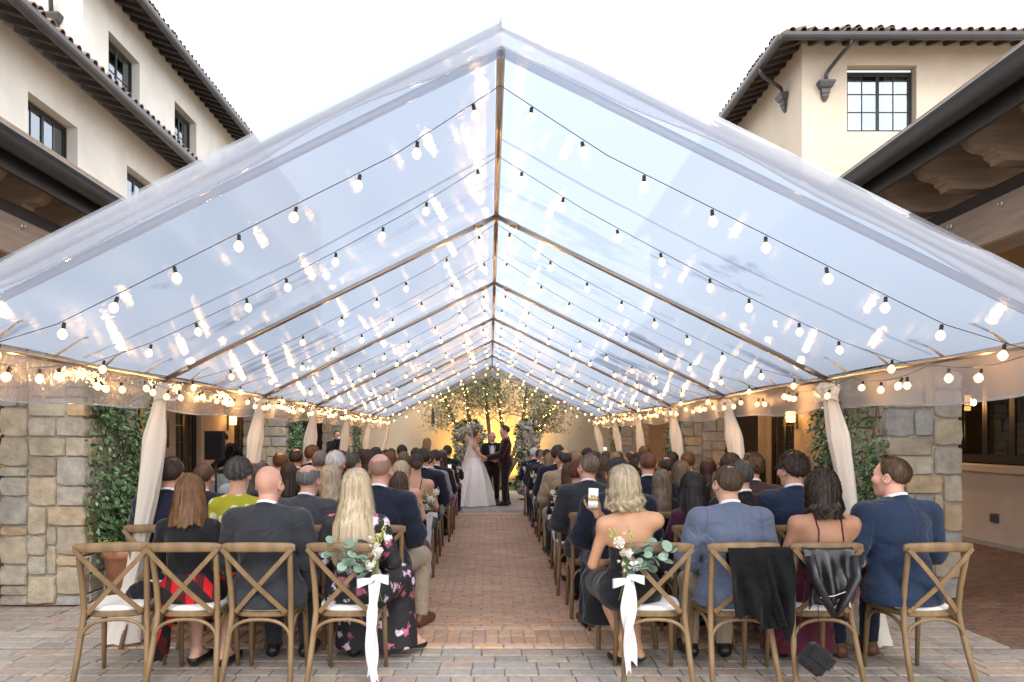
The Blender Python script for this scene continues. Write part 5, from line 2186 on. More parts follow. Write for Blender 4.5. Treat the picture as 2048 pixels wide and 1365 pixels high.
def pattern_plaid():
    m, n, l, b = _nodes('cloth_plaid')
    tc = n.new('ShaderNodeTexCoord')
    def wave(axis, sc):
        w = n.new('ShaderNodeTexWave'); w.wave_type = 'BANDS'; w.bands_direction = axis; w.inputs['Scale'].default_value = sc; w.inputs['Distortion'].default_value = 0.6
        l.new(tc.outputs['Object'], w.inputs['Vector'])
        r_ = n.new('ShaderNodeMapRange'); r_.inputs['From Min'].default_value = 0.42; r_.inputs['From Max'].default_value = 0.58
        l.new(w.outputs['Fac'], r_.inputs['Value'])
        return r_.outputs[0]
    a, c = wave('DIAGONAL', 2.6), wave('X', 3.1)
    mu = n.new('ShaderNodeMath'); mu.operation = 'MULTIPLY'; l.new(a, mu.inputs[0]); l.new(c, mu.inputs[1])
    av = n.new('ShaderNodeMath'); av.operation = 'MULTIPLY_ADD'; av.inputs[1].default_value = 0.12; l.new(a, av.inputs[0]); l.new(mu.outputs[0], av.inputs[2])
    rp = n.new('ShaderNodeValToRGB'); rp.color_ramp.elements[0].color = (0.014, 0.008, 0.011, 1); rp.color_ramp.elements[1].color = (0.62, 0.008, 0.014, 1)
    l.new(av.outputs[0], rp.inputs['Fac']); l.new(rp.outputs[0], b.inputs['Base Color']); b.inputs['Roughness'].default_value = 0.85
    return m


def pattern_polka():
    m, n, l, b = _nodes('cloth_polka')
    tc = n.new('ShaderNodeTexCoord')
    v = n.new('ShaderNodeTexVoronoi'); v.inputs['Scale'].default_value = 11; v.inputs['Randomness'].default_value = 0.55
    l.new(tc.outputs['Object'], v.inputs['Vector'])
    r_ = n.new('ShaderNodeMapRange'); r_.inputs['From Min'].default_value = 0.36; r_.inputs['From Max'].default_value = 0.32
    l.new(v.outputs['Distance'], r_.inputs['Value'])
    mx = n.new('ShaderNodeMixRGB'); mx.inputs['Color1'].default_value = (0.38, 0.37, 0.018, 1); mx.inputs['Color2'].default_value = (0.70, 0.72, 0.45, 1)
    l.new(r_.outputs[0], mx.inputs['Fac']); l.new(mx.outputs[0], b.inputs['Base Color']); b.inputs['Roughness'].default_value = 0.8
    return m


FAB['floral'] = pattern_floral(); FAB['plaid'] = pattern_plaid(); FAB['polka'] = pattern_polka()
CACHE = {}


def cached(key, fn, name, mats, with_idx=False):
    if key not in CACHE:
        r_ = fn()
        CACHE[key] = np_mesh(name, r_[0], r_[1], mats, r_[2] if with_idx else None)
    return CACHE[key]


def skirt_vf(J, w=1.0, hem=0.16, h=0.016, seed=0, stand=False, spread=1.0):
    pel = np.array(J['pel'])
    P = [('e', pel, (0.178 * w, 0.128, 0.14), 0.06)]
    kc = (np.array(J['knl']) + np.array(J['knr'])) / 2
    P.append(('e', np.array(J['bel']) + np.array([0, 0, -0.02]), (0.125 * w, 0.102 * w, 0.17), 0.05))
    for n in 'lr':
        hp, kn, an = (np.array(J[q + n]) for q in ('hip', 'kn', 'an'))
        P.append(('c', hp, kn, 0.105, 0.088, 0.07))
        foot = kn + np.array([0.0, -0.02, hem - kn[2] - 0.05])
        P.append(('c', kn, foot, 0.090, 0.105 * spread, 0.07))
    P.append(('c', pel, kc, 0.09, 0.08, 0.06))
    P.append(('c', kc, kc + np.array([0, -0.03, hem - kc[2] - 0.05]), 0.085, 0.11 * spread, 0.06))
    return cloth(P, 0.012, h, [plane_cut((0, 0, -1), (0, 0, hem)), plane_cut((0, 0, 1), (0, 0, pel[2] + 0.16))], 0.004, seed, (0.1, 0.6))


def bodice_vf(J, sw, w, top, h=0.014, seed=0, slope=0.0, fem=True):
    P = torso_prims(J, sw, w, fem)
    pel = np.array(J['pel'])
    return cloth(P, 0.010, h, [plane_cut((slope, -0.25, 1), (0, J['che'][1] - 0.1, top)), plane_cut((0, 0, -1), (0, 0, pel[2] - 0.06))], 0.002, seed, (pel[2], pel[2] + 0.3))


def project(f, p, off=0.0, it=6):
    p = np.array(p, np.float32)[None]
    for _ in range(it):
        d = f(p)[0] - off
        e = 0.002
        g = np.array([(f(p + np.eye(3, dtype=np.float32)[i] * e)[0] - f(p - np.eye(3, dtype=np.float32)[i] * e)[0]) for i in range(3)])
        g /= (np.linalg.norm(g) + 1e-9)
        p = p - (d * g)[None].astype(np.float32)
    return p[0]


def person(loc, rz, s, label, fem=False, J=None, sw=0.185, w=1.0, head=(0, 0, 0), hands=('relax', 'relax'), skin='light', hair=None, outfit=('suit', 'navy', 'charcoal'), key=None, fine=False, shoe=None, seed=0, group='seated wedding guests', stand=False, cat='person'):
    """hair: (kind, colour, dict); outfit: kind and fabrics"""
    J = J or J_sit(sw)
    h = 0.0125 if fine else 0.018
    if not stand:
        loc = (loc[0], loc[1] + 0.055, loc[2])
    t = thing('person', label, cat, loc, rz, group)
    t.scale = (s, s, s)
    kk = (key, fem, round(sw, 3), round(w, 2), fine) if key else ('u', label)
    bm_ = cached(kk + ('body', tuple(round(q, 2) for q in head)), lambda: body_mesh(J, sw, w, fem, head, hands, 0.014 if fine else 0.018), 'body', [SKIN['light'], M_lip, M_eye, HAIR['dark']], True)
    b = link('body', bm_, t)
    setmat(b, 0, SKIN[skin])
    if hair:
        hk, hc, kw = hair
        setmat(b, 3, HAIR[hc])
        kw = dict(kw)
        bun = kw.pop('bun', None)
        kw['strands'] = 2.6 if fine else 0.8
        hm = cached(('hair', hk, fem) + tuple(sorted(kw.items())), lambda: hair_vf(hk, fem=fem, **kw), 'hair', [HAIR['dark']])
        ho = link('hair', hm, t, J['hed'], (Euler((0, 0, head[0])).to_matrix() @ Euler((head[1] * (0.6 if hk == 'long' else 1), 0, 0)).to_matrix() @ Euler((0, head[2] * (0.5 if hk == 'long' else 1), 0)).to_matrix()).to_euler())
        setmat(ho, 0, HAIR[hc])
        if not fem:
            ho.scale = (1.045,) * 3
        if bun:
            bn = link('hair_bun', cached(('bun', bun), lambda: bun_vf((0, -0.115, bun), 0.048), 'hair_bun', [HAIR['dark']]), ho)
            setmat(bn, 0, HAIR[hc])
    kind = outfit[0]

    def part(name, tagk, fn, fab):
        m = cached(kk + (tagk,), fn, name, [FAB['navy']])
        o = link(name, m, t)
        setmat(o, 0, FAB[fab] if isinstance(fab, str) else fab)
        return o
    if kind == 'suit':
        jk = part('jacket', 'jacket', lambda: jacket_vf(J, sw, w, fem, h, seed, stand), outfit[1])
        if fine and not stand:
            from mathutils.bvhtree import BVHTree
            me = jk.data
            bv = BVHTree.FromPolygons([v.co[:] for v in me.vertices], [p.vertices[:] for p in me.polygons])
            def ray(x, z):
                hit = bv.ray_cast(Vector((x, -1.0, z)), Vector((0, 1, 0)))
                return hit[0]
            mb = MB()
            pts = [ray(0.002 * math.sin(z * 9), z) for z in np.linspace(1.09, 0.50, 40)]
            pts = [p + Vector((0, 0.0004, 0)) for p in pts if p]
            if len(pts) > 3:
                mb.tube(pts, 0.0010, 4)
            for sg in (-1, 1):
                ring = []
                shp = Vector(J['shr' if sg > 0 else 'shl'])
                for a in np.linspace(-0.5, 2.6, 24):
                    q = shp + Vector((-sg * 0.018 - sg * 0.012 * math.sin(a), -0.10 * math.cos(a - 0.3), 0.02 + 0.11 * math.sin(a - 0.4)))
                    hit = bv.find_nearest(q)
                    if hit[0]:
                        ring.append(hit[0])
                if len(ring) > 3:
                    mb.tube(ring, 0.0010, 4)
            if mb.v:
                so = mb.build('seam', FAB['black'], jk)
        cl = link('jacket_collar', cached(kk + ('jcol',), lambda: collar_vf(J, 0.077, 0.030, 0.75, 0.010, 0.028), 'jacket_collar', [FAB['navy']]), t); setmat(cl, 0, FAB[outfit[1]])
        sc = link('shirt_collar', cached(kk + ('scol',), lambda: collar_vf(J, 0.066, 0.042, 0.55, 0.006, 0.032), 'shirt_collar', [FAB['white']]), t)
        setmat(sc, 0, FAB[outfit[3] if len(outfit) > 3 else 'white'])
        part('trousers', 'trousers', lambda: cloth(leg_prims(J, False, 0.018, 0.96) + [('e', J['pel'], (0.18 * w, 0.13 * w, 0.13), 0.05)], 0.004, h, [plane_cut((0, 0, 1), (0, 0, J['pel'][2] + 0.10))], 0.004, seed, (0.1, 0.6)), outfit[2])
        part('shoes', 'shoes', lambda: cloth(foot_prims(J, 0.004), 0.006, 0.010, [plane_cut((0, 0, -1), (0, 0, 0.004)), plane_cut((0, 0, 1), (0, 0, 0.125))]), shoe or M_shoe)
    else:
        top = outfit[1]; bot = outfit[2]
        o3 = dict(outfit[3]) if len(outfit) > 3 else {}
        if kind == 'top':
            part('top', 'top', lambda: cloth(torso_prims(J, sw, w, fem) + arm_prims(J, fem, 0.006, o3.get('sleeve', 0.95)) + [('e', np.array(J['pel']) + np.array([0, 0, 0.0]), (0.17 * w, 0.125 * w, 0.12), 0.05)],
                                             0.010, h, [neck_cut(J, 0.075), plane_cut((0, 0, -1), (0, 0, J['pel'][2] + o3.get('hem', -0.02)))], 0.0035, seed, (J['pel'][2], J['pel'][2] + 0.4)), top)
        else:
            part('bodice', 'bodice' + str(o3.get('top', 0.9)), lambda: bodice_vf(J, sw, w, o3.get('top', 0.9), h, seed, o3.get('slope', 0.0), fem), top)
            if kind == 'straps':
                f = field(torso_prims(J, sw, w, fem) + neck_prims(J))
                for sg in (-1, 1):
                    pts = [(sg * 0.10, -0.26, o3.get('top', 0.9) - 0.03), (sg * 0.095, -0.26, 0.93), (sg * 0.09, -0.25, 1.0), (sg * 0.088, -0.19, 1.07), (sg * 0.088, -0.12, 1.10), (sg * 0.085, -0.03, 1.05), (sg * 0.08, 0.02, 0.95)]
                    pts = [tuple(project(f, p, 0.004)) for p in pts]
                    mb = MB(); mb.tube(pts, 0.005, 6); so = mb.build('strap', FAB[top], t, smooth=True)
        if o3.get('legs'):
            part('trousers', 'trousers', lambda: cloth(leg_prims(J, fem, 0.014, 0.96) + [('e', J['pel'], (0.18 * w, 0.13 * w, 0.13), 0.05)], 0.004, h, [plane_cut((0, 0, 1), (0, 0, J['pel'][2] + 0.10))]), bot)
        else:
            part('skirt', 'skirt', lambda: skirt_vf(J, w, o3.get('skirt', 0.22), h, seed, stand, o3.get('spread', 1.0)), bot)
        part('shoes', 'shoes', lambda: cloth(foot_prims(J, 0.003), 0.004, 0.010, [plane_cut((0, 0, -1), (0, 0, 0.004)), plane_cut((0, 0, 1), (0, 0, 0.070))]), shoe or M_shoe)
    return t


ROW0, PITCH = 5.0, 0.95
GROUPC = 'wooden cross-back ceremony chairs'


def row_y(k):
    return ROW0 + PITCH * k


def seat_world(px, row):
    d = row_y(row) - 0.07
    return (px - 980) / 1475.0 * d


def seat_scale(yt, row, lo=0.9, hi=1.10):
    d = row_y(row) - 0.08
    z = 1.62 - (yt - 873) / 1475.0 * d
    return max(lo, min(hi, z / 1.368))


SIDE = {-1: 'bride side', 1: 'groom side'}


def seat_words(row, side, col):
    return '%s row from the back, %s, %s from aisle' % (ordinal(row), SIDE[side], ordinal(col))


short = lambda c, **k: ('short', c, dict(dict(vol=0.011), **k))
thin = lambda c, **k: ('short', c, dict(dict(vol=0.007, crown=38), **k))
fringe = lambda c, **k: ('fringe', c, dict(dict(vol=0.008, crown=45), **k))
buzz = lambda c, **k: ('short', c, dict(dict(vol=0.005, rough=0.5), **k))
curly = lambda c, **k: ('short', c, dict(dict(vol=0.020, rough=2.2), **k))
longh = lambda c, L=0.32, **k: ('long', c, dict(dict(L=L, vol=0.014), **k))
updo = lambda c, **k: ('short', c, dict(dict(vol=0.010, bun=-0.01), **k))
HAIRLAB = {'short': 'short %s hair', 'thin': 'thinning %s hair', 'fringe': 'balding %s hair', 'buzz': 'cropped %s hair', 'curly': 'curly %s hair', 'long': 'long %s hair', 'updo': '%s hair pinned up', 'bob': '%s bob'}

# ---- back row, built one by one -----------------------------------------------------------
# chairs of the back row
back_chairs = [(-2.47, 0.06, -1, 3), (-1.97, 0.03, -1, 2), (-1.485, 0.0, -1, 1), (-0.935, -0.03, -1, 0), (1.075, -0.02, 1, 0), (1.61, 0.05, 1, 1), (2.15, 0.02, 1, 2), (2.845, 0.10, 1, 3)]
cl_ = {(-1, 3): 'empty wooden cross-back chair with black bag on its white cushion', (-1, 2): 'cross-back chair holding the woman in red plaid skirt', (-1, 1): 'cross-back chair holding the bald man in charcoal suit',
       (-1, 0): 'cross-back chair of the floral dress woman, bouquet tied to its post', (1, 0): 'cross-back chair of the blonde woman with phone, bouquet tied to it', (1, 1): 'cross-back chair with black coat hung over its back',
       (1, 2): 'cross-back chair with black leather jacket hung over its back', (1, 3): 'cross-back chair of the man in blue suit by stone pier'}
for x, rz, sd, c_ in back_chairs:
    place_chair(x, ROW0, rz + (0.12 if (sd, c_) == (-1, 3) else 0), cl_[(sd, c_)], GROUPC)

# woman in black top and plaid skirt
J = J_sit(0.162)
J['anl'] = (-0.05, 0.16, 0.11); J['anr'] = (0.16, 0.14, 0.11); J['tol'] = (-0.02, 0.32, 0.045); J['tor'] = (0.20, 0.30, 0.045)
pl = person((seat_world(375, 0), ROW0, 0), 0.02, seat_scale(952, 0), 'person with straight auburn hair in black top and red plaid skirt', True, J, 0.162, 1.12, (0, 0, 0), ('curl', 'curl'), 'light',
       longh('auburn', 0.215, vol=0.019, seed=3, flare=1.38, rough=0.7, back=0.06), ('top', 'black', 'plaid', {'skirt': 0.30, 'hem': 0.145}), fine=True, seed=2)
# bald man
J = J_sit(0.205, 0.0)
person((seat_world(535, 0), ROW0, 0), -0.03, seat_scale(932, 0), 'bald person in charcoal suit seated between auburn and long blonde haired women', False, J, 0.205, 1.20, (-0.12, 0, 0), ('curl', 'curl'), 'rosy', None,
       ('suit', 'charcoal', 'charcoal'), fine=True, seed=3)
# floral dress
J = J_sit(0.168)
J['anr'] = (0.28, 0.42, 0.15); J['knr'] = (0.20, 0.42, 0.55); J['tor'] = (0.36, 0.52, 0.06)
person((seat_world(712, 0), ROW0, 0), -0.04, seat_scale(940, 0), 'person with very long straight blonde hair in dark floral dress at the aisle', True, J, 0.168, 1.10, (-0.05, 0.05, 0), ('curl', 'curl'), 'light',
       longh('blonde', 0.46, vol=0.021, seed=5, flare=1.62, rough=0.8, back=0.085), ('top', 'floral', 'floral', {'skirt': 0.07, 'spread': 1.25}), fine=True, seed=4)
# blonde with phone
J = J_sit(0.165, 0.03)
J['shl'] = (-0.17, -0.09, 0.985); J['shr'] = (0.16, -0.10, 1.01)
J['ell'] = (-0.235, -0.02, 0.72); J['wrl'] = (-0.07, 0.16, 0.70)
J['elr'] = (0.02, 0.24, 0.84); J['wrr'] = (-0.165, 0.20, 1.045)
J['hdr'] = ((-0.25, 0.10, 1.0), (0.15, 1.0, -0.05))
J['anl'] = (0.02, 0.10, 0.13); J['anr'] = (0.10, 0.16, 0.13); J['tol'] = (-0.05, 0.24, 0.05); J['tor'] = (0.05, 0.30, 0.05)
J['hed'] = (-0.035, -0.035, 1.235)
ph_w = person((seat_world(1262, 0), ROW0, 0), 0.05, seat_scale(933, 0), 'person with wavy blonde bob in strapless black dress filming with a phone', True, J, 0.165, 1.0, (0.12, 0.02, -0.10), ('curl', 'grip'), 'tan',
       longh('blonde', 0.165, vol=0.022, seed=9, flare=1.15, wave=0.017, rough=1.4, back=0.03), ('strapless', 'black', 'black', {'top': 0.86, 'slope': -0.22, 'skirt': 0.24}), fine=True, seed=5)
# slate blue jacket
J = J_sit(0.195, 0.02)
person((seat_world(1462, 0), ROW0, 0), 0.02, seat_scale(932, 0), 'person with thinning brown hair in slate blue jacket before a black coat', False, J, 0.195, 1.08, (0.10, 0, 0.03), ('curl', 'curl'), 'light',
       ('short', 'brown', dict(vol=0.008, crown=22, seed=2, rough=0.7)), ('suit', 'slate', 'khaki'), fine=True, seed=6)
# burgundy dress
J = J_sit(0.178, 0.0)
person((seat_world(1652, 0), ROW0, 0), -0.06, seat_scale(942, 0), 'person with dark wavy hair and bare back in burgundy strap dress', True, J, 0.178, 1.22, (0.06, 0, 0), ('curl', 'curl'), 'brown',
       longh('dark', 0.19, vol=0.021, seed=12, flare=1.0, wave=0.012, rough=1.6, back=0.05), ('straps', 'wine', 'wine', {'top': 0.80, 'skirt': 0.05, 'spread': 1.3}), fine=True, seed=7)
# navy suit, looking across
J = J_sit(0.215, 0.06)
J['knr'] = (0.14, 0.38, 0.53)
person((seat_world(1803, 0), ROW0, 0), 0.16, seat_scale(917, 0), 'person in blue suit with short brown hair turned in profile', False, J, 0.215, 1.18, (0.58, 0, 0), ('curl', 'curl'), 'rosy',
       ('short', 'brown', dict(vol=0.010, seed=7, rough=0.9)), ('suit', 'royal', 'navy'), fine=True, seed=8, shoe=M_shoeb)

# ---- second row ---------------------------------------------------------------------------
def guest(row, side, col, px, yt, hairspec, hw, outfit, ow, fem=False, skin='light', head=(0, 0, 0), sw=None, w=1.0, fine=False, key=None, shoe=None, J=None, chair=True, seed=0, extra=''):
    sw_ = sw or (0.158 if fem else 0.188)
    x = seat_world(px, row)
    words = seat_words(row, side, col)
    if chair:
        place_chair(x + rng.uniform(-0.02, 0.02), row_y(row), rng.uniform(-0.05, 0.05), 'wooden cross-back chair with white cushion, ' + words, GROUPC)
    if J is None and not fine and key is None:
        key = ('sit', seed % 3)
    lab = ('guest, %s, %s' % (hw, ow))
    lab += ', ' + '%s row from back, %s, %s seat' % (ordinal(row), SIDE[side], ordinal(col))
    if J is None:
        J = J_sit(sw_, [0.0, 0.03, 0.015][seed % 3], hunch=[0, 0.012, 0.0][seed % 3])
    return person((x, row_y(row), 0), rng.uniform(-0.16, 0.16), seat_scale(yt, row), lab, fem, J, sw_, w, head, ('curl', 'curl'), skin, hairspec, outfit, key=key, fine=fine, shoe=shoe, seed=seed)


suit = lambda a, b=None: ('suit', a, b or a)
guest(1, -1, 3, 335, 918, short('dark', vol=0.014, seed=1, rough=1.3), 'thick dark hair', suit('navy'), 'navy suit', fine=True, seed=11)
guest(1, -1, 2, 475, 918, short('greydark', vol=0.022, seed=2, nape=-40, rough=1.6), 'short layered dark hair', ('top', 'polka', 'black', {}), 'yellow dotted blouse', True, w=1.1, fine=True, seed=12)
guest(1, -1, 1, 612, 930, fringe('grey', seed=3), 'balding grey hair', suit('grey'), 'grey suit', w=1.15, fine=True, skin='rosy', head=(-0.1, 0, 0), seed=13)
J = J_sit(0.20); J['knr'] = (0.2, 0.40, 0.54); J['anr'] = (0.22, 0.30, 0.1); J['tor'] = (0.27, 0.44, 0.045)
guest(1, -1, 0, 762, 908, ('fringe', 'stubble', dict(vol=0.0035, crown=45, seed=4, rough=0.3)), 'shaved bald head', suit('navy', 'khaki'), 'dark jacket, khaki trousers', sw=0.20, w=1.15, fine=True, skin='rosy', J=J, shoe=M_shoeb, seed=14)
J = J_sit(0.2); J['knl'] = (-0.2, 0.40, 0.54); J['anl'] = (-0.24, 0.26, 0.1); J['tol'] = (-0.28, 0.40, 0.045); J['ell'] = (-0.29, -0.03, 0.75)
guest(1, 1, 0, 1240, 917, short('black', vol=0.009, seed=6, rough=0.6), 'short black hair', suit('navy'), 'navy suit', sw=0.21, w=1.15, fine=True, skin='brown', J=J, seed=15)
guest(1, 1, 1, 1392, 948, longh('black', 0.27, vol=0.022, seed=14, flare=1.45, rough=1.2), 'thick long black hair', ('top', 'plum', 'plum', {'legs': 1}), 'plum top', True, w=1.05, fine=True, skin='brown', seed=16)
guest(1, 1, 2, 1484, 922, short('greydark', vol=0.010, seed=8), 'smooth dark grey hair', suit('black'), 'black jacket', fine=True, seed=17)
g_ = guest(1, 1, 3, 1590, 908, curly('dark', seed=9), 'curly dark hair and glasses', suit('blue'), 'blue suit', fine=True, w=1.1, head=(0.45, 0, 0), seed=18)

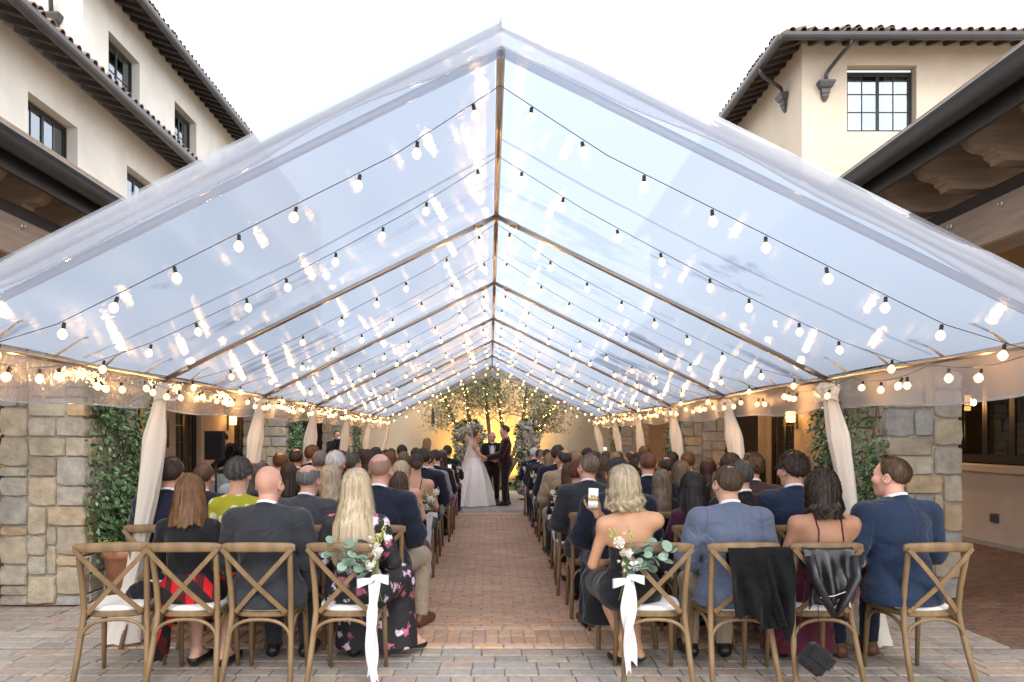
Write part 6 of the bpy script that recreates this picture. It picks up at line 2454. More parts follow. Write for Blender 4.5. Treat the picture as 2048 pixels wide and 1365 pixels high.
# ---- the other rows: (row, side, col, px, top y, hair, hair words, outfit, words, female, skin)
top = lambda c, b='black': ('top', c, b, {})
bare = lambda c: ('straps', c, c, {'top': 0.86})
rest = [
    (2, -1, 3, 405, 930, short('brown', seed=1), 'short brown hair', suit('navy'), 'navy suit', 0, 'light'),
    (2, -1, 2, 516, 928, longh('greydark', 0.16, seed=2, vol=0.018), 'chin length grey hair', top('charcoal'), 'dark top', 1, 'light'),
    (2, -1, 1, 657, 930, longh('blonde', 0.23, seed=4, flare=1.15, vol=0.016, wave=0.004), 'layered blonde hair', top('black'), 'black top', 1, 'light'),
    (2, -1, 0, 798, 945, longh('brown', 0.20, seed=6, flare=1.1), 'child-length brown hair', bare('wine'), 'burgundy dress', 1, 'light'),
    (3, -1, 3, 487, 917, fringe('grey', seed=7), 'bald crown', suit('lightgrey'), 'light grey jacket', 0, 'rosy'),
    (3, -1, 2, 575, 927, longh('dark', 0.30, seed=8, flare=1.1), 'long dark brown hair', top('black'), 'black top', 1, 'light'),
    (3, -1, 1, 671, 904, short('white', vol=0.016, seed=9, rough=1.3), 'white hair', suit('navy'), 'navy suit', 0, 'rosy'),
    (3, -1, 0, 800, 922, longh('blonde', 0.24, seed=10, flare=1.1), 'blonde hair', bare('black'), 'black strap dress', 1, 'light'),
    (4, -1, 3, 556, 906, thin('ginger', seed=11), 'thinning reddish hair', suit('black'), 'black suit', 0, 'rosy'),
    (4, -1, 2, 638, 903, short('grey', vol=0.012, seed=12), 'grey hair', suit('charcoal'), 'charcoal suit', 0, 'light'),
    (4, -1, 1, 702, 907, short('greydark', vol=0.014, seed=13, rough=1.4), 'dark grey hair', suit('grey'), 'grey suit', 0, 'light'),
    (4, -1, 0, 830, 908, updo('dark', seed=14), 'dark low knot', bare('black'), 'thin strapped dress', 1, 'light'),
    (5, -1, 3, 590, 898, thin('dark', seed=15), 'thinning dark hair', suit('black'), 'black suit', 0, 'tan'),
    (5, -1, 2, 676, 901, longh('ginger', 0.15, seed=16), 'ginger bob', top('charcoal'), 'dark top', 1, 'light'),
    (5, -1, 1, 735, 900, longh('dark', 0.26, seed=17), 'long dark hair', top('black'), 'black top', 1, 'light'),
    (5, -1, 0, 845, 898, short('dark', seed=18), 'short dark hair', suit('navy'), 'navy suit', 0, 'tan'),
    (6, -1, 3, 621, 891, short('ginger', vol=0.012, seed=19), 'ginger hair', suit('navy'), 'navy suit', 0, 'rosy'),
    (6, -1, 2, 722, 899, longh('black', 0.2, seed=20), 'black bob', top('black'), 'black top', 1, 'tan'),
    (6, -1, 1, 781, 903, longh('auburn', 0.2, seed=21), 'strawberry hair', top('pink'), 'pink top', 1, 'light'),
    (6, -1, 0, 857, 903, short('brown', seed=22), 'brown hair', suit('lightgrey'), 'light grey suit', 0, 'light'),
    (7, -1, 3, 662, 903, short('dark', seed=23), 'dark hair', suit('charcoal'), 'charcoal suit', 0, 'light'),
    (7, -1, 2, 751, 896, short('dark', vol=0.014, seed=24), 'short dark hair', suit('black'), 'black suit', 0, 'light'),
    (7, -1, 1, 806, 904, longh('ash', 0.28, seed=25), 'long highlighted hair', top('black'), 'black top', 1, 'light'),
    (7, -1, 0, 871, 901, short('dark', seed=26), 'short dark hair', suit('black'), 'black suit', 0, 'light'),
    (8, -1, 3, 690, 904, longh('brown', 0.2, seed=27), 'brown bob', top('navy'), 'navy top', 1, 'light'),
    (8, -1, 2, 760, 905, short('grey', seed=28), 'grey hair', suit('charcoal'), 'charcoal suit', 0, 'light'),
    (8, -1, 1, 803, 890, updo('black', seed=29), 'black hair pinned up', top('black'), 'black dress', 1, 'tan'),
    (8, -1, 0, 884, 904, longh('dark', 0.32, seed=30), 'long dark hair', bare('magenta'), 'magenta dress', 1, 'light'),
    (9, -1, 3, 712, 902, short('brown', seed=31), 'brown hair', suit('navy'), 'navy suit', 0, 'light'),
    (9, -1, 2, 770, 900, longh('black', 0.2, seed=32), 'long black hair', top('plum'), 'plum top', 1, 'tan'),
    (9, -1, 1, 830, 897, short('dark', vol=0.014, seed=33), 'dark hair', suit('black'), 'black suit', 0, 'light'),
    (9, -1, 0, 878, 903, longh('light', 0.24, seed=34), 'light brown hair', top('pink'), 'pink top', 1, 'light'),
    (10, -1, 2, 783, 898, short('dark', seed=35), 'dark hair', suit('charcoal'), 'charcoal suit', 0, 'tan'),
    (10, -1, 1, 838, 900, longh('ginger', 0.2, seed=36), 'ginger hair', top('pink'), 'pink top', 1, 'light'),
    (10, -1, 0, 885, 900, short('grey', seed=37), 'grey hair', suit('black'), 'black suit', 0, 'light'),
    (11, -1, 1, 846, 898, longh('light', 0.2, seed=38), 'light brown bob', top('pink'), 'pink top', 1, 'light'),
    (11, -1, 0, 896, 892, short('dark', vol=0.014, seed=39), 'round dark hair', suit('black'), 'black suit', 0, 'tan'),
    (2, 1, 0, 1180, 908, buzz('ash', seed=1), 'cropped greying hair', suit('charcoal'), 'charcoal suit', 0, 'rosy'),
    (2, 1, 1, 1328, 940, longh('ash', 0.33, seed=2, flare=1.1), 'long highlighted hair', top('black'), 'black top', 1, 'light'),
    (2, 1, 2, 1441, 943, longh('ash', 0.16, seed=3), 'highlighted bob', top('charcoal'), 'dark top', 1, 'light'),
    (2, 1, 3, 1512, 908, curly('brown', vol=0.014, seed=4), 'wavy brown hair', suit('maroon'), 'dark maroon suit', 0, 'rosy'),
    (3, 1, 0, 1157, 926, curly('red', seed=5, bun=0.0), 'curly red hair', top('black'), 'black top', 1, 'light'),
    (3, 1, 1, 1300, 905, buzz('ginger', seed=6), 'cropped reddish hair', suit('navy'), 'navy suit', 0, 'rosy'),
    (3, 1, 2, 1366, 922, longh('ash', 0.3, seed=7), 'long streaked hair', top('black'), 'black top', 1, 'light'),
    (3, 1, 3, 1466, 911, curly('dark', seed=8), 'curly dark hair', suit('black'), 'black suit', 0, 'tan'),
    (4, 1, 0, 1138, 927, longh('brown', 0.19, seed=9, vol=0.017), 'brown bob', top('black'), 'black dress', 1, 'light'),
    (4, 1, 1, 1208, 912, longh('brown', 0.27, seed=10, wave=0.006), 'wavy brown hair', top('green'), 'dark green top', 1, 'light'),
    (4, 1, 2, 1335, 915, thin('dark', seed=11), 'thinning dark hair', suit('black'), 'black suit', 0, 'tan'),
    (4, 1, 3, 1417, 920, longh('plum', 0.16, seed=12, vol=0.018), 'reddish dark bob', top('charcoal'), 'dark top', 1, 'light'),
    (5, 1, 0, 1128, 900, thin('dark', seed=13, crown=46), 'dark hair with bald spot', suit('tan'), 'tan suit', 0, 'tan'),
    (5, 1, 1, 1196, 906, short('dark', seed=14), 'dark hair', suit('navy'), 'navy suit', 0, 'light'),
    (5, 1, 2, 1272, 918, short('black', seed=15), 'black hair', suit('teal'), 'teal jacket', 0, 'brown'),
    (5, 1, 3, 1378, 905, short('ginger', seed=16, vol=0.008), 'ginger hair', suit('brownsuit'), 'brown suit', 0, 'rosy'),
    (6, 1, 0, 1117, 892, short('dark', seed=17, vol=0.013), 'thick dark hair', suit('navy'), 'navy suit', 0, 'tan'),
    (6, 1, 1, 1180, 906, longh('brown', 0.2, seed=18), 'brown hair', top('black'), 'black top', 1, 'light'),
    (6, 1, 2, 1285, 904, longh('dark', 0.3, seed=19), 'long dark hair', top('black'), 'black top', 1, 'light'),
    (6, 1, 3, 1347, 905, short('black', seed=20), 'black hair', suit('black'), 'black suit', 0, 'brown'),
    (7, 1, 0, 1101, 906, longh('light', 0.15, seed=21), 'light brown bob', top('black'), 'black top', 1, 'light'),
    (7, 1, 1, 1153, 902, longh('light', 0.3, seed=22), 'long light brown hair', top('charcoal'), 'dark top', 1, 'light'),
    (7, 1, 2, 1232, 905, longh('light', 0.2, seed=23), 'light brown hair', top('navy'), 'navy top', 1, 'light'),
    (7, 1, 3, 1291, 893, short('ginger', seed=24), 'ginger hair', suit('charcoal'), 'charcoal suit', 0, 'rosy'),
    (8, 1, 0, 1094, 900, short('dark', seed=25), 'dark hair', suit('black'), 'black suit', 0, 'light'),
    (8, 1, 1, 1177, 897, short('black', vol=0.016, seed=26), 'round black hair', top('black'), 'black top', 1, 'brown'),
    (8, 1, 2, 1215, 903, longh('brown', 0.2, seed=27), 'brown bob', top('plum'), 'plum top', 1, 'light'),
    (8, 1, 3, 1262, 903, thin('brown', seed=28), 'thinning brown hair', suit('navy'), 'navy suit', 0, 'light'),
    (9, 1, 0, 1086, 901, buzz('grey', seed=29), 'cropped grey hair', suit('black'), 'black suit', 0, 'rosy'),
    (9, 1, 1, 1140, 903, longh('light', 0.2, seed=30), 'light brown hair', top('pink'), 'pink top', 1, 'light'),
    (9, 1, 2, 1190, 902, longh('dark', 0.2, seed=31), 'dark hair', top('black'), 'black top', 1, 'tan'),
    (9, 1, 3, 1238, 904, short('brown', seed=32), 'brown hair', suit('charcoal'), 'charcoal suit', 0, 'light'),
    (10, 1, 0, 1079, 900, short('dark', seed=33), 'dark hair', suit('navy'), 'navy suit', 0, 'light'),
    (10, 1, 1, 1125, 900, longh('dark', 0.2, seed=34), 'dark hair', top('black'), 'black top', 1, 'light'),
    (10, 1, 2, 1172, 900, short('brown', seed=35), 'brown hair', suit('black'), 'black suit', 0, 'light'),
    (11, 1, 0, 1070, 896, short('white', seed=36), 'white hair', suit('navy'), 'navy suit', 0, 'rosy'),
    (11, 1, 1, 1113, 901, longh('ash', 0.2, seed=37), 'highlighted bob', top('black'), 'black top', 1, 'light'),
]
GUESTS = {}
for q, (row, sd, c_, px, yt, hs_, hw, of, ow, fm, sk) in enumerate(rest):
    hd = [(0, 0, 0), (0.42 * sd, 0.04, 0.05), (-0.22 * sd, -0.06, -0.06)][q % 3]
    GUESTS[(row, sd, c_)] = guest(row, sd, c_, px, yt, hs_, hw, of, ow, bool(fm), sk, head=hd, seed=q, fine=False, key=('sit', q % 3))
# ================================================================== CEREMONY
YC = 17.3
cx_ = lambda px, y: (px - 980) / 1475.0 * y

# ---- groom: maroon velvet jacket, faces left (towards the bride)
J = J_stand(0.20, 0.0)
J['wrl'] = (-0.10, 0.40, 1.06); J['ell'] = (-0.26, 0.10, 1.16); J['wrr'] = (0.06, 0.42, 1.06); J['elr'] = (0.26, 0.10, 1.16)
J['hdl'] = ((0.1, 1, 0.05), (-0.6, 0, 0.8)); J['hdr'] = ((-0.1, 1, 0.05), (0.6, 0, 0.8))
J['anl'] = (-0.13, 0.02, 0.10); J['tol'] = (-0.17, 0.18, 0.04); J['anr'] = (0.12, -0.05, 0.10); J['tor'] = (0.18, 0.10, 0.04)
groom = person((cx_(1011, YC), YC, 0), R(90), 1.035, 'groom in burgundy velvet jacket and black trousers holding the hands opposite', False, J, 0.20, 1.05, (0.15, -0.12, 0), ('relax', 'relax'), 'rosy',
               ('short', 'dark', dict(vol=0.013, seed=5)), ('suit', 'velvet', 'black'), fine=True, seed=31, group='wedding party', stand=True)
# ---- bride
J = J_stand(0.165)
J['wrl'] = (-0.07, 0.42, 1.10); J['ell'] = (-0.21, 0.14, 1.20); J['wrr'] = (0.07, 0.42, 1.10); J['elr'] = (0.21, 0.14, 1.20)
J['hdl'] = ((0.1, 1, 0.0), (-0.5, 0, 0.8)); J['hdr'] = ((-0.1, 1, 0.0), (0.5, 0, 0.8))
xb = cx_(950, YC)
bride = thing('person', 'bride in white satin ball gown and long sheer veil', 'person', (xb, YC, 0), R(-92), 'wedding party')
bride.scale = (0.965,) * 3
V, F, m = body_mesh(J, 0.165, 0.95, True, (0.1, 0.05, 0), ('relax', 'relax'), 0.014)
b = link('body', np_mesh('body', V, F, [SKIN['tan'], M_lip, M_eye, HAIR['dark']], m), bride)
hv = hair_vf('short', vol=0.013, seed=2)
ho = link('hair', np_mesh('hair', hv[0], hv[1], [HAIR['dark']]), bride, J['hed'], (0.05, 0, 0.1))
bn = bun_vf((0, -0.11, -0.01), 0.05); link('hair_bun', np_mesh('hair_bun', bn[0], bn[1], [HAIR['dark']]), ho)
M_satin = pm('satin_white', (0.80, 0.79, 0.77), rough=0.38, var=0.04, scale=2, spec=0.5, sheen=0.2)
V, F = bodice_vf(J, 0.165, 0.95, 1.36, 0.013, 1); link('bodice', np_mesh('bodice', V, F, [M_satin]), bride)
n, mm = 30, 96
G = np.zeros((n, mm, 3))
for i in range(n):
    f = i / (n - 1)
    z = 1.16 - f * 1.145
    r_ = np.interp(f, [0, 0.08, 0.2, 0.5, 0.8, 1.0], [0.135, 0.19, 0.27, 0.40, 0.50, 0.56])
    for j in range(mm):
        a = 2 * math.pi * j / mm
        fold = 1 + (0.07 * math.sin(a * 9 + 0.6) + 0.035 * math.sin(a * 17 + 1.4)) * min(1, f * 1.6) ** 0.8
        back = 1 + 0.30 * f * max(0, -math.cos(a - math.pi / 2 + math.pi)) if False else 1
        G[i, j] = (r_ * fold * math.cos(a), r_ * fold * math.sin(a) * 1.0 - 0.10 * f, z)
mb = MB(); mb.grid(G, wrap=True); mb.build('gown_skirt', M_satin, bride, smooth=True)
# veil
n, mm = 26, 40
G = np.zeros((n, mm, 3))
for i in range(n):
    f = i / (n - 1)
    for j in range(mm):
        u = -1 + 2 * j / (mm - 1)
        a = u * 1.45
        r_ = np.interp(f, [0, 0.1, 0.3, 1], [0.07, 0.115, 0.20, 0.52]) * (1 + 0.05 * math.sin(u * 23) * f)
        G[i, j] = (r_ * math.sin(a), -0.06 - 0.0 - r_ * math.cos(a) * (1 + 0.25 * f) + 0.04, 1.775 - f * 1.76)
mb = MB(); mb.grid(G); mb.build('veil', translucent('veil_tulle', (0.86, 0.86, 0.86), 0.5, 0.55), bride, smooth=True)
# ---- officiant, faces the guests
J = J_stand(0.195)
J['wrl'] = (-0.07, 0.24, 1.12); J['ell'] = (-0.25, 0.04, 1.14); J['wrr'] = (0.07, 0.24, 1.12); J['elr'] = (0.25, 0.04, 1.14)
J['hdl'] = ((0.6, 0.7, 0), (0, -0.4, -0.9)); J['hdr'] = ((-0.6, 0.7, 0), (0, -0.4, -0.9))
YO = 18.0
off = person((cx_(985, YO), YO, 0), R(178), 0.955, 'bald officiant in black tuxedo holding a small book', False, J, 0.195, 1.05, (0.0, -0.28, 0), ('curl', 'curl'), 'rosy', None,
             ('suit', 'black', 'black'), fine=True, seed=33, group='wedding party', stand=True)
inv_s = 1.0
mb = MB(); mb.add([(-0.035, 0.145, 1.47), (0.035, 0.145, 1.47), (0.06, 0.165, 1.30), (0.012, 0.16, 1.12), (-0.012, 0.16, 1.12), (-0.06, 0.165, 1.30),
                   (-0.035, 0.09, 1.47), (0.035, 0.09, 1.47), (0.06, 0.11, 1.30), (0.012, 0.10, 1.12), (-0.012, 0.10, 1.12), (-0.06, 0.11, 1.30)],
                  [(0, 5, 4, 3, 2, 1), (6, 7, 8, 9, 10, 11), (0, 1, 7, 6), (1, 2, 8, 7), (2, 3, 9, 8), (3, 4, 10, 9), (4, 5, 11, 10), (5, 0, 6, 11)]); mb.build('shirt_front', FAB['white'], off)
mb = MB()
for s_ in (-1, 1):
    mb.add([(0, 0.165, 1.475), (s_ * 0.055, 0.165, 1.50), (s_ * 0.055, 0.165, 1.45), (0, 0.178, 1.475), (s_ * 0.055, 0.178, 1.50), (s_ * 0.055, 0.178, 1.45)], [(0, 1, 2), (5, 4, 3), (0, 3, 4, 1), (1, 4, 5, 2), (2, 5, 3, 0)])
mb.build('bow_tie', FAB['black'], off)
mb = MB()
for s_ in (-1, 1):
    mb.obox((s_ * 0.075, 0.14, 1.47), (s_ * 0.055, 0.17, 1.25), 0.03, 0.008, up=(0, 1, 0))
mb.build('tie_ribbon', FAB['lightgrey'], off)
bk = thing('book', 'small dark open book in the hands of the bald officiant', 'book', (cx_(985, YO), YO - 0.30, 1.12))
mb = MB(); mb.bbox((-0.12, -0.07, 0.0), (0.0, 0.07, 0.012), 0.003); mb.bbox((0.002, -0.07, 0.0), (0.12, 0.07, 0.012), 0.003); mb.build('cover', M_frame, bk)
mb = MB(); mb.bbox((-0.112, -0.064, 0.0125), (-0.003, 0.064, 0.02), 0.002); mb.bbox((0.004, -0.064, 0.0125), (0.112, 0.064, 0.02), 0.002); mb.build('pages', FAB['white'], bk)
# boutonnieres
M_petal = translucent('petal_white', (0.94, 0.93, 0.89), 0.48)
M_cream = translucent('petal_cream', (0.86, 0.83, 0.70), 0.4)

# ---- photographer, DJ, woman by the wall
J = J_stand(0.20)
J['wrl'] = (-0.05, 0.22, 1.56); J['ell'] = (-0.24, 0.14, 1.27); J['wrr'] = (0.06, 0.22, 1.56); J['elr'] = (0.24, 0.14, 1.27)
J['hdl'] = ((0.2, 0.3, 0.9), (-0.5, 0.9, 0)); J['hdr'] = ((-0.2, 0.3, 0.9), (0.5, 0.9, 0))
YP = 19.6
xp = cx_(674, YP)
person((xp, YP, 0), R(200), 0.975, 'person in black aiming a camera beside the stone pier', False, J, 0.20, 1.1, (0, 0, 0), ('grip', 'grip'), 'light', ('short', 'dark', dict(vol=0.012, seed=3)), ('suit', 'black', 'black', 'black'),
       fine=False, seed=41, group='staff at the ceremony', stand=True)
ca = thing('camera', 'black camera held up to the face of the photographer', 'camera', (xp + 0.075, YP - 0.20, 1.58), R(200))
mb = MB(); mb.bbox((-0.07, -0.03, -0.045), (0.07, 0.03, 0.045), 0.008); mb.bbox((-0.025, -0.025, 0.045), (0.025, 0.03, 0.07), 0.006); mb.build('camera_body', M_frame, ca)
mb = MB(); mb.tube([(0, 0.03, 0), (0, 0.05, 0), (0, 0.14, 0)], [0.034, 0.036, 0.042], 16); mb.build('lens', M_frame, ca, smooth=True)
mb = MB(); mb.tube([(0, 0.1405, 0), (0, 0.142, 0)], 0.034, 16); mb.build('front_element', glass('lens_glass', (0.3, 0.3, 0.4), 0.5), ca)
YD = 14.9
xd = cx_(478, YD)
J = J_stand(0.19)
J['che'] = (0, 0.12, 1.30); J['nek'] = (0, 0.22, 1.43); J['hed'] = (0, 0.32, 1.57); J['shl'] = (-0.19, 0.19, 1.37); J['shr'] = (0.19, 0.19, 1.37)
J['ell'] = (-0.25, 0.30, 1.13); J['elr'] = (0.25, 0.30, 1.13); J['wrl'] = (-0.15, 0.50, 1.02); J['wrr'] = (0.15, 0.50, 1.02); J['hdl'] = ((0, 1, -0.2), (0, 0, 1)); J['hdr'] = ((0, 1, -0.2), (0, 0, 1))
person((xd, YD, 0), R(115), 0.99, 'person in black leaning over the music desk behind grey cloth table', False, J, 0.19, 1.0, (0.2, -0.35, 0), ('relax', 'relax'), 'light', ('short', 'dark', dict(vol=0.014, seed=6)), ('suit', 'black', 'black', 'black'),
       seed=42, group='staff at the ceremony', stand=True)
YG = 16.4
J = J_stand(0.155)
person((cx_(853, YG), YG, 0), R(-70), 0.875, 'young guest in pale pink with long light brown hair, in profile by the wall', True, J, 0.155, 0.9, (0, 0, 0), ('relax', 'relax'), 'light', longh('light', 0.26, seed=41), ('top', 'pink', 'pink', {'skirt': 0.3}),
       seed=43, stand=True)

# ---- DJ table with grey cloth, speaker on stand
dt = thing('music_table', 'table under pleated silver grey cloth with music gear', 'table', (xd - 0.35, YD - 0.55, 0))
n, mm = 16, 120
G = np.zeros((n, mm, 3))
for i in range(n):
    f = i / (n - 1)
    for j in range(mm):
        a = 2 * math.pi * j / mm
        sx = math.copysign(abs(math.cos(a)) ** 0.35, math.cos(a)); sy = math.copysign(abs(math.sin(a)) ** 0.35, math.sin(a))
        k = 1 + (0.035 * math.sin(a * 21) + 0.02 * math.sin(a * 33 + 1)) * f + 0.05 * f
        G[i, j] = (0.62 * sx * k, 0.32 * sy * k, 0.90 - 0.885 * f)
mb = MB(); mb.grid(G, wrap=True); mb.add([tuple(p) for p in G[0]], [tuple(range(mm))]); mb.build('cloth', fabric('silver', (0.33, 0.34, 0.36), rough=0.45, sheen=0.3), dt, smooth=True)
mx_ = thing('music_mixer', 'black music mixer on the grey cloth table', 'mixer', (xd - 0.28, YD - 0.55, 0.905))
mb = MB(); mb.bbox((-0.28, -0.15, 0), (0.28, 0.15, 0.06), 0.01); mb.build('case', M_frame, mx_)
for k in range(6):
    mb = MB(); mb.lathe([(0.014, 0.06), (0.012, 0.085), (0.0, 0.086)], 8, (-0.2 + 0.08 * k, 0.05, 0)); mb.build('knob', M_leader, mx_)
for s_ in (-1, 1):
    mb = MB(); mb.lathe([(0.07, 0.06), (0.07, 0.07), (0.066, 0.073), (0.0, 0.073)], 20, (s_ * 0.17, -0.05, 0)); mb.build('jog_wheel', M_leader, mx_)
YS = 13.9
xs_ = cx_(432, YS)
sp = thing('loudspeaker', 'black loudspeaker on a pole stand beside the grey table', 'loudspeaker', (xs_, YS, 0))
mb = MB()
poly = [(-0.17, -0.13), (0.17, -0.13), (0.12, 0.14), (-0.12, 0.14)]
mb.prism(poly, 'z', 1.18, 1.72); mb.build('cabinet', pm('speaker_black', (0.012, 0.012, 0.013), rough=0.6, var=0.1, bump=0.2, bscale=120), sp)
mb = MB(); mb.bbox((-0.15, -0.142, 1.21), (0.15, -0.131, 1.69), 0.004); mb.build('grille', pm('grille_black', (0.008, 0.008, 0.008), rough=0.8, bump=0.6, bscale=200), sp)
mb = MB(); mb.tube([(0, 0, 0.25), (0, 0, 1.2)], 0.02, 10); mb.build('pole', M_frame, sp, smooth=True)
for k in range(3):
    a = k * 2.094 + 0.4
    mb = MB(); mb.tube([(0, 0, 0.55), (0.45 * math.cos(a), 0.45 * math.sin(a), 0.015)], 0.012, 8); mb.build('leg', M_frame, sp, smooth=True)

# ---- black table with pots, groom side
kt = thing('side_table', 'small table under a black cloth holding potted succulents', 'table', (6.3, 19.0, 0))
mb = MB(); G = np.zeros((8, 80, 3))
for i in range(8):
    for j in range(80):
        a = 2 * math.pi * j / 80
        sx = math.copysign(abs(math.cos(a)) ** 0.3, math.cos(a)); sy = math.copysign(abs(math.sin(a)) ** 0.3, math.sin(a))
        k = 1 + 0.03 * math.sin(a * 17) * i / 7
        G[i, j] = (0.72 * sx * k, 0.35 * sy * k, 1.02 * (1 - i / 7) + 0.01)
mb.grid(G, wrap=True); mb.add([tuple(p) for p in G[0]], [tuple(range(80))]); mb.build('cloth', FAB['black'], kt, smooth=True)
M_leafd = pm('leaf_dark', (0.03, 0.07, 0.025), rough=0.45, var=0.35, scale=8, rnd=0.4)
M_pot = pm('pot_white', (0.6, 0.58, 0.54), rough=0.5, var=0.1)
for k, (dx, rr_) in enumerate(((-0.45, 0.09), (-0.12, 0.10), (0.2, 0.08), (0.48, 0.11))):
    pt = thing('potted_succulent', 'succulent in the %s white bowl on the black table' % ('second smallest', 'second widest', 'smallest', 'widest')[k], 'plant', (6.3 + dx, 18.95, 1.031), 0, 'succulents on the black table')
    mb = MB(); mb.lathe([(rr_ * 0.6, 0), (rr_, 0.05), (rr_ * 1.02, 0.11), (rr_ * 0.92, 0.11)], 16); mb.build('bowl', M_pot, pt, smooth=True)
    mb = MB()
    lr = random.Random(k)
    for q in range(40):
        a, el = lr.uniform(0, 6.28), lr.uniform(0.15, 1.3)
        d = Vector((math.cos(a) * math.cos(el), math.sin(a) * math.cos(el), math.sin(el)))
        b0 = Vector((0, 0, 0.10)); s2 = d.cross(Vector((0, 0, 1))).normalized() * 0.02
        mb.add([b0, b0 + d * 0.05 + s2, b0 + d * rr_ * 1.1, b0 + d * 0.05 - s2], [(0, 1, 2, 3)])
    mb.build('leaves', M_leafd, pt)
# ================================================================== FLOWERS, PLANTS, SMALL THINGS
M_eucal = pm('eucalyptus_leaf', (0.17, 0.25, 0.19), rough=0.55, var=0.2, scale=20, rnd=0.3)
M_greenl = pm('leaf_green', (0.06, 0.115, 0.035), rough=0.5, var=0.3, scale=10, rnd=0.45)
M_olive = pm('leaf_olive', (0.18, 0.20, 0.115), rough=0.5, var=0.3, scale=10, rnd=0.45)
M_ivy = pm('leaf_ivy', (0.065, 0.125, 0.05), rough=0.3, var=0.45, scale=5, rnd=0.55, spec=0.5)
M_stem = pm('stem_green', (0.12, 0.18, 0.06), rough=0.6)
M_bark = pm('bark', (0.10, 0.075, 0.055), rough=0.9, var=0.35, scale=14, bump=0.8, bscale=30, stretch=(1, 1, 0.3))
M_ribbon = translucent('ribbon_white', (0.80, 0.79, 0.82), 0.25, 0.0, bump=0.1)
M_yellow = pm('bud_yellow', (0.40, 0.42, 0.12), rough=0.6, var=0.2)


def rose_mesh(mat, r=0.03, seed=0):
    rr = random.Random(seed)
    mb = MB()
    for lay, (n, ra, tilt, hgt) in enumerate(((6, 1.0, 0.25, 0.55), (5, 0.72, 0.75, 0.7), (4, 0.42, 1.15, 0.8))):
        for k in range(n):
            a = 2 * math.pi * (k + 0.5 * lay) / n + rr.uniform(-.1, .1)
            wv = 2.6 / n
            G = np.zeros((4, 4, 3))
            for i in range(4):
                f = i / 3
                rad = r * ra * (0.15 + 0.85 * math.sin(f * 1.45)) * (1 - 0.25 * (lay > 0) * f)
                z = r * hgt * (f ** 1.3) * (0.5 + tilt)
                for j in range(4):
                    u = (j / 3 - 0.5) * 2
                    aa = a + u * wv * (0.5 + 0.5 * f)
                    cup = r * 0.10 * (1 - u * u) * f
                    G[i, j] = ((rad + cup) * math.cos(aa), (rad + cup) * math.sin(aa), z - r * 0.12 * u * u * f)
            mb.grid(G)
    return mb.mesh('flower', [mat], smooth=True)


ROSE_W = rose_mesh(M_petal, 0.032, 1)
ROSE_C = rose_mesh(M_cream, 0.028, 2)


def disc_leaf(r=0.024, mat=M_eucal):
    mb = MB()
    pts = [(0, 0, 0)]
    for k in range(9):
        a = -math.pi / 2 + 2 * math.pi * k / 9
        pts.append((r * 0.92 * math.cos(a), r + r * math.sin(a), 0.10 * r * (math.cos(2 * a) + 1)))
    pts.append((0, r, 0.12 * r))
    F = [(1 + k, 1 + (k + 1) % 9, 10) for k in range(9)]
    mb.add(pts[1:10] + [pts[10]], [(k, (k + 1) % 9, 9) for k in range(9)])
    mb.tube([(0, -0.012, -0.004), (0, r, 0.001)], 0.0012, 4)
    return mb.mesh('leaf', [mat], smooth=True)


EUC = disc_leaf()


def aim(d, up=(0, 0, 1), roll=0.0):
    """euler that points local +y along d"""
    q = Vector(d).normalized().to_track_quat('Y', 'Z')
    return (q.to_matrix() @ Euler((0, roll, 0)).to_matrix()).to_euler()


def ribbon_tail(pts, w, tw=0.0):
    n = len(pts)
    G = np.zeros((n, 3, 3))
    for i in range(n):
        f = i / (n - 1)
        p = np.array(pts[i])
        a = tw * f
        d = np.array([math.cos(a), math.sin(a), 0]) * w / 2 * (0.55 + 0.45 * min(1, f * 3))
        for j, s in enumerate((-1, 0, 1)):
            G[i, j] = p + d * s + np.array([0, 0.006 * math.sin(f * 9 + s), (0.03 if (i == n - 1 and s != 0) else 0) * -1])
    return G


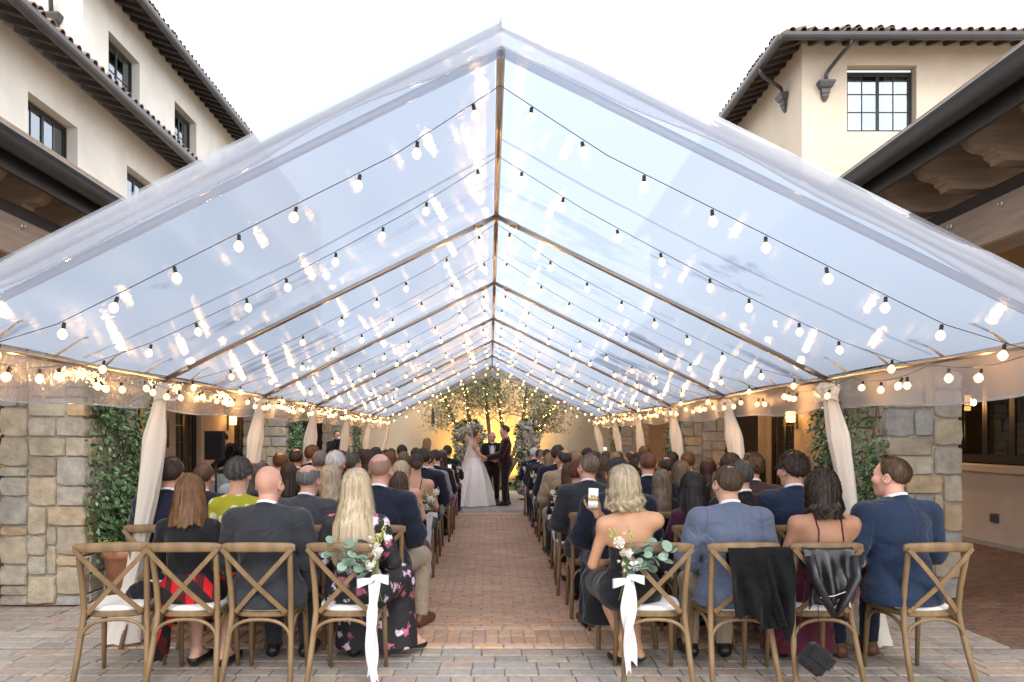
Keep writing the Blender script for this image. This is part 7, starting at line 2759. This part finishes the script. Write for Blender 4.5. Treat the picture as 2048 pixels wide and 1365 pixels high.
def make_bouquet(side, label, seed, loc, tail=0.58, mirror=1):
    rr = random.Random(seed)
    t = thing('aisle_bouquet', label, 'bouquet', loc, 0, 'bouquets tied to the aisle chairs')
    # stems
    mb = MB()
    for k in range(7):
        a = rr.uniform(-0.03, 0.03)
        mb.tube([(rr.uniform(-.02, .02), rr.uniform(-.01, .01), 0.05), (a, rr.uniform(-.015, .015), -0.13), (a * 2.0, rr.uniform(-.02, .02), -0.20)], 0.0035, 5)
    mb.build('stems', M_stem, t, smooth=True)
    for k in range(3):
        link('flower', ROSE_W, t, (mirror * (-0.035 + 0.045 * k + rr.uniform(-.01, .01)), -0.05, 0.02 + 0.07 * k + rr.uniform(-.02, .02)), aim((rr.uniform(-.3, .3), -0.1, 1)), (1.05,) * 3).rotation_euler = (R(75) + rr.uniform(-.3, .3), rr.uniform(-.3, .3), rr.uniform(0, 3))
    for k in range(13):
        link('flower', ROSE_C, t, (mirror * (0.01 + rr.gauss(0, 0.025)), -0.03 + rr.uniform(-.02, .02), 0.09 + rr.gauss(0, 0.055)), (R(70) + rr.uniform(-.6, .6), rr.uniform(-.5, .5), rr.uniform(0, 6)), (rr.uniform(0.4, 0.62),) * 3)
    for k in range(34):
        f = rr.random()
        p = Vector((-mirror * (0.20 * f + rr.uniform(-.03, .05)), rr.uniform(-.05, .02), 0.03 + 0.05 * f + rr.gauss(0, 0.045)))
        d = Vector((-mirror * rr.uniform(0.1, 1), rr.uniform(-.6, .2), rr.uniform(-.6, .7)))
        link('leaf', EUC, t, p, aim(d, roll=rr.uniform(-1.2, 1.2)), (rr.uniform(0.9, 1.5),) * 3)
    mb = MB()
    for k in range(3):
        b = Vector((mirror * rr.uniform(-.06, .05), -0.02, 0.10)); e = b + Vector((mirror * rr.uniform(-.02, .06), rr.uniform(-.02, .02), rr.uniform(0.09, 0.16)))
        mb.tube([b, (b + e) / 2 + Vector((0.01, 0, 0)), e], 0.002, 4)
        for q in range(8):
            c = b.lerp(e, 0.4 + 0.6 * q / 7) + Vector((rr.uniform(-.014, .014), rr.uniform(-.014, .014), rr.uniform(-.01, .01)))
            mb.lathe([(0.002, -0.007), (0.007, 0), (0.002, 0.008)], 5, tuple(c))
    mb.build('sprigs', M_yellow, t, smooth=True)
    # ribbon: knot, two loops, two tails
    mb = MB()
    for s in (-1, 1):
        G = np.zeros((14, 2, 3))
        for i in range(14):
            a = 2 * math.pi * i / 13
            x = s * (0.042 - 0.042 * math.cos(a))
            pinch = 0.35 + 0.65 * (1 - math.cos(a)) * 0.5
            z = -0.055 - 0.022 * (1 - math.cos(a)) * 0.5 + 0.010 * s
            for j in (0, 1):
                G[i, j] = (x, -0.068 - 0.022 * math.sin(a), z + (j - 0.5) * 0.052 * pinch)
        mb.grid(G)
    mb.lathe([(0.008, -0.018), (0.017, 0), (0.008, 0.018)], 8, (0, -0.065, -0.06))
    rb_ = mb.build('bow', M_ribbon, t, smooth=True)
    for s in (0, 1):
        pts = []
        L = tail * (1 - 0.10 * s)
        for i in range(16):
            f = i / 15
            pts.append((mirror * (-0.012 + s * 0.03) + mirror * (0.015 - 0.05 * s) * f + 0.012 * math.sin(f * 7 + s * 2), -0.065 - 0.02 * math.sin(f * 4 + s), -0.065 - L * f))
        mb = MB(); mb.grid(ribbon_tail(pts, 0.052, 0.9 - 1.2 * s)); mb.build('ribbon_tail', M_ribbon, t, smooth=True)
    t.scale = (1.2, 1.2, 1.1)
    return t


for sd in (-1, 1):
    for row in (0, 4, 8, 11):
        who = {(-1, 0): 'by the floral dress woman', (1, 0): 'by the woman filming with phone'}.get((sd, row), 'on the %s aisle chair from the back, %s' % (ordinal(row), SIDE[sd]))
        xa = {(-1, 0): -0.735, (1, 0): 0.87}.get((sd, row))
        if xa is None:
            xa = sd * (0.70 if sd < 0 else 0.76)
        make_bouquet(sd, 'white bouquet with ribbon ' + who, 60 + row + sd, (xa, row_y(row) - 0.29, 0.79), mirror=-sd, tail=0.60 if sd < 0 else 0.52)

# ---- floral columns either side of the couple
def leafy(mb, p, d, L, w, rr, fold=0.25):
    d = Vector(d).normalized()
    s = d.cross(Vector((rr.uniform(-1, 1), rr.uniform(-1, 1), rr.uniform(-1, 1)))).normalized()
    nrm = d.cross(s)
    p = Vector(p)
    m = p + d * L * 0.5
    mb.add([p, m + s * w * 0.5 + nrm * w * fold, p + d * L, m - s * w * 0.5 + nrm * w * fold], [(0, 1, 2), (0, 2, 3)])


def floral_column(x, y, label, outline, seed):
    """outline: list of (z, centre offset, half width)"""
    rr = random.Random(seed)
    t = thing('floral_column', label, 'flowers', (x, y, 0), 0, 'white floral columns beside the couple')
    mb = MB(); mb.tube([(outline[0][1], 0, 0), (outline[len(outline) // 2][1], 0, 1.0), (outline[-1][1] * 0.7, 0, outline[-1][0] - 0.15)], 0.03, 8); mb.lathe([(0.2, 0), (0.2, 0.03), (0.05, 0.05)], 16, (outline[0][1], 0, 0)); mb.build('stand', M_frame, t)
    zs = [o[0] for o in outline]
    lf = MB()
    zmin, zmax = zs[0], zs[-1]

    def at(z):
        return np.interp(z, zs, [o[1] for o in outline]), np.interp(z, zs, [o[2] for o in outline])
    for k in range(2600):
        z = zmin + (zmax - zmin) * rr.random() ** 0.85
        c, hw = at(z)
        a = rr.uniform(0, 6.28); rad = hw * math.sqrt(rr.random()) * 1.02
        p = (c + rad * math.cos(a), 0.62 * rad * math.sin(a), z)
        leafy(lf, p, (math.cos(a) + rr.uniform(-.5, .5), math.sin(a) + rr.uniform(-.6, .3), rr.uniform(-.4, .9)), rr.uniform(0.06, 0.14), rr.uniform(0.025, 0.045), rr)
    lf.build('foliage', M_greenl, t)['kind'] = 'stuff'
    for k in range(280):
        z = zmin + 0.03 + (zmax - zmin - 0.10) * rr.random() ** 0.9
        c, hw = at(z)
        a = rr.uniform(-0.3, math.pi + 0.3)
        rad = hw * rr.uniform(0.25, 1.0)
        p = (c + rad * math.cos(a), -0.62 * hw * rr.uniform(0.6, 1.0) * abs(math.sin(a)) - 0.03, z)
        link('flower', ROSE_W if rr.random() < 0.65 else ROSE_C, t, p, (R(80) + rr.uniform(-.6, .5), rr.uniform(-.6, .6), rr.uniform(0, 6)), (rr.uniform(1.3, 2.7),) * 3)
    return t


YF = 18.9
floral_column(cx_(938, YF), YF, 'tall white floral column behind the bride', [(0.10, -0.30, 0.10), (0.45, -0.22, 0.17), (0.9, -0.10, 0.24), (1.3, -0.02, 0.36), (1.6, 0.02, 0.42), (1.85, 0.0, 0.34), (2.02, 0.02, 0.12)], 3)
floral_column(cx_(1052, YF), YF, 'tall white floral column behind the groom', [(0.10, 0.02, 0.12), (0.35, -0.12, 0.22), (0.6, -0.02, 0.16), (1.0, 0.0, 0.20), (1.4, 0.05, 0.27), (1.75, 0.06, 0.32), (1.95, 0.06, 0.22), (2.06, 0.08, 0.08)], 4)

# ---- olive tree with fairy lights in front of the end wall
YT = 22.6
tree = thing('olive_tree', 'multi-trunk olive tree wound with fairy lights against the tan wall', 'tree', (0.1, YT, 0))
tr2 = random.Random(5)
TR = [  # trunk polylines (x, dy, z)
    [(0.0, 0, 0), (-0.55, 0.1, 0.9), (-1.10, 0.1, 1.9), (-1.55, 0.15, 2.9), (-1.9, 0.2, 3.7)],
    [(0.0, 0, 0), (-0.35, -0.1, 1.2), (-0.72, -0.1, 2.1), (-0.85, -0.15, 3.1), (-1.1, -0.2, 4.0)],
    [(0.05, 0, 0), (-0.05, 0.1, 1.0), (-0.15, 0.1, 2.0), (-0.25, 0.1, 3.0), (-0.35, 0.2, 4.2)],
    [(0.15, 0, 0), (0.35, -0.1, 1.0), (0.28, -0.1, 1.9), (0.15, -0.1, 2.8), (0.25, -0.1, 4.1)],
    [(0.2, 0, 0), (0.55, 0.1, 0.9), (0.85, 0.1, 1.8), (1.0, 0.1, 2.8), (1.15, 0.1, 3.9)],
    [(0.2, 0, 0), (0.8, -0.1, 1.1), (1.35, -0.15, 1.8), (1.8, -0.2, 2.5), (2.1, -0.2, 3.2)],
]


def spline(pts, n=24):
    P = np.array(pts, float)
    t = np.linspace(0, len(P) - 1, n)
    out = []
    for q in t:
        i = min(int(q), len(P) - 2); f = q - i
        p0 = P[max(i - 1, 0)]; p1 = P[i]; p2 = P[i + 1]; p3 = P[min(i + 2, len(P) - 1)]
        out.append(0.5 * ((2 * p1) + (-p0 + p2) * f + (2 * p0 - 5 * p1 + 4 * p2 - p3) * f * f + (-p0 + 3 * p1 - 3 * p2 + p3) * f ** 3))
    return np.array(out)


ends = []
TRS = []
for pts in TR:
    S = spline(pts)
    TRS.append(S)
    mb = MB(); mb.tube(S.tolist(), list(np.linspace(0.085, 0.028, len(S)) * np.array([1 + 0.08 * math.sin(i * 1.7) for i in range(len(S))])), 8); mb.build('trunk', M_bark, tree, smooth=True)
    for f in (0.55, 0.65, 0.75, 0.85, 0.95, 1.0):
        p = S[int(f * (len(S) - 1))]
        for k in range(3):
            a = tr2.uniform(0, 6.28)
            d = np.array([math.cos(a) * 0.9, math.sin(a) * 0.5, tr2.uniform(-0.1, 0.8)])
            L = tr2.uniform(0.4, 0.9)
            q = p + d * L * 0.6; r_ = p + d * L + np.array([0, 0, -0.25 * L])
            mb = MB(); mb.tube([p, q, r_], [0.014, 0.010, 0.004], 5); mb.build('limb', M_bark, tree, smooth=True)
            ends.append((q, r_))
lf = MB()
for (q, r_) in ends:
    for k in range(200):
        f = tr2.random()
        c = q + (r_ - q) * f + np.array([tr2.gauss(0, 0.25), tr2.gauss(0, 0.18), tr2.gauss(-0.10, 0.24)])
        if c[2] < (1.75 if abs(c[0]) > 1.1 else 2.25 + 0.5 * tr2.random()):
            continue
        leafy(lf, c, (tr2.uniform(-1, 1), tr2.uniform(-1, 1), tr2.uniform(-1.3, 0.4)), tr2.uniform(0.07, 0.15), tr2.uniform(0.022, 0.038), tr2)
lf.build('crown', M_olive, tree)['kind'] = 'stuff'
# fairy lights
M_fairy = emit('fairy_glow', (1.0, 0.55, 0.10), 22.0)
fl = thing('fairy_lights', 'warm yellow fairy lights wound round the olive tree trunks', 'string lights', (0.1, YT, 0))
mb = MB(); mb.lathe([(0.002, -0.012), (0.0095, -0.003), (0.0095, 0.003), (0.002, 0.012)], 6); FB = mb.mesh('bulb', [M_fairy], smooth=True)
for S in TRS:
    w_ = []
    n = 110
    for i in range(n):
        f = 0.16 + 0.62 * i / n
        g = f * (len(S) - 1)
        p = S[int(g)] + (S[int(g) + 1] - S[int(g)]) * (g - int(g))
        a = i * 0.62
        rad = 0.085 * (1 - f) + 0.035 + 0.014
        w_.append(p + rad * np.array([math.cos(a), math.sin(a), 0]))
    mb = MB(); mb.tube([tuple(p) for p in w_], 0.002, 4); mb.build('wire', M_wire, fl)
    for i in range(0, n, 2):
        if math.sin(i * 0.62) < 0.4 and tr2.random() < 0.8:
            link('bulb', FB, fl, tuple(w_[i] + np.array([tr2.gauss(0, 0.02), 0, tr2.gauss(0, 0.02)])))
# uplights that colour the wall
for k, (x, lab) in enumerate(((-0.55, 'small black garden uplight under the tree behind the bride'), (0.65, 'small black garden uplight under the tree behind the groom'))):
    u = thing('garden_uplight', lab, 'lamp', (x, YT + 1.3, 0))
    mb = MB(); mb.lathe([(0.05, 0), (0.06, 0.12), (0.07, 0.14), (0.055, 0.14), (0.055, 0.12)], 12); mb.build('housing', M_frame, u, smooth=True)
    mb = MB(); mb.lathe([(0.05, 0.121), (0.05, 0.126)], 12); mb.build('lamp_lens', emit('uplight_lens', (1, 0.6, 0.1), 10), u)
    ld = bpy.data.lights.new('uplight_spot', 'SPOT'); ld.energy = 240; ld.color = (1.0, 0.52, 0.06); ld.spot_size = R(110); ld.spot_blend = 0.9; ld.shadow_soft_size = 0.05
    lo = bpy.data.objects.new('uplight_spot', ld); C.objects.link(lo); lo.parent = u; lo.location = (0, 0, 0.2); lo.rotation_euler = (R(180 - 38), 0, 0)

# ---- grass strip
gr = random.Random(9)
mb = MB()
for k in range(9000):
    x, y = gr.uniform(-3.9, 3.9), gr.uniform(22.05, 24.95)
    h_ = gr.uniform(0.04, 0.13); a = gr.uniform(0, 6.28); w_ = 0.008
    dx, dy = math.cos(a) * w_, math.sin(a) * w_
    mb.add([(x - dx, y - dy, -0.02), (x + dx, y + dy, -0.02), (x + gr.uniform(-.04, .04), y + gr.uniform(-.04, .04), h_)], [(0, 1, 2)])
g_o = mb.build('grass', pm('grass_green', (0.10, 0.16, 0.03), rough=0.7, var=0.3, scale=3)); g_o['kind'] = 'stuff'
g_o['label'] = 'strip of green grass at the foot of the tan wall'; g_o['category'] = 'grass'
mb = MB(); mb.box((-3.9, 22.0, -0.033), (3.95, 25.0, -0.005)); structure(mb.build('planting_bed', pm('soil', (0.06, 0.07, 0.025), rough=0.9, var=0.4, scale=6)))

# ---- ivy on the inner faces of the piers
def ivy(xf, inner, y0, y1, z0, z1, label, n, seed, thick=0.16, leaf=0.055):
    rr = random.Random(seed)
    t = thing('climbing_ivy', label, 'ivy', (xf, (y0 + y1) / 2, 0), 0, 'climbing vines on the piers')
    mb = MB()
    for k in range(7):
        y = rr.uniform(y0 + 0.1, y1 - 0.1)
        pts = [(xf + inner * 0.02, y, 0.0)]
        for z in np.linspace(0.3, z1, 8):
            y = min(y1, max(y0, y + rr.uniform(-0.12, 0.12)))
            pts.append((xf + inner * rr.uniform(0.015, 0.07), y, z))
        mb.tube(pts, 0.008, 5)
    mb.build('stem', M_bark, t, smooth=True)
    lf = MB()
    cl = [(rr.uniform(y0, y1), rr.uniform(z0, z1), rr.uniform(0.12, 0.3)) for _ in range(34)]
    for k in range(n):
        if rr.random() < 0.9:
            c = rr.choice(cl); y = c[0] + rr.gauss(0, c[2] * 0.6); z = c[1] + rr.gauss(0, c[2] * 0.8)
        else:
            y, z = rr.uniform(y0, y1), rr.uniform(z0, z1)
        y = min(y1 + 0.12, max(y0 - 0.10, y)); z = max(0.25, min(z1 + 0.1, z))
        x = xf + inner * (0.015 + thick * rr.random() ** 1.6)
        d = Vector((inner * rr.uniform(0.0, 0.8), rr.uniform(-.8, .8), rr.uniform(-1.2, 0.3)))
        L = leaf * rr.uniform(0.5, 1.6)
        leafy(lf, (x, y, z), d, L, L * 0.62, rr)
    lf.build('leaves', M_ivy, t)['kind'] = 'stuff'
    fix(t)


ivy(-3.88, 1, 7.15, 8.25, 0.5, 2.6, 'ivy climbing the pier above the terracotta pot', 3400, 1, 0.20)
ivy(-3.88, 1, 14.05, 15.0, 0.3, 2.9, 'ivy climbing the pier beside the grey cloth table', 2200, 2)
ivy(-3.88, 1, 20.7, 21.6, 0.3, 2.9, 'ivy climbing the pier behind the photographer', 1800, 3)
ivy(3.95, -1, 7.35, 8.7, 0.5, 2.6, 'ivy climbing the pier behind the man in blue suit', 3400, 4, 0.18)
ivy(3.95, -1, 15.0, 16.0, 0.3, 2.9, 'ivy climbing the pier beside the dark brown doorway', 2200, 5)
ivy(3.95, -1, 22.3, 23.2, 0.3, 2.9, 'ivy climbing the pier at the courtyard wall', 1600, 6)

# ---- terracotta pot
pt = thing('terracotta_pot', 'terracotta pot with leafy plants at the foot of the stone pier', 'pot', (-3.62, 7.35, 0))
mb = MB(); mb.lathe([(0.15, 0), (0.205, 0.42), (0.225, 0.43), (0.235, 0.50), (0.225, 0.515), (0.20, 0.515), (0.19, 0.46)], 28); mb.build('pot', pm('terracotta', (0.34, 0.15, 0.085), rough=0.8, var=0.25, scale=6, bump=0.3), pt, smooth=True)
rr = random.Random(2)
lf, ly = MB(), MB()
for k in range(520):
    a = rr.uniform(0, 6.28); el = rr.uniform(0.1, 1.4)
    d = Vector((math.cos(a) * math.cos(el), math.sin(a) * math.cos(el), math.sin(el)))
    p = Vector((0, 0, 0.52)) + d * rr.uniform(0.05, 0.26)
    leafy(lf, p, d + Vector((0, 0, -0.4)), rr.uniform(0.05, 0.09), rr.uniform(0.04, 0.06), rr)
for k in range(160):
    a = rr.uniform(0, 6.28)
    leafy(ly, (-0.13 + rr.gauss(0, 0.06), -0.12 + rr.gauss(0, 0.05), 0.53 + rr.uniform(0, 0.07)), (math.cos(a), math.sin(a), 0.9), 0.04, 0.014, rr)
lf.build('leaves', M_ivy, pt)['kind'] = 'stuff'; ly.build('yellow_sprigs', M_yellow, pt)['kind'] = 'stuff'

# ---- hanging chime
ch = thing('wind_chime', 'dark wooden chime hanging from the tree before the tan wall', 'chime', (cx_(866, 21.5), 21.5, 1.98))
mb = MB(); mb.bbox((-0.045, -0.045, 0), (0.045, 0.045, 0.36), 0.012); mb.build('block', M_soffit, ch)
mb = MB(); mb.lathe([(0.04, 0.36), (0.012, 0.48), (0.008, 0.5)], 8); mb.build('neck', M_soffit, ch)
mb = MB(); mb.tube([(0, 0, 0.5), (0.0, 0.1, 2.2)], 0.004, 4); mb.build('cord', M_wire, ch)

# ---- phones
def phone(loc, rot, label):
    t = thing('phone', label, 'phone', loc)
    t.rotation_euler = rot
    mb = MB(); mb.bbox((-0.037, -0.004, -0.076), (0.037, 0.004, 0.076), 0.0035); mb.build('case', pm('phone_case', (0.30, 0.28, 0.27), rough=0.3, metal=0.5), t)
    m, n, l, b = _nodes('phone_screen')
    b.inputs['Base Color'].default_value = (0.02, 0.02, 0.02, 1)
    tc = n.new('ShaderNodeTexCoord'); sp_ = n.new('ShaderNodeSeparateXYZ'); l.new(tc.outputs['Object'], sp_.inputs[0])
    rp = n.new('ShaderNodeValToRGB'); mr = n.new('ShaderNodeMapRange'); mr.inputs['From Min'].default_value = -0.075; mr.inputs['From Max'].default_value = 0.075
    l.new(sp_.outputs['Z'], mr.inputs['Value']); l.new(mr.outputs[0], rp.inputs['Fac'])
    rp.color_ramp.interpolation = 'EASE'
    cs = [(0.0, (0.02, 0.02, 0.03)), (0.14, (0.25, 0.22, 0.20)), (0.30, (0.55, 0.48, 0.42)), (0.45, (0.10, 0.09, 0.09)), (0.58, (0.55, 0.38, 0.12)), (0.72, (0.45, 0.52, 0.55)), (1.0, (0.4, 0.5, 0.55))]
    while len(rp.color_ramp.elements) < len(cs):
        rp.color_ramp.elements.new(0.5)
    for i, (p, c) in enumerate(cs):
        rp.color_ramp.elements[i].position = p; rp.color_ramp.elements[i].color = col4(c)
    nz = n.new('ShaderNodeTexNoise'); nz.inputs['Scale'].default_value = 90; l.new(tc.outputs['Object'], nz.inputs['Vector'])
    mx = n.new('ShaderNodeMixRGB'); mx.blend_type = 'OVERLAY'; mx.inputs['Fac'].default_value = 0.7
    l.new(rp.outputs[0], mx.inputs['Color1']); l.new(nz.outputs['Color'], mx.inputs['Color2'])
    l.new(mx.outputs[0], b.inputs['Emission Color']); b.inputs['Emission Strength'].default_value = 1.0
    b.inputs['Roughness'].default_value = 0.1
    mb = MB(); mb.bbox((-0.034, -0.0052, -0.072), (0.034, -0.0042, 0.072), 0.0004); mb.build('screen', m, t)
    return t


hw_ = ph_w.matrix_basis @ Vector((-0.165 - 0.030, 0.20 - 0.024, 1.045 + 0.090))
phone((hw_.x, hw_.y, hw_.z), (R(-4), R(3), R(6)), 'phone held up by the blonde woman in strapless dress')
# raised hand with phone further forward
J = J_sit(0.158)
J['elr'] = (0.20, 0.18, 1.02); J['wrr'] = (0.05, 0.20, 1.30); J['hdr'] = ((-0.35, 0.05, 0.9), (0.4, 0.9, 0))
p2 = guest(10, 1, 3, 1213, 903, longh('dark', 0.2, seed=51), 'raised arm, phone', top('black'), 'black top', True, 'tan', J=J, seed=61)
hw2 = p2.matrix_basis @ Vector((0.02, 0.18, 1.37))
phone(tuple(hw2), (0, R(-8), 0), 'phone held up above the guests near the courtyard wall')
hw3 = GUESTS[(8, -1, 0)].matrix_basis @ Vector((0.10, 0.22, 1.06))
phone(tuple(hw3), (R(-10), 0, 0), 'phone held by the guest in magenta dress at the aisle')

# ---- things on the back-row chairs
def on_chair(i):
    x, rz, sd, c_ = back_chairs[i]
    return x, ROW0, rz


def draped(name, label, cat, x, y, half, front, back_len, mat, seed, skew=0.0, amp=0.014, thick=0.012, partname='cloth'):
    """garment hung over a chair's top rail"""
    rr = random.Random(seed)
    t = thing(name, label, cat, (x, y - 0.3, 0.9))
    n, m = 40, 34
    ph = [rr.uniform(0, 6) for _ in range(6)]
    def surf(off):
        G = np.zeros((n, m, 3))
        for i in range(n):
            f = i / (n - 1)
            for j in range(m):
                u = -1 + 2 * j / (m - 1)
                L = back_len * (1 + skew * u + 0.05 * math.sin(u * 7 + ph[0]))
                s = -front + f * (front + L)         # arc length from rail crest
                if s < -0.03:
                    yy, zz = 0.030, 0.0 + (s + 0.03) * 1.0
                elif s < 0.03:
                    a = (s / 0.03) * math.pi / 2
                    yy, zz = -0.030 * math.sin(a), 0.014 * math.cos(a)
                else:
                    yy, zz = -0.030 - 0.03 * min(1, (s - 0.03) * 4), -(s - 0.03)
                dd = max(0, s) 
                wob = amp * min(1, dd * 5) * (math.sin(u * 6 + ph[1] + dd * 5) + 0.7 * math.sin(u * 11 + ph[2] - dd * 9) + 0.5 * math.sin(u * 3 + dd * 22 + ph[3]))
                xx = half * u * (1 + 0.10 * math.sin(dd * 6 + ph[4]) - 0.12 * dd) + skew * 0.12 * dd
                G[i, j] = (xx, yy - wob - 0.02 * min(1, dd * 6) + off * (1 if s > 0 else -0.4), zz + off * 0.2)
        return G
    A, B = surf(0), surf(thick)
    mb = MB(); mb.grid(A); mb.grid(B[:, ::-1])
    # close the rim
    for (P, Q) in ((A[:, 0], B[:, 0]), (A[:, -1], B[:, -1]), (A[0], B[0]), (A[-1], B[-1])):
        mb.grid(np.stack([P, Q]))
    mb.build(partname, mat, t, smooth=True)
    return t


M_coat = fabric('coat', (0.0045, 0.0045, 0.005), sheen=0.04)
xA = back_chairs[5][0]
ct = draped('coat', 'black wool coat hung over the chair of the slate blue jacket man', 'coat', xA + 0.10, ROW0, 0.19, 0.16, 0.50, M_coat, 4, skew=0.16, amp=0.026)
mb = MB(); mb.tube([(0.02, -0.055, -0.05), (0.06, -0.08, -0.25), (0.12, -0.085, -0.46)], [0.05, 0.05, 0.045], 12, flat=(1.3, 0.45)); mb.build('sleeve', M_coat, ct, smooth=True)
xB = back_chairs[6][0]
M_leather = pm('leather_black', (0.016, 0.015, 0.016), rough=0.33, var=0.3, scale=12, bump=0.8, bscale=16, spec=0.6)
lj = draped('leather_jacket', 'black leather jacket hung over the chair of the burgundy dress woman', 'jacket', xB - 0.005, ROW0, 0.165, 0.16, 0.36, M_leather, 7, skew=-0.05, amp=0.020, partname='hide')
for s_ in (-1, 1):
    mb = MB(); mb.tube([(s_ * 0.14, -0.08, -0.03), (s_ * 0.13, -0.115, -0.16), (s_ * 0.06, -0.12, -0.30), (s_ * 0.0, -0.11, -0.40)], [0.045, 0.05, 0.045, 0.03], 12, flat=(1.1, 0.55)); mb.build('sleeve', M_leather, lj, smooth=True)
mb = MB(); mb.obox((0.07, -0.155, -0.30), (0.075, -0.155, -0.335), 0.012, 0.004, up=(0, 1, 0)); mb.build('zip_pull', pm('zip_steel', (0.6, 0.6, 0.6), rough=0.3, metal=0.9), lj)
mb = MB(); mb.tube([(-0.10, -0.135, -0.28), (-0.02, -0.15, -0.265), (0.05, -0.15, -0.24)], 0.003, 5); mb.build('zip', pm('zip_steel', (0.6, 0.6, 0.6), rough=0.3, metal=0.9), lj)
hb = thing('handbag', 'small black square handbag hanging on a thin strap below the chair seat', 'bag', (xB - 0.12, ROW0 - 0.40, 0.10))
mb = MB(); mb.bbox((-0.095, -0.048, -0.085), (0.095, 0.048, 0.085), 0.030); bo = mb.build('bag_body', FAB['black'], hb); bo.rotation_euler = (0.1, R(38), 0.15); bo.location = (0, 0, 0.13)
mb = MB(); mb.bbox((-0.085, -0.056, -0.01), (0.085, -0.049, 0.070), 0.0034); bf = mb.build('flap', FAB['black'], bo)
mb = MB(); mb.tube([(0.02, 0.0, 0.26), (0.03, 0.03, 0.45), (0.04, 0.06, 0.70), (0.05, 0.10, 0.82)], 0.003, 5); mb.tube([(-0.12, 0.0, 0.15), (-0.06, 0.05, 0.45), (0.03, 0.10, 0.82)], 0.003, 5); mb.build('strap', M_wire, hb, smooth=True)
bg = thing('pouch_bag', 'slouchy black pouch bag lying on the empty white cushion', 'bag', (back_chairs[0][0] + 0.09, ROW0 + 0.04, 0.50))
def fbag(p):
    d = f_ell(p, (0, 0, 0.05), (0.105, 0.07, 0.065))
    d = smin(d, f_ell(p, (0.01, 0.01, 0.10), (0.06, 0.045, 0.03)), 0.03)
    d = smax(d, -(p[:, 2] - 0.002), 0.008)
    return d + 0.004 * np.sin(p[:, 0] * 90 + p[:, 2] * 40) + 0.003 * np.sin(p[:, 1] * 110 - p[:, 0] * 30)
V, F = surfnet(fbag, np.array([-0.15, -0.12, -0.03]), np.array([0.15, 0.12, 0.17]), 0.009)
link('pouch', np_mesh('pouch', V, F, [FAB['black']]), bg)
mb = MB(); mb.tube([(0.06, -0.05, 0.09), (0.11, -0.08, 0.06), (0.10, -0.09, 0.0)], 0.004, 5); mb.build('cord', M_wire, bg)

# ---- glasses on the curly haired guest
gm = g_
mb = MB()
hz = J_sit()['hed']
for s_ in (-1, 1):
    pts = [(s_ * 0.034 + 0.026 * math.cos(a), 0.100, 0.010 + 0.020 * math.sin(a)) for a in np.linspace(0, 6.283, 17)]
    mb.tube(pts, 0.0022, 5, caps=False); mb.tube([(s_ * 0.060, 0.098, 0.014), (s_ * 0.084, 0.06, 0.016), (s_ * 0.086, -0.015, 0.012)], 0.0025, 5)
mb.tube([(-0.009, 0.104, 0.012), (0.009, 0.104, 0.012)], 0.0022, 5)
go = mb.build('glasses', M_frame, gm, smooth=True)
go.location = (hz[0], hz[1] + 0.015 * 0, hz[2]); go.rotation_euler = (0, 0, 0.45); go.scale = (1.04,) * 3

# ---- red plaid wrap hanging from the second chair
sh = thing('plaid_wrap', 'red and black plaid wrap hanging beside the chair of the auburn haired woman', 'wrap', (-2.22, ROW0 - 0.02, 0.10))
G = np.zeros((22, 14, 3))
for i in range(22):
    f = i / 21
    for j in range(14):
        u = j / 13
        G[i, j] = (0.07 - 0.10 * f + 0.012 * math.sin(u * 9 + f * 4), -0.10 + 0.24 * u + 0.012 * math.sin(f * 9), 0.42 * (1 - f) + 0.012 * math.sin(u * 7))
G2 = G + np.array([0.012, 0, 0])
mb = MB(); mb.grid(G); mb.grid(G2[:, ::-1])
for (P, Q) in ((G[:, 0], G2[:, 0]), (G[:, -1], G2[:, -1]), (G[0], G2[0]), (G[-1], G2[-1])):
    mb.grid(np.stack([P, Q]))
mb.build('cloth', FAB['plaid'], sh, smooth=True)
